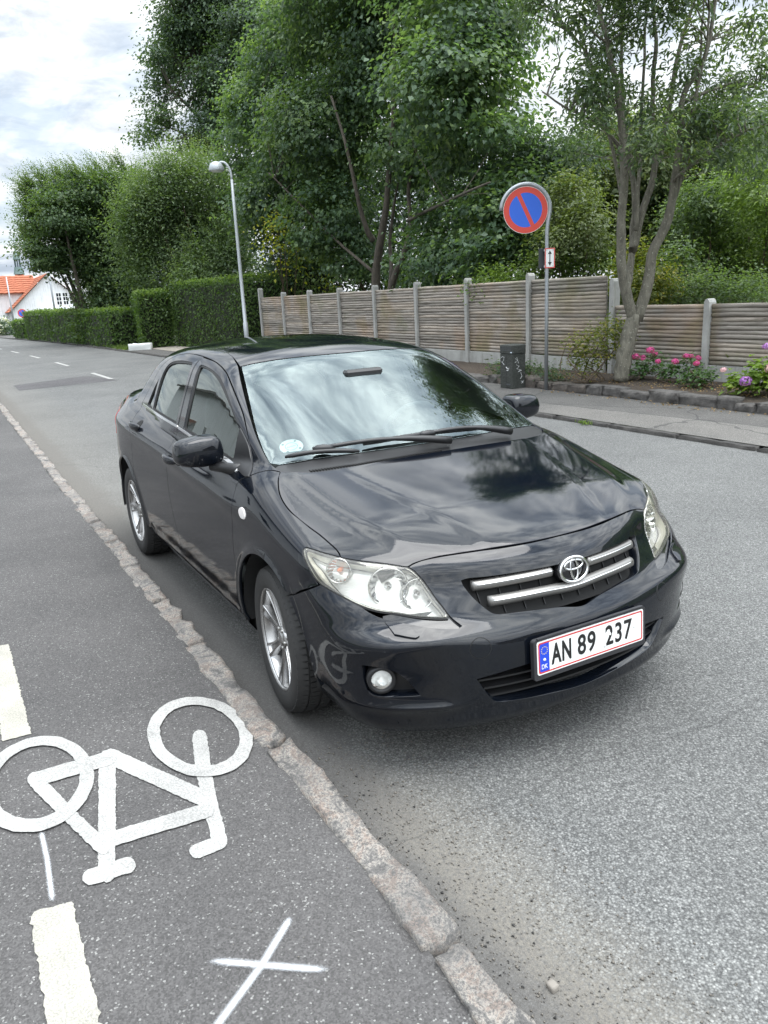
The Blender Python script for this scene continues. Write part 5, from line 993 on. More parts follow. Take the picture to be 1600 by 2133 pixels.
def resample(P, h, closed=True, corner=38):
    """Catmull-Rom resample of a 2D loop, keeping corners"""
    P = np.asarray(P, float); n = len(P); out = []
    def ang(i):
        a = P[i]-P[i-1]; b = P[(i+1) % n]-P[i]; c = a@b/(np.linalg.norm(a)*np.linalg.norm(b)+1e-12); return math.degrees(math.acos(max(-1, min(1, c))))
    cor = [ang(i) > corner for i in range(n)]
    for i in range(n):
        p1 = P[i]; p2 = P[(i+1) % n]; j = (i+1) % n
        l = np.linalg.norm(p2-p1); k = max(1, int(round(l/h)))
        p0 = P[i-1]; p3 = P[(i+2) % n]
        m1 = (p2-p1) if cor[i] else (p2-p0)/(np.linalg.norm(p2-p1)+np.linalg.norm(p1-p0))*l
        m2 = (p2-p1) if cor[j] else (p3-p1)/(np.linalg.norm(p3-p2)+np.linalg.norm(p2-p1))*l
        for q in range(k):
            u = q/k; u2 = u*u; u3 = u2*u
            out.append((2*u3-3*u2+1)*p1+(u3-2*u2+u)*m1+(-2*u3+3*u2)*p2+(u3-u2)*m2)
    return np.array(out)
def inpoly(Q, poly):
    x, y = Q[:, 0], Q[:, 1]; r = np.zeros(len(Q), bool); n = len(poly); j = n-1
    for i in range(n):
        xi, yi = poly[i]; xj, yj = poly[j]
        if yi != yj: r ^= ((yi > y) != (yj > y)) & (x < (xj-xi)*(y-yi)/(yj-yi)+xi)
        j = i
    return r
def area(p): return .5*np.sum(p[:, 0]*np.roll(p[:, 1], -1)-np.roll(p[:, 0], -1)*p[:, 1])
def inset(p, d):
    if abs(d) < 1e-9: return p
    a = np.roll(p, 1, 0); b = np.roll(p, -1, 0); t1 = p-a; t2 = b-p
    t1 /= np.linalg.norm(t1, axis=1, keepdims=True)+1e-12; t2 /= np.linalg.norm(t2, axis=1, keepdims=True)+1e-12
    n = np.stack([-(t1+t2)[:, 1], (t1+t2)[:, 0]], 1); ln = np.linalg.norm(n, axis=1, keepdims=True)+1e-9; n /= ln
    return p+n*d/np.clip(ln/2, .5, 1)
PCACHE = {}
def panel(name, loop, mp, mat, holes=(), h=.024, gap=.0028, off=0.0, flange=.014, mirror=False, parent=None, both=False, eh=None, holeflange=None, round_=.0016, label=None):
    parent = parent or car
    uvl = resample(mp.fwd(np.array(loop)), eh or h*.5)
    if area(uvl) < 0: uvl = uvl[::-1]
    uvl = inset(uvl, gap)
    hl = []
    for hp in holes:
        q = resample(mp.fwd(np.array(hp)), eh or h*.5)
        if area(q) < 0: q = q[::-1]
        hl.append(inset(q, -gap)[::-1])
    lo = uvl.min(0); hi = uvl.max(0)
    gx = np.arange(lo[0], hi[0], h); gy = np.arange(lo[1], hi[1], h*.87)
    G_ = np.array([(x+(j % 2)*h*.5, y) for j, y in enumerate(gy) for x in gx])
    keep = inpoly(G_, uvl)
    for q in hl: keep &= ~inpoly(G_, q)
    G_ = G_[keep]; rings = [uvl]+hl; B = np.concatenate(rings)
    if len(G_):
        dmin = np.concatenate([np.sqrt(((G_[i:i+400, None]-B[None])**2).sum(-1)).min(1) for i in range(0, len(G_), 400)])
        G_ = G_[dmin > h*.38]
    Q = np.concatenate([B, G_]) if len(G_) else B
    ed = []; st = 0
    for r in rings:
        ed += [(st+i, st+(i+1) % len(r)) for i in range(len(r))]; st += len(r)
    vo, eo, fo, ov, oe, of = delaunay_2d_cdt([Vector(q) for q in Q], ed, [], 0, 1e-7)
    vo = np.array([tuple(v) for v in vo]); nmap = [o[0] if o else -1 for o in ov]
    tri = np.array([f for f in fo if len(f) == 3]); cen = vo[tri].mean(1)
    k = inpoly(cen, uvl)
    for q in hl: k &= ~inpoly(cen, q)
    tri = tri[k]
    # cast on the master body
    if isinstance(mp, Cyl):
        th = vo[:, 0]/.85; dirs = np.stack([np.cos(th)*mp.sg, np.sin(th)*mp.sg, 0*th], 1)
        O = np.array([mp.cx, 0, 0])+dirs*1.5; O[:, 2] = vo[:, 1]; D = -dirs
    else:
        O = vo[:, :1]*mp.e1+vo[:, 1:]*mp.e2; L3 = np.asarray(loop, float); dd = L3@mp.d
        O = O+mp.d*(dd.max()+.35); D = np.broadcast_to(-mp.d, O.shape)
    P, err = body_cast(O, D)
    if err.max() > 2e-3: print('panel', name, 'max err', err.max(), (err > 2e-3).sum())
    N = grad(P)
    P = P+N*off
    # orientation
    t0 = tri[0]; fn = np.cross(P[tri[:, 1]]-P[tri[:, 0]], P[tri[:, 2]]-P[tri[:, 0]])
    flip = (fn*N[tri[:, 0]]).sum(1) < 0
    tri[flip] = tri[flip][:, ::-1]
    V = [P]; NN = [N]; faces = [tuple(f) for f in tri]; nv = len(P)
    # flange rings
    inv = {o: i for i, o in enumerate(nmap)}
    st = 0
    for ri, r in enumerate(rings):
        ids = np.array([inv.get(st+i, -1) for i in range(len(r))]); st += len(r)
        if (ids < 0).any(): ids = ids[ids >= 0]
        fl_ = flange if ri == 0 else (flange if holeflange is None else holeflange)
        if fl_ <= 0: continue
        p = P[ids]; n_ = N[ids]; tg = np.roll(p, -1, 0)-np.roll(p, 1, 0); tg /= np.linalg.norm(tg, axis=1, keepdims=True)+1e-12
        o_ = np.cross(tg, n_)
        # outward = away from interior
        cpt = mp.fwd(p+o_*.004); ins = inpoly(cpt, uvl)
        for q in hl: ins &= ~inpoly(cpt, q)
        if ins.mean() > .5: o_ = -o_
        # smooth the flange normal direction
        p1 = p-n_*round_+o_*round_*.6; p2 = p-n_*fl_+o_*round_*.6
        V += [p1, p2]; m_ = n_*.45+o_*.9; m_ /= np.linalg.norm(m_, axis=1, keepdims=True); NN += [m_, o_]
        c = len(ids); a0 = nv; b0 = nv+c; nv += 2*c
        for i in range(c):
            j = (i+1) % c
            for A, Bq in ((lambda i: ids[i], lambda i: a0+i), (lambda i: a0+i, lambda i: b0+i)):
                faces.append((A(i), Bq(i), Bq(j), A(j)))
    V = np.concatenate(V); NN = np.concatenate(NN)
    # make flange winding consistent with normals
    F2 = []
    for f in faces:
        a, b_, c_ = V[f[0]], V[f[1]], V[f[2]]
        if np.dot(np.cross(b_-a, c_-a), NN[list(f)].mean(0)) < 0: f = f[::-1]
        F2.append(f)
    outs = []
    for s in ((1, -1) if (both or mirror) else (1,)):
        Vs = V*[1, s, 1]; Ns = NN*[1, s, 1]; Fs = F2 if s == 1 else [f[::-1] for f in F2]
        o = mesh_np(name, Vs, Fs, mat, True, parent, Ns)
        if label and s == 1: o['label'] = label
        outs.append(o)
    return outs if len(outs) > 1 else outs[0]
def sym(half, first_on_axis=True):
    """mirror a half loop (y<0 given as |y|) into a closed loop"""
    R_ = [(x, -y, z) for x, y, z in half]; L_ = [(x, y, z) for x, y, z in half[::-1] if abs(y) > 1e-6]
    return R_+L_
def neg(l): return [(x, -y, z) for x, y, z in l]
HF = [(-.148, .710, .990), (-.125, .727, .982), (-.108, .736, .972), (-.058, .758, .953), (0, .777, .931), (.063, .787, .910), (.132, .789, .890), (.2, .783, .875), (.276, .773, .855), (.331, .765, .843), (.398, .759, .827), (.445, .754, .813), (.471, .754, .802), (.485, .758, .794)]
LT = [(.485, .758, .794), (.527, .721, .786), (.568, .676, .780), (.607, .627, .773), (.632, .593, .765), (.642, .576, .761)]
HE = [(.642, .576, .761), (.643, .556, .769), (.650, .523, .777), (.668, .466, .784), (.690, .405, .788), (.717, .320, .791), (.738, .240, .7915), (.757, .130, .792), (.763, 0, .793)]
CW = [(-.148, .710, .990), (-.095, .660, .988), (-.058, .598, .985), (-.036, .508, .987), (-.022, .379, .991), (-.014, .2, .996), (-.012, 0, .998)]
LI = [(.642, .576, .761), (.658, .561, .748), (.676, .544, .722), (.697, .529, .690), (.726, .519, .657), (.752, .508, .631), (.774, .501, .608)]
LB = [(.779, .507, .601), (.765, .537, .603), (.737, .592, .611), (.698, .663, .627), (.662, .718, .639), (.619, .759, .655), (.559, .797, .678), (.509, .822, .695), (.476, .838, .707)]
LO = [(.447, .849, .728), (.419, .855, .757), (.379, .853, .786), (.353, .844, .805), (.357, .832, .813), (.395, .816, .810), (.431, .796, .804)]
CUT = [(.79, .49, .592), (.815, .477, .576), (.815, .488, .573), (.775, .568, .583), (.728, .635, .598), (.683, .703, .616), (.655, .733, .632)]
def arch(cx, r, a0, a1, n, y=.87): return [(cx+r*math.cos(rad(a)), y, .318+r*math.sin(rad(a))) for a in np.linspace(a0, a1, n)]
FA = (.022, .378); RA = (-2.605, .385)

def xz(l, y=.87): return [tuple(p) for p in surfs([(x, -.8, z) for x, z in l], (0, -1, 0))]
# --- hood
hood = panel('hood', sym([(x, y, z) for x, y, z in CW[::-1]+HF[1:]+LT[1:]+HE[1:]]), Planar((0, 0, 1)), PAINT, h=.020)
# --- front bumper
seam = [(.47, .846, .700), (.42, .867, .676), (.36, .873, .648), (.30, .88, .620)]
bl = HE[::-1]+LI[1:]+CUT+LB[5:]+seam[1:-1]+arch(*FA, 49, -20, 10)
bl += [(.40, .80, .185), (.55, .74, .178), (.68, .62, .172), (.78, .45, .170), (.84, .25, .170), (.865, 0, .170)]
GU = [(.743, .419, .705), (.752, .400, .7095), (.776, .334, .7095), (.813, .205, .711), (.828, .110, .711), (.840, 0, .711)]
GLo = [(.895, 0, .563), (.884, .099, .577), (.860, .243, .588), (.841, .323, .592), (.830, .351, .598), (.812, .373, .618), (.780, .400, .654), (.750, .418, .692)]
gr_half = GU[::-1]+GLo[::-1]
gr_loop = sym(GU[::-1]+GLo[::-1])
lw_half = [(.925, 0, .418), (.91, .25, .413), (.885, .40, .398), (.873, .452, .390), (.877, .432, .355), (.879, .405, .312), (.880, .384, .291), (.886, .348, .281), (.911, .165, .266), (.917, 0, .257)]
lw_loop = sym(lw_half)
fog_h = [(.672, .790, .458), (.694, .775, .459), (.739, .721, .447), (.762, .684, .418), (.781, .650, .371), (.788, .637, .349), (.743, .705, .346), (.694, .763, .346), (.676, .780, .362), (.670, .789, .406)]
CY = Cyl(.1)
bumper = panel('front_bumper', sym(bl), CY, PAINT, holes=[gr_loop, lw_loop, neg(fog_h), fog_h], h=.022, flange=.016, holeflange=.05, eh=.010)
# --- fender
fl = neg(xz([(-.272, .962)]))+[(-.20, .742, .992), (-.148, .712, .990)]+HF[1:]+LO[::-1]+[(.47, .846, .704), (.42, .867, .680), (.36, .873, .652), (.30, .88, .624)]+neg(xz([(x, z) for x, y, z in arch(*FA, 54, 186, 26)]))+neg(xz([(-.356, .262), (-.368, .285), (-.385, .493), (-.381, .582), (-.374, .668), (-.360, .754), (-.342, .823), (-.345, .855), (-.352, .905), (-.335, .938)]))
fender = panel('front_fender', neg(fl), Planar((.12, -1, .75)), PAINT, h=.022, both=True, eh=.011)
# --- doors
belt = [(-.36, .955), (-.6, .978), (-.9, 1.000), (-1.2, 1.020), (-1.5, 1.035), (-2.0, 1.049), (-2.55, 1.056)]
def bz(x): return float(np.interp(-x, [-b[0] for b in belt], [b[1] for b in belt]))
gapA = [(-.368, .285), (-.385, .493), (-.381, .582), (-.374, .668), (-.360, .754), (-.342, .823), (-.345, .855), (-.352, .905), (-.335, .938), (-.272, .962)]
framF = [(-.335, .995), (-.371, 1.016), (-.433, 1.072), (-.582, 1.168), (-.748, 1.249), (-.909, 1.318), (-1.011, 1.350), (-1.214, 1.383), (-1.465, 1.399)]
gapB = [(-1.452, 1.25), (-1.444, 1.10), (-1.450, 1.03), (-1.462, .95), (-1.472, .85), (-1.474, .76), (-1.462, .66), (-1.435, .54), (-1.408, .44), (-1.40, .285)]
winF = [(-1.330, bz(-1.33)+.012), (-1.338, 1.15), (-1.358, 1.262), (-1.385, 1.355), (-1.375, 1.362), (-1.305, 1.360), (-1.16, 1.347), (-.996, 1.319), (-.874, 1.280), (-.745, 1.222), (-.635, 1.163), (-.50, 1.082), (-.42, 1.02), (-.405, .985), (-.55, bz(-.55)+.012), (-.9, bz(-.9)+.012), (-1.15, bz(-1.15)+.012)]
SIDE = Planar((0, -1, .12))
doorF = panel('front_door', xz(gapA)+xz(framF, .68)+xz(gapB), SIDE, PAINT, holes=[xz(winF, .72)], h=.024, both=True, eh=.012, holeflange=.02, flange=.02)
def child_panel(i, par, *a, **k): return panel(*a, parent=par, **k)
framR = [(-1.465, 1.402), (-1.704, 1.407), (-1.962, 1.392), (-2.12, 1.356), (-2.249, 1.302), (-2.353, 1.212), (-2.45, 1.135), (-2.552, 1.060)]
gapC = [(-2.545, 1.03), (-2.471, .984), (-2.404, .946), (-2.35, .89), (-2.335, .80), (-2.335, .72)]
winR = [(-1.515, bz(-1.5)+.012), (-1.505, 1.2), (-1.535, 1.357), (-1.55, 1.366), (-1.767, 1.368), (-1.958, 1.353), (-2.06, 1.322), (-2.115, 1.26), (-2.135, 1.1), (-2.137, bz(-2.13)+.012)]
winQ = [(-2.185, 1.24), (-2.242, 1.187), (-2.32, 1.10), (-2.345, 1.075), (-2.34, bz(-2.34)+.010), (-2.185, bz(-2.2)+.012)]
ra = [(x, z) for x, y, z in arch(*RA, 47, 2, 12)]
doorR = panel('rear_door', xz(framR[::1], .66)+xz(gapC)+xz(ra)+xz([(-2.2, .285), (-1.40, .285)])+xz(gapB[::-1][1:]), SIDE, PAINT, holes=[xz(winR, .7), xz(winQ, .7)], h=.024, both=True, eh=.012, holeflange=.02, flange=.02)
# window glass sits a little inside the frame
def grow(l, d): q = np.array(l); c = q.mean(0); return [tuple(p+(p-c)/np.linalg.norm(p-c)*d) for p in q]
for nm, wl, par in (('front_door_window', winF, doorF), ('rear_door_window', winR, doorR), ('quarter_window', winQ, doorR)):
    pr = panel(nm, xz(grow(wl, .004), .72), SIDE, SIDEGLASS, h=.04, off=-.010, flange=0, both=True, eh=.02, parent=car)
    for a, b in zip(pr, par): a.parent = b
    loop = np.array(wl)
# rubber window surrounds (ring just inside the opening) and bright belt strip
def ring_panel(nm, wl, wd, mat, off, par):
    pr = panel(nm, xz(grow(wl, .003), .72), SIDE, mat, holes=[xz(grow(wl, -wd), .72)], h=.02, off=off, gap=0, flange=.004, both=True, eh=.014, holeflange=.006)
    for a, b in zip(pr, par): a.parent = b
ring_panel('window_seal', winF, .012, RUBBER, -.004, doorF); ring_panel('window_seal', winR, .012, RUBBER, -.004, doorR); ring_panel('window_seal', winQ, .010, RUBBER, -.004, doorR)
# dark pillar covers between the windows
pc = xz([(-1.390, 1.372), (-1.343, 1.15), (-1.338, bz(-1.34)+.01), (-1.440, bz(-1.44)+.006), (-1.436, 1.10), (-1.444, 1.25), (-1.455, 1.385)], .7)
pr = panel('pillar_cover', pc, SIDE, GLOSSTRIM, h=.03, off=.0015, flange=.004, both=True)
for a, b in zip(pr, doorF): a.parent = b
pc = xz([(-1.475, 1.385), (-1.462, 1.25), (-1.454, 1.10), (-1.460, bz(-1.46)+.006), (-1.506, bz(-1.5)+.01), (-1.498, 1.2), (-1.528, 1.372)], .7)
pr = panel('pillar_cover', pc, SIDE, GLOSSTRIM, h=.03, off=.0015, flange=.004, both=True)
for a, b in zip(pr, doorR): a.parent = b
def strip(x0, x1, par, nm='belt_moulding', mat=None, dz=-.006, wd=.012, off=.004):
    xs = np.linspace(x0, x1, 14); top = [(x, bz(x)+dz+wd) for x in xs]; bot = [(x, bz(x)+dz) for x in xs[::-1]]
    pr = panel(nm, xz(top+bot, .8), SIDE, mat or CHROME, h=.02, off=off, flange=.006, both=True, gap=0, eh=.02)
    for a, b in zip(pr, par): a.parent = b
strip(-.43, -1.442, doorF); strip(-1.458, -2.50, doorR)
# mirror sail (black triangle at the front of the door window)
sail = xz([(-.262, .960), (-.300, .985), (-.371, 1.012), (-.433, 1.066), (-.556, 1.130), (-.552, 1.06), (-.548, bz(-.548)+.01), (-.40, bz(-.40)+.004), (-.30, .955)], .78)
sailp = panel('mirror_base', sail, SIDE, TRIM, h=.02, off=.006, flange=.014, both=True, eh=.01)
for a, b in zip(sailp, doorF): a.parent = b
# --- A pillar, roof rail, C pillar and rear quarter
RS = [(-.986, .556, 1.364), (-1.09, .535, 1.390), (-1.196, .518, 1.41), (-1.426, .497, 1.433), (-1.677, .487, 1.442), (-1.867, .485, 1.442), (-2.2, .487, 1.41), (-2.42, .497, 1.365)]
WL = [(-.148, .710, .990), (-.20, .718, 1.005), (-.242, .723, 1.018), (-.321, .716, 1.052), (-.457, .692, 1.116), (-.634, .646, 1.202), (-.827, .595, 1.295), (-.986, .554, 1.364)]
bside = WL+RS[1:]+[(-2.55, .53, 1.30), (-2.75, .58, 1.20), (-2.93, .615, 1.11), (-3.03, .65, 1.085), (-3.30, .66, 1.07), (-3.42, .655, 1.05), (-3.40, .70, .99), (-3.20, .765, .985), (-3.03, .80, .975), (-3.0, .835, .90), (-3.02, .845, .80), (-3.0, .86, .68)]
bside += neg(xz([(x, z) for x, y, z in arch(*RA, 152, 47, 24)]))+neg(xz(gapC[::-1]))+neg(xz(framR[::-1]))+neg(xz(framF[::-1][1:]))+neg(xz([(-.272, .964)]))+[(-.20, .742, .994)]
bs = panel('body_side', neg(bside), Planar((.0, -1, .62)), PAINT, h=.024, both=True, eh=.012)
# --- roof and glass
roof = panel('roof', sym([(-.950, 0, 1.3935), (-.955, .2, 1.391), (-.968, .40, 1.380), (-.986, .552, 1.366)]+RS[1:]+[(-2.40, .30, 1.40), (-2.39, 0, 1.41)]), Planar((0, 0, 1)), PAINT, h=.04, eh=.02)
WSP = Planar((.43, 0, .9))
wsl_h = [(-.947, 0, 1.3925), (-.952, .2, 1.390), (-.965, .40, 1.379), (-.982, .548, 1.3655)]+[(x, y-.004, z) for x, y, z in WL[::-1][1:]][:-2]+[(-.200, .690, 1.022), (-.165, .60, 1.035), (-.125, .40, 1.034), (-.107, .2, 1.030), (-.103, 0, 1.028)]
wind = panel('windscreen', sym(wsl_h), WSP, GLASS, h=.045, gap=.003, off=-.002, flange=.004, eh=.02)
def shrink(h_, d, dt, db):
    out = []
    for x, y, z in h_: out.append((x, max(0, y-d*min(1, y/.5)), z))
    return out
frit_in = [(-.885, 0, 1.369), (-.888, .2, 1.366), (-.90, .40, 1.354), (-.908, .505, 1.340), (-.90, .528, 1.332), (-.80, .560, 1.288), (-.617, .610, 1.200), (-.419, .656, 1.106), (-.310, .680, 1.052), (-.285, .670, 1.050), (-.235, .56, 1.064), (-.205, .40, 1.066), (-.19, .2, 1.066), (-.185, 0, 1.065)]
FRIT = pbr('windscreen_frit', (.02, .02, .022), .55)
frit = panel('windscreen_frit', sym(wsl_h), WSP, FRIT, holes=[sym(frit_in)], h=.03, gap=.004, off=-.006, flange=0, eh=.02, parent=wind)
back = panel('rear_window', sym([(-2.41, 0, 1.40), (-2.42, .30, 1.39), (-2.44, .49, 1.36), (-2.56, .525, 1.295), (-2.75, .575, 1.20), (-2.92, .605, 1.11), (-2.97, .4, 1.09), (-2.98, 0, 1.085)]), Planar((-.5, 0, .86)), SIDEGLASS, h=.05, off=-.003, flange=.004, eh=.025)
# cowl between hood and windscreen
cow_h = [(-.016, 0, .998), (-.018, .2, .996), (-.026, .379, .991), (-.040, .508, .987), (-.062, .598, .985), (-.098, .660, .988), (-.150, .706, .992), (-.20, .712, 1.005), (-.205, .693, 1.020), (-.168, .60, 1.035), (-.128, .40, 1.033), (-.109, .2, 1.029), (-.105, 0, 1.028)]
cowl = panel('cowl_panel', sym(cow_h), Planar((.2, 0, 1)), TRIM, h=.02, gap=.001, off=-.006, flange=.02, eh=.012)
slots = MB()
for y in np.arange(-.60, .02, .0125):
    xx = float(np.interp(abs(y), [0, .2, .4, .6], [-.032, -.034, -.044, -.085]))
    q = top_at(xx, y)
    slots.box((xx-.012, y-.0026, q-.010), (xx+.012, y+.0042, q-.0030))
slots.build('cowl_grille', DARKIN, cowl)
# --- headlamps
lamp_loop = LT+LI[1:]+LB+LO
LMP = Planar((.75, -.62, .35))
lens = panel('headlamp', neg(lamp_loop), LMP, LENS, h=.018, gap=.003, off=.0015, flange=.012, both=True, eh=.008, round_=.003)
def fluted(name, col, rough, sc, st):
    m, t, b = mat_new(name); g = NT(t); b.inputs['Base Color'].default_value = (*col, 1); b.inputs['Metallic'].default_value = 1; b.inputs['Roughness'].default_value = rough
    P = g.n('ShaderNodeNewGeometry').outputs['Position']; R_ = g.n('ShaderNodeVectorMath', {0: P, 1: (1.0, 1.0, .25)}, operation='MULTIPLY').outputs[0]
    w = g.n('ShaderNodeTexVoronoi', {'Vector': R_, 'Scale': sc}); g.link(g.bump(w.outputs['Distance'], st, .02), b.inputs['Normal']); return m
CHROMEBOWL = pbr('lamp_reflector', (.68, .69, .70), .06, 1.0)
HOUSE = pbr('lamp_housing', (.60, .60, .585), .25, .45, coat=.4)
BEZEL = pbr('lamp_bezel', (.70, .68, .60), .35, .1, coat=.3)
AMBER = pbr('amber_bulb', (.75, .22, .08), .25, coat=.5)
house = panel('lamp_housing', neg(lamp_loop), LMP, HOUSE, h=.02, gap=.006, off=-.055, flange=0, both=True, eh=.01)
rim_h = panel('lamp_bezel', neg(lamp_loop), LMP, BEZEL, h=.02, gap=.004, off=-.004, flange=.05, both=True, eh=.01, holes=[neg(grow([tuple(p) for p in lamp_loop], -.013))], holeflange=.045)
LABEL_SEAL = panel('lamp_seal', neg(lamp_loop), LMP, RUBBER, holes=[neg(grow([tuple(p) for p in lamp_loop], -.005))], h=.02, gap=-.003, off=-.004, flange=.012, both=True, eh=.008)
dv_ = np.array([.80, -.55, .20]); dv_ /= np.linalg.norm(dv_)
bowls = []
for (pp, r, dd, nm) in (((.655, -.660, .700), .066, (.88, -.40, .12), 'low_beam_reflector'), ((.715, -.570, .668), .054, (.93, -.30, .10), 'high_beam_reflector'), ((.515, -.795, .752), .042, (.72, -.66, .15), 'indicator_reflector')):
    d = Vector(dd).normalized(); p = Vector(surf(pp, np.array(d))) - d*.034
    Mx = Matrix.Translation(p) @ d.to_track_quat('Z', 'Y').to_matrix().to_4x4()
    b = MB(); n = 34; k = 9; V = []; Fq = []
    for i in range(k):
        rr = r*(.16+.84*i/(k-1)); zz = -.048+.048*(i/(k-1))**1.8
        for j in range(n):
            fac = 1+ (.05 if j % 2 else -.05)*(i/(k-1)); V.append(Mx @ Vector((rr*fac*math.cos(2*math.pi*j/n), rr*fac*math.sin(2*math.pi*j/n), zz)))
    Fq = [(i*n+j, i*n+(j+1) % n, (i+1)*n+(j+1) % n, (i+1)*n+j) for i in range(k-1) for j in range(n)]+[tuple(range(n))]
    bulb = MB(); bulb.lathe([(.0005, .004), (r*.17, -.004), (r*.22, -.02), (r*.20, -.05)], 20, Mx)
    rimb = MB(); rimb.lathe([(r*1.0, .0), (r*1.05, .003), (r*1.10, 0), (r*1.08, -.01)], 40, Mx, close=False)
    for s in (1, -1):
        Vs = [(v[0], v[1]*s, v[2]) for v in V]; Fs = Fq if s == 1 else [f[::-1] for f in Fq]
        o = mesh_np(nm, Vs, Fs, CHROMEBOWL, False, lens[0 if s == 1 else 1])
        for q, m_, nn in ((bulb, AMBER if 'indicator' in nm else CHROME, 'bulb'), (rimb, CHROME, 'reflector_rim')):
            mesh_np(nn, [(v[0], v[1]*s, v[2]) for v in q.v], q.f if s == 1 else [f[::-1] for f in q.f], m_, True, lens[0 if s == 1 else 1])
for a, b, c_, e_ in zip(house, rim_h, LABEL_SEAL, lens): a.parent = e_; b.parent = e_; c_.parent = e_
# dark slot under the inner end of each lamp
for s in (0, 1): pass
cutp = panel('lamp_surround', neg(LI[-2:]+CUT[:6]+[(.683, .703, .620), (.70, .66, .625)]+LB[0:4][::-1]), LMP, GLOSSTRIM, h=.02, gap=-.004, off=-.012, flange=0, both=True)
# washer covers, towing-eye cap, side repeaters
wash = panel('washer_cover', neg([(.690, .705, .605), (.731, .647, .594), (.786, .628, .565), (.782, .640, .560), (.735, .693, .570)]), LMP, PAINT, h=.012, gap=0, off=.009, flange=.012, both=True, eh=.006)
tow = surfs([(.865, -.438+.036*math.cos(a), .503+.034*math.sin(a)) for a in np.linspace(0, 2*math.pi, 28)[:-1]], (1, 0, 0))
panel('towing_eye_cap', [tuple(p) for p in tow], CY, PAINT, h=.015, gap=.0, off=.0008, flange=.006, both=True, eh=.006)
towr = panel('cap_gap', [tuple(p) for p in tow], CY, DARKIN, holes=[grow([tuple(p) for p in tow], -.0005)], h=.015, gap=-.0025, off=.0004, flange=.001, both=True, eh=.006)
REP = pbr('repeater_lens', (.78, .74, .72), .12, coat=1)
rep = [(-.206+.034*math.cos(a), .87, .825+.021*math.sin(a)-.004*math.cos(a)) for a in np.linspace(0, 2*math.pi, 25)[:-1]]
panel('side_repeater', neg(rep), SIDE, REP, h=.012, gap=0, off=.006, flange=.010, both=True, eh=.005, round_=.005)
# --- grille: dark mesh, two bright bars, emblem
def front_at(y, z, back=0.0): return _front(y, z)-back
DARKTRIM = pbr('grille_plastic', (.006, .006, .0065), .5)
grille = MB()
ys = np.linspace(-.40, .40, 41)
for i in range(40):
    pass
nz = 12
V = []; Fq = []
for y in ys:
    for k in range(nz+1):
        z = .555+.165*k/nz; V.append((front_at(y, z)-.055, y, z))
for i in range(40):
    for k in range(nz):
        a = i*(nz+1)+k; Fq.append((a, a+nz+1, a+nz+2, a+1))
gb = mesh_np('grille', V, Fq, DARKIN, True, car)
for y in np.arange(-.36, .361, .08):
    b = MB(); za, zb = (.575+.10*max(0, abs(y)-.30)), .705
    pts = [(front_at(y, z)-.048, y, z) for z in np.linspace(za, zb, 6)]
    V = []; 
    for p in pts: V += [(p[0], p[1]-.002, p[2]), (p[0], p[1]+.002, p[2]), (p[0]-.03, p[1]+.002, p[2]), (p[0]-.03, p[1]-.002, p[2])]
    Fq = [(4*i+j, 4*i+(j+1) % 4, 4*i+4+(j+1) % 4, 4*i+4+j) for i in range(5) for j in range(4)]
    mesh_np('grille_rib', V, Fq, DARKTRIM, False, gb)
def bar(zc, y0, y1, hgt, nm, mat, fwd=0.0, n=40):
    V = []; prof = [(-.018, .50), (-.004, .46), (.004, .30), (.007, .0), (.004, -.30), (-.004, -.46), (-.018, -.50)]
    for t in np.linspace(0, 1, n):
        y = y0+(y1-y0)*t; z = zc(y)
        x = front_at(y, z)-.010+fwd
        for dx, dz in prof: V.append((x+dx, y, z+dz*hgt))
    k = len(prof); Fq = [(i*k+j, i*k+j+1, (i+1)*k+j+1, (i+1)*k+j) for i in range(n-1) for j in range(k-1)]+[tuple(range(k)), tuple((n-1)*k+j for j in range(k-1, -1, -1))]
    return fix_normals(mesh_np(nm, V, Fq, mat, True, gb))
up = lambda y: .6855-.010*(abs(y)/.38)**2+.004
lo_ = lambda y: .630-.004*(abs(y)/.36)**2-.006*math.exp(-(y/.1)**2)
BARG = pbr('grille_bar_grey', (.25, .243, .232), .42, .8)
for zf, ya, yb in ((up, -.385, -.088), (up, .088, .385), (lo_, -.345, .345)):
    bar(zf, ya, yb, .038, 'grille_bar', BARG, .0)
    bar(lambda y, zf=zf: zf(y)+.0065, ya+.010, yb-.010*(yb > .1), .0095, 'bright_strip', CHROME, .0045)
# emblem
em = Vector((front_at(0, .687)+.006, 0, .687)); et = Matrix.Translation(em) @ Matrix.Rotation(rad(-12), 4, 'Y') @ Matrix(((0, 0, 1, 0), (1, 0, 0, 0), (0, 1, 0, 0), (0, 0, 0, 1)))
def ell(cx, cy, a, b, r, n=48, m=et, flat=.6):
    V = []; k = 8
    for i in range(n):
        t = 2*math.pi*i/n; p = Vector((cx+a*math.cos(t), cy+b*math.sin(t), 0)); nn = Vector((b*math.cos(t), a*math.sin(t), 0)).normalized()
        for j in range(k):
            q = 2*math.pi*j/k; V.append(m @ (p+nn*math.cos(q)*r+Vector((0, 0, math.sin(q)*r*flat))))
    return V, [(i*k+j, i*k+(j+1) % k, ((i+1) % n)*k+(j+1) % k, ((i+1) % n)*k+j) for i in range(n) for j in range(k)]
eb = MB(); eb.add(*ell(0, 0, .064, .045, .0062)); eb.add(*ell(0, .017, .043, .0165, .0042)); eb.add(*ell(0, .002, .0165, .0385, .0042))
emb = eb.build('emblem', CHROME, car, True)
bk = MB(); bk.lathe([(.0001, -.004), (.060, -.004), (.066, -.012), (.070, -.03)], 40, et @ Matrix.Diagonal((1, .72, 1, 1))); bk.build('emblem_backplate', GLOSSTRIM, emb, True)
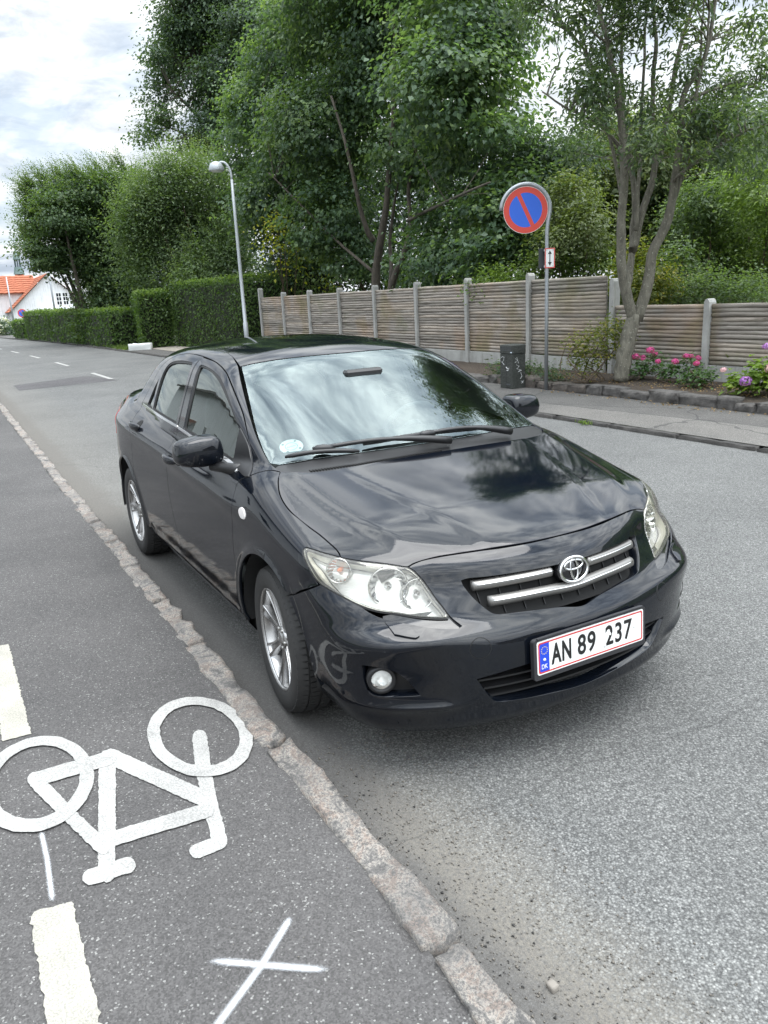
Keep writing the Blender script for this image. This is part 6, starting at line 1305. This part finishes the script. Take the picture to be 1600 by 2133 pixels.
# --- lower intake
V = []; Fq = []
ys = np.linspace(-.44, .44, 31)
for y in ys:
    for k in range(7): z = .262+.15*k/6; V.append((front_at(y, z)-.07, y, z))
Fq = [(i*7+k, (i+1)*7+k, (i+1)*7+k+1, i*7+k+1) for i in range(30) for k in range(6)]
li = mesh_np('lower_intake', V, Fq, DARKIN, True, car)
for z in (.300, .335, .370):
    b = MB(); hw = .385+.06*(z-.29)/.1
    pts = [Vector((front_at(y, z)-.028, y, z)) for y in np.linspace(-hw, hw, 25)]
    V = []
    for p in pts: V += [(p.x, p.y, p.z-.004), (p.x, p.y, p.z+.003), (p.x-.035, p.y, p.z+.010), (p.x-.035, p.y, p.z-.004)]
    mesh_np('intake_slat', V, [(4*i+j, 4*i+(j+1) % 4, 4*i+4+(j+1) % 4, 4*i+4+j) for i in range(24) for j in range(4)], TRIM, False, li)
# --- fog lamps
fogp = panel('fog_lamp_pocket', neg(grow(fog_h, .01)), Planar((.8, -.6, 0)), TRIM, h=.015, gap=0, off=-.045, flange=0, both=True)
FOGL = thin_glass('fog_lamp_lens', (.92, .92, .90), 1.5, .45, (.74, .74, .70), .05)
fd = Vector((.90, -.42, .03)).normalized(); fc = Vector(surf((.716, -.742, .403), np.array(fd)))-fd*.012
fm = Matrix.Translation(fc) @ fd.to_track_quat('Z', 'Y').to_matrix().to_4x4()
ringb = MB(); ringb.lathe([(.036, .002), (.042, .006), (.050, .004), (.054, -.03)], 36, fm)
bowlb = MB(); bowlb.lathe([(.0005, -.03), (.02, -.024), (.032, -.008), (.037, .0)], 36, fm)
lensb = MB(); lensb.lathe([(.0005, .012), (.018, .010), (.030, .006), (.037, .001)], 36, fm)
for s in (1, -1):
    f_ = lambda q: ([(v[0], v[1]*s, v[2]) for v in q.v], q.f if s == 1 else [t[::-1] for t in q.f])
    r0 = mesh_np('fog_lamp', *f_(ringb), TRIM, True, fogp[0 if s == 1 else 1]); r0.parent = car
    mesh_np('reflector', *f_(bowlb), CHROMEBOWL, True, r0); mesh_np('lens', *f_(lensb), FOGL, True, r0)
# --- number plate
plate_c = Vector((.946, 0, .440)); pm = Matrix.Translation(plate_c) @ Matrix.Rotation(rad(-3), 4, 'Y') @ Matrix(((0, 0, 1, 0), (1, 0, 0, 0), (0, 1, 0, 0), (0, 0, 0, 1)))
PW = pbr('plate_white', (.80, .80, .78), .35); PR = pbr('plate_red', (.55, .035, .03), .4); PB = pbr('plate_blue', (.015, .06, .55), .4); PK = pbr('plate_black', (.012, .012, .012), .4); PY = pbr('plate_yellow', (.75, .60, .05), .4); PF = pbr('plate_frame', (.03, .03, .033), .35)
def rrect(w, h, r, n=5, cx=0, cy=0):
    out = []
    for sx, sy, a0 in ((1, 1, 0), (-1, 1, 90), (-1, -1, 180), (1, -1, 270)):
        for k in range(n+1):
            a = rad(a0+90*k/n); out.append((cx+sx*(w/2-r)+r*math.cos(a), cy+sy*(h/2-r)+r*math.sin(a)))
    return out
plate = MB().prism(rrect(.536, .150, .012, cy=-.006), -.016, .002, pm).build('number_plate', PF, car)
MB().prism(rrect(.510, .124, .009), .002, .0042, pm).build('plate_panel', PW, plate)
def ringmesh(outer, inner, z, m): 
    n = len(outer); return [m @ Vector((x, y, z)) for x, y in outer]+[m @ Vector((x, y, z)) for x, y in inner], [(i, (i+1) % n, n+(i+1) % n, n+i) for i in range(n)]
v, f = ringmesh(rrect(.500, .114, .008), rrect(.4895, .1035, .006), .0050, pm); mesh_np('plate_border', v, f, PR, False, plate)
MB().prism(rrect(.043, .106, .002, cx=-.2235), .0043, .0048, pm).build('country_band', PB, plate)
st = MB()
for k in range(12):
    a = 2*math.pi*k/12; cx, cy = -.2235+.0135*math.cos(a), .026+.0135*math.sin(a)
    st.prism([(cx+(.0026 if j % 2 == 0 else .0011)*math.cos(j*math.pi/5+1.57), cy+(.0026 if j % 2 == 0 else .0011)*math.sin(j*math.pi/5+1.57)) for j in range(10)], .0049, .0053, pm)
st.build('star_ring', PY, plate)
def text_mesh(name, s, m, w, h, mat, parent, bold=.0, extr=.0006, space=1.0):
    cu = bpy.data.curves.new(name, 'FONT'); cu.body = s; cu.size = 1; cu.offset = bold; cu.extrude = 0; cu.space_character = space
    ob = bpy.data.objects.new(name, cu); COL.objects.link(ob)
    dg = bpy.context.evaluated_depsgraph_get(); me = bpy.data.meshes.new_from_object(ob.evaluated_get(dg)); bpy.data.objects.remove(ob)
    co = np.zeros(len(me.vertices)*3, np.float32); me.vertices.foreach_get('co', co); co = co.reshape(-1, 3)
    lo, hi = co.min(0), co.max(0); sc = ((hi-lo)[:2]); sc[sc == 0] = 1
    out = [m @ Vector(((p[0]-lo[0])/sc[0]*w-w/2, (p[1]-lo[1])/sc[1]*h-h/2, 0)) for p in co]
    me.vertices.foreach_set('co', np.array([tuple(p) for p in out], np.float32).ravel()); me.update(); me.name = name; me.materials.clear(); me.materials.append(mat)
    return lk(bpy.data.objects.new(name, me), parent)
T_ = lambda x, y, z=.0052: pm @ Matrix.Translation((x, y, z))
for s, x, w in (('AN', -.147, .092), ('89', -.028, .086), ('237', .130, .134)): text_mesh('plate_lettering', s, T_(x, 0.002), w, .078, PK, plate, bold=(.032 if s == 'AN' else .021), space=1.12)
text_mesh('country_letters', 'DK', T_(-.2235, -.033), .027, .017, PW, plate, bold=.01)
for x, y in ((-.178, -.048), (.06, -.033), (.208, .005), (.085, .006), (-.2235, -.008)): MB().lathe([(.0001, .0085), (.004, .0080), (.0058, .0045)], 12, pm @ Matrix.Translation((x, y, 0))).build('plate_rivet', PW, plate, True)
MB().prism(rrect(.505, .006, .002, cy=.072), -.002, .008, pm).build('holder_lip', PF, plate)
# --- wheels
TYRE, tt, tb = mat_new('tyre_rubber'); g = NT(tt); oc = g.n('ShaderNodeTexCoord').outputs['Object']
g.link(g.mix(g.noise(oc, 30, 4).outputs[0], (.016, .016, .016), (.034, .033, .032)), tb.inputs['Base Color']); tb.inputs['Roughness'].default_value = .72
RIM = pbr('alloy_rim', (.42, .415, .41), .27, .92, coat=.35); RIMD = pbr('rim_barrel', (.20, .20, .20), .35, .9); BRAKE = pbr('brake_disc', (.18, .17, .16), .4, .9)
def make_wheel(steer=0):
    w = empty('wheel'); w.parent = car
    A = Matrix.Rotation(rad(90), 4, 'X')          # local z -> -y (outside of the right wheel)
    prof = [(.205, -.090), (.216, -.094), (.235, -.101), (.262, -.105), (.285, -.102), (.300, -.093), (.306, -.082), (.308, -.05), (.309, 0), (.308, .05), (.306, .082), (.300, .093), (.285, .102), (.262, .105), (.235, .101), (.220, .096), (.214, .090), (.205, .085)]
    ty = MB().lathe(prof, 72, A).build('tyre', TYRE, w, True)
    tr = MB(); nb = 72
    for i in range(nb):
        for z0, z1, ph, r0, r1 in ((-.096, -.055, .5, .300, .3155), (-.047, -.006, 0, .3165, .317), (.006, .047, .5, .317, .3165), (.055, .096, 0, .3155, .300)):
            a0 = 2*math.pi*(i+ph)/nb; a1 = a0+2*math.pi/nb*.74
            V = []
            for a, sk in ((a0, 0), (a1, 0)):
                for z, r in ((z0, r0), (z1, r1)):
                    V += [(.29*math.cos(a), .29*math.sin(a), z), (r*math.cos(a), r*math.sin(a), z)]
            V = [A @ Vector(v) for v in V]
            tr.add(V, [(1, 3, 7, 5), (0, 1, 5, 4), (2, 6, 7, 3), (0, 2, 3, 1), (4, 5, 7, 6)])
    tag(tr.build('tread', TYRE, w), kind='stuff')
    rim = MB().lathe([(.214, .085), (.219, .091), (.2185, .096), (.214, .096), (.209, .090), (.203, .075), (.196, .03), (.194, -.06), (.205, -.088), (.214, -.092)], 72, A).build('rim', RIM, w, True)
    MB().lathe([(.195, .0), (.16, -.012), (.06, -.02), (.001, -.02)], 48, A).build('brake_backing', DARKIN, w, True)
    MB().lathe([(.145, .012), (.147, .008), (.075, .010), (.07, .035), (.001, .037)], 48, A).build('brake_disc', BRAKE, w, True)
    ns = 7
    for i in range(ns):
        a = 2*math.pi*i/ns+.35; Rz = Matrix.Rotation(a, 4, 'Z'); V = []; K = 9
        for k in range(K):
            t = k/(K-1); r = .034+.172*t
            wd = .030+.010*t+.026*max(0, t-.55)**1.2/.45; hh = .058+.030*t**.7-.006*math.sin(math.pi*t)
            gr = -.004-.012*t
            gw = .16+.12*max(0, t-.3)
            for u, dz in ((-.5, -.030), (-.5, -.004), (-.46, 0), (-gw-.06, .001), (-gw, gr), (gw, gr), (gw+.06, .001), (.46, 0), (.5, -.004), (.5, -.030)): V.append(A @ (Rz @ Vector((r, u*wd*1.05, hh+dz))))
        m_ = 10
        Fq = [(i_*m_+j, i_*m_+j+1, (i_+1)*m_+j+1, (i_+1)*m_+j) for i_ in range(K-1) for j in range(m_-1)]
        o = fix_normals(mesh_np('spoke', V, Fq, RIM, True, w)); o.data.set_sharp_from_angle(angle=rad(35))
    MB().lathe([(.052, .030), (.050, .062), (.043, .068), (.034, .066), (.031, .072), (.020, .075), (.0005, .076)], 36, A).build('hub_cap', RIM, w, True)
    for i in range(5):
        a = 2*math.pi*i/5; MB().lathe([(.0075, .060), (.0075, .0715), (.0005, .0715)], 10, A @ Matrix.Translation((.043*math.cos(a), .043*math.sin(a), 0))).build('wheel_nut', SATIN, w, True)
    return w
wheel = make_wheel()
wheel.location = (0.0, -.757, .317); wheel.rotation_euler = (0, rad(10), rad(-5.5))
for (x, y, rz, ry) in ((-2.6, -.757, 0, 40), (0, .757, 174.5, 10), (-2.6, .757, 180, 75)):
    c_ = copy_tree(wheel, car); c_.location = (x, y, .317); c_.rotation_euler = (0, rad(ry), rad(rz))
# arch liners and underbody
for (cx, r) in (FA, RA):
    for s in (-1, 1):
        V = []; n = 26
        for a in np.linspace(-6, 186, n):
            for yy in (.855, .80, .55): V.append((cx+(r+.012)*math.cos(rad(a)), s*yy, .318+(r+.012)*math.sin(rad(a))))
        V += [(cx, s*.55, .318)]
        Fq = [(i*3+j, i*3+j+1, (i+1)*3+j+1, (i+1)*3+j) for i in range(n-1) for j in range(2)]+[(i*3+2, (i+1)*3+2, len(V)-1) for i in range(n-1)]
        mesh_np('wheel_arch_liner', V, Fq, LINER, False, car)
ub = MB(); ub.box((-3.2, -.62, .19), (.72, .62, .23)); ub.box((-2.2, -.80, .215), (-.40, .80, .26)); ub.box((.40, -.56, .19), (.72, .56, .205)); ub.build('underbody', LINER, car)
# sills
for s in (-1, 1):
    V = []
    xs = np.linspace(-.37, -2.215, 20)
    Q1, Q2, Q3 = [surfs([(x, -.85, z) for x in xs], (0, -1, 0)) for z in (.288, .235, .205)]
    for q1, q2, q3 in zip(Q1, Q2, Q3):
        for q in (q1+[0, .004, -.004], (q1+q2)/2+[0, -.002, 0], q2, q3, q3+[0, .10, .0]): V.append((q[0], q[1]*(1 if s < 0 else -1), q[2]))
    Fq = [(i*5+j, (i+1)*5+j, (i+1)*5+j+1, i*5+j+1) for i in range(19) for j in range(4)]
    fix_normals(mesh_np('sill', V, Fq, PAINT, True, car))
# --- door mirrors
def superell(c, h, e=3.0, n=28, m=18, taper=None):
    V = []
    sg = lambda v, p: math.copysign(abs(v)**p, v)
    for i in range(m+1):
        ph = -math.pi/2+math.pi*i/m
        for j in range(n):
            th = 2*math.pi*j/n; x = sg(math.cos(ph), 2/e)*sg(math.cos(th), 2/e); y = sg(math.cos(ph), 2/e)*sg(math.sin(th), 2/e); z = sg(math.sin(ph), 2/e)
            p = Vector((x, y, z)); p = taper(p) if taper else p
            V.append((c[0]+p[0]*h[0], c[1]+p[1]*h[1], c[2]+p[2]*h[2]))
    return V, [(i*n+j, i*n+(j+1) % n, (i+1)*n+(j+1) % n, (i+1)*n+j) for i in range(m) for j in range(n)]
def mtap(p):
    x, y, z = p
    y2 = y*(1-.10*max(0, z)-.06*max(0, x)); z2 = z*(1-.16*max(0, -y)+.02*y)-.10*max(0, y)*(z < 0)*z
    x2 = x*(1-.12*abs(z)) + .25*max(0, -y)*(-.3)+ (-.10*(y < 0)*y*y)
    return Vector((x2 if x > 0 else x*.75, y2, z2))
V, Fq = superell((-.590, -.924, 1.042), (.080, .110, .069), 4.6, 44, 28, mtap)
mirrors = []
for s in (1, -1):
    Vs = [(v[0], v[1]*s, v[2]) for v in V]
    hm = fix_normals(mesh_np('door_mirror', Vs, Fq, PAINT, True, car)); mirrors.append(hm)
    st_ = MB(); st_.tube([(-.43, -.765, .962), (-.47, -.80, .960), (-.52, -.835, .966), (-.565, -.875, .975)], [.030, .026, .024, .026], 12)
    fix_normals(mesh_np('mirror_arm', [(v[0], v[1]*s*1.0, v[2]) for v in st_.v], st_.f, TRIM, True, hm))
    gp = MB().prism(rrect(.165, .125, .03), 0, .003); MIR = Matrix.Translation((-.652, -.925*s, 1.032)) @ Matrix(((0, 0, -1, 0), (1, 0, 0, 0), (0, 1, 0, 0), (0, 0, 0, 1)))
    mesh_np('mirror_glass', [MIR @ Vector(v) for v in gp.v], gp.f, CHROME, False, hm)
# --- door handles
for (xc, zc_, par) in ((-1.335, .885, doorF), (-2.275, .955, doorR)):
    q = surf((xc, -.86, zc_), np.array([0, -1., 0])); yy = q[1]
    shade_oval = [(xc+.02+.050*math.cos(a), .86, zc_+.006+.030*math.sin(a)) for a in np.linspace(0, 2*math.pi, 21)[:-1]]
    pr = panel('handle_shade_patch', neg(shade_oval), SIDE, DARKIN, h=.015, gap=0, off=.0012, flange=0, both=True)  # flat near-black oval on the door, painted shade behind the handle
    V, Fq = superell((0, 0, 0), (.108, .016, .022), 2.8, 24, 12)
    for s in (1, -1):
        Vs = [(xc+v[0], (yy-.034+v[1]+.024*(v[0]/.105)**2)*s, zc_+v[2]-.018*v[0]) for v in V]
        o = fix_normals(mesh_np('door_handle', Vs, Fq, PAINT, True, par[0 if s == 1 else 1]))
        pr[0 if s == 1 else 1].parent = par[0 if s == 1 else 1]
# --- wipers
def ws_pt(x, y, up_=.012):
    q, _ = body_cast(np.array([[x, y, 1.6]]), np.array([[0, 0, -1.]])); n_ = grad(q); return Vector(q[0]+n_[0]*up_)
WIP = pbr('wiper_black', (.012, .012, .013), .35)
def wiper(bl0, bl1, cap, arm_end):
    b = MB(); pts = [ws_pt(bl0[0]+(bl1[0]-bl0[0])*t, bl0[1]+(bl1[1]-bl0[1])*t, .016+.006*math.sin(math.pi*t)) for t in np.linspace(0, 1, 10)]
    b.tube(pts, [.006]+[.0105]*8+[.006], 8); w = b.build('windscreen_wiper', WIP, car, True)
    c_ = ws_pt(*cap, .026); e_ = ws_pt(*arm_end, .024); mid = [c_.lerp(e_, t)+Vector((0, 0, .022*math.sin(math.pi*t))) for t in np.linspace(0, 1, 10)]
    b = MB(); b.tube(mid, [.010]*6+[.013, .016, .018, .018], 8); b.build('wiper_arm', WIP, w, True)
    dirv = (Vector(bl1+(0,))-Vector(bl0+(0,))).normalized(); pa = [ws_pt(cap[0]+dirv.x*t, cap[1]+dirv.y*t, .024) for t in (-.045, -.03, 0, .03, .045)]
    b = MB(); b.tube(pa, [.008, .015, .018, .015, .008], 10); b.build('wiper_joint', WIP, w, True)
wiper((-.214, -.655), (-.108, -.355), (-.176, -.495), (-.055, .085))
wiper((-.148, -.315), (-.133, .325), (-.136, .012), (-.070, .44))
# --- parking disc behind the glass
PD = pbr('parking_disc', (.82, .85, .83), .5); PDK = pbr('disc_print', (.10, .16, .15), .6)
pdc = ws_pt(-.288, -.594, -.010); pn = Vector(grad(np.array([[pdc.x, pdc.y, pdc.z]]))[0])
pdx = Vector((0, 1, 0)) - pn*pn.y; pdx.normalize(); pdy = pn.cross(pdx)
PDM = Matrix.Translation(pdc) @ Matrix((pdx, pdy, pn)).transposed().to_4x4()
pdo = MB().lathe([(.0005, .001), (.052, .001), (.052, -.001)], 40, PDM).build('parking_disc', PD, None); tag(pdo, 'round white parking disc stuck inside the lower corner of the windscreen', 'parking disc')
b = MB(); b.lathe([(.0255, .0016), (.028, .0016)], 32, PDM)
for k in range(4):
    a = rad(45+90*k); b.lathe([(.0001, .0016), (.006, .0016)], 12, PDM @ Matrix.Translation((.041*math.cos(a), .041*math.sin(a), 0)))
b.build('disc_dials', PDK, pdo)
text_mesh('disc_lettering', 'ParkLite', PDM @ Matrix.Translation((0, 0, .0018)), .040, .009, PDK, pdo)
# --- interior
dash = MB(); V = []; xs = [(-.22, .95), (-.30, .985), (-.42, .985), (-.55, .975), (-.66, .94), (-.70, .86), (-.68, .70), (-.64, .50)]
for x, z in xs:
    for y in np.linspace(-.70, .70, 15): V.append((x-.06*(y/.7)**2+.0, y, z-.02*(abs(y)/.7)**3+(.035*math.exp(-((y-.37)/.16)**2) if -.66 < x < -.35 else 0)))
mesh_np('dashboard', V, [(i*15+j, i*15+j+1, (i+1)*15+j+1, (i+1)*15+j) for i in range(7) for j in range(14)], DASHM, True, car)
sw = empty('steering_wheel', (-.86, .37, .93)); sw.parent = car; sw.rotation_euler = (0, rad(-66), 0)
b = MB(); b.add(*ell(0, 0, .185, .185, .015, 48, Matrix.Identity(4), 1.0)); b.build('wheel_ring', DASHM, sw, True)
b = MB(); b.lathe([(.0005, .03), (.06, .028), (.08, .01), (.075, -.02)], 24); b.box((-.02, -.18, -.012), (.02, .18, .012)); b.box((-.18, -.02, -.012), (0, .02, .012)); b.build('wheel_hub', DASHM, sw, False)
def seat(x, y, nm='front_seat', wd=.25):
    V, Fq = superell((0, 0, 0), (.27, wd, .09), 3.4, 24, 12); s = fix_normals(mesh_np(nm, [(x+.22+v[0], y+v[1], .50+v[2]+.04*v[0]) for v in V], Fq, SEATM, True, car))
    V, Fq = superell((0, 0, 0), (.085, wd*.95, .34), 3.2, 24, 16); fix_normals(mesh_np('backrest', [(x-.10-.36*(v[2])+v[0], y+v[1]*(1-.25*max(0, v[2])), .88+v[2]) for v in V], Fq, SEATM, True, s))
    V, Fq = superell((0, 0, 0), (.055, .13, .09), 3, 20, 12); fix_normals(mesh_np('headrest', [(x-.27+v[0], y+v[1], 1.285+v[2]-.03) for v in V], Fq, SEATM, True, s))
seat(-1.40, .37); seat(-1.40, -.37)
seat(-2.30, .33, 'rear_seat', .33); seat(-2.30, -.33, 'rear_seat', .33)
ins = MB(); ins.box((-2.4, -.72, .27), (-.6, .72, .30)); ins.box((-2.97, -.58, 1.00), (-2.45, .58, 1.03)); ins.build('cabin_floor', DASHM, car)
V = []; 
for x in np.linspace(-.95, -2.38, 10):
    for y in np.linspace(-.50, .50, 9):
        V.append((x, y, top_at(x, y)-.03))
mesh_np('headliner', V, [(i*9+j, i*9+j+1, (i+1)*9+j+1, (i+1)*9+j) for i in range(9) for j in range(8)], LIGHTIN, True, car)
b = MB(); b.box((-.055, -.11, -.03), (.0, .11, .035), bev=.012); rm = b.build('interior_mirror', TRIM, car); rm.location = (-.72, .02, 1.285)
# door cards
for s in (-1, 1):
    V = [(p[0], s*(abs(p[1])-.055), p[2]) for p in surfs([(x, -.85, z) for x in np.linspace(-.55, -2.35, 14) for z in np.linspace(.30, bz(x)-.015, 8)], (0, -1, 0))]
    mesh_np('door_card', V, [(i*8+j, i*8+j+1, (i+1)*8+j+1, (i+1)*8+j) for i in range(13) for j in range(7)], DASHM, True, car)
# --- rear end
RCY = Cyl(-2.8, -1)
TAIL = pbr('tail_lamp_red', (.45, .02, .02), .08, coat=1)
tl = [(-3.42, .655, 1.045), (-3.40, .70, .995), (-3.20, .765, .988), (-3.03, .80, .978), (-3.0, .835, .90), (-3.02, .845, .81), (-3.30, .78, .78), (-3.50, .66, .78), (-3.54, .55, .80), (-3.53, .55, .98), (-3.47, .62, 1.04)]
panel('tail_lamp', neg(tl), Planar((-.75, -.65, .1)), TAIL, h=.03, off=.002, flange=.012, both=True, label='red tail lamp')
rb = [(-3.59, 0, .775), (-3.56, .4, .775), (-3.50, .66, .775), (-3.30, .78, .775), (-3.02, .845, .805), (-3.0, .86, .68)]+[(x, y, z) for x, y, z in arch(RA[0], RA[1], 152, 196, 10)]+[(-3.1, .74, .20), (-3.35, .55, .20), (-3.47, .25, .20), (-3.48, 0, .20)]
panel('rear_bumper', sym(rb), RCY, PAINT, h=.04, eh=.02)
tr_ = [(-2.985, 0, 1.083), (-2.975, .4, 1.088), (-2.94, .612, 1.105), (-3.03, .648, 1.085), (-3.30, .656, 1.07), (-3.42, .650, 1.05), (-3.47, .615, 1.045), (-3.53, .50, 1.04), (-3.565, .25, 1.04), (-3.57, 0, 1.04)]
panel('boot_lid', sym(tr_), Planar((-.1, 0, 1)), PAINT, h=.04, eh=.02)
rp = [(-3.575, 0, 1.035), (-3.57, .25, 1.035), (-3.53, .545, 1.03), (-3.54, .545, .78), (-3.57, .3, .78), (-3.59, 0, .78)]
panel('boot_face', sym(rp), Planar((-1, 0, .1)), PAINT, h=.04, eh=.02)
# unseen dark skin and boxes added so no light leaks through the panel joints
V = []; k = 0
xs = np.linspace(-.33, .60, 12); 
for x in xs:
    for y in np.linspace(-.66, .66, 13):
        V.append((x, y, top_at(x, y)-.055))
mesh_np('light_block_skin', V, [(i*13+j, i*13+j+1, (i+1)*13+j+1, (i+1)*13+j) for i in range(11) for j in range(12)], DARKIN, True, car)
b = MB(); b.box((-.36, -.70, .25), (-.33, .70, .93)); b.box((.40, -.62, .22), (.70, .62, .60)); b.build('light_block_boxes', DARKIN, car)
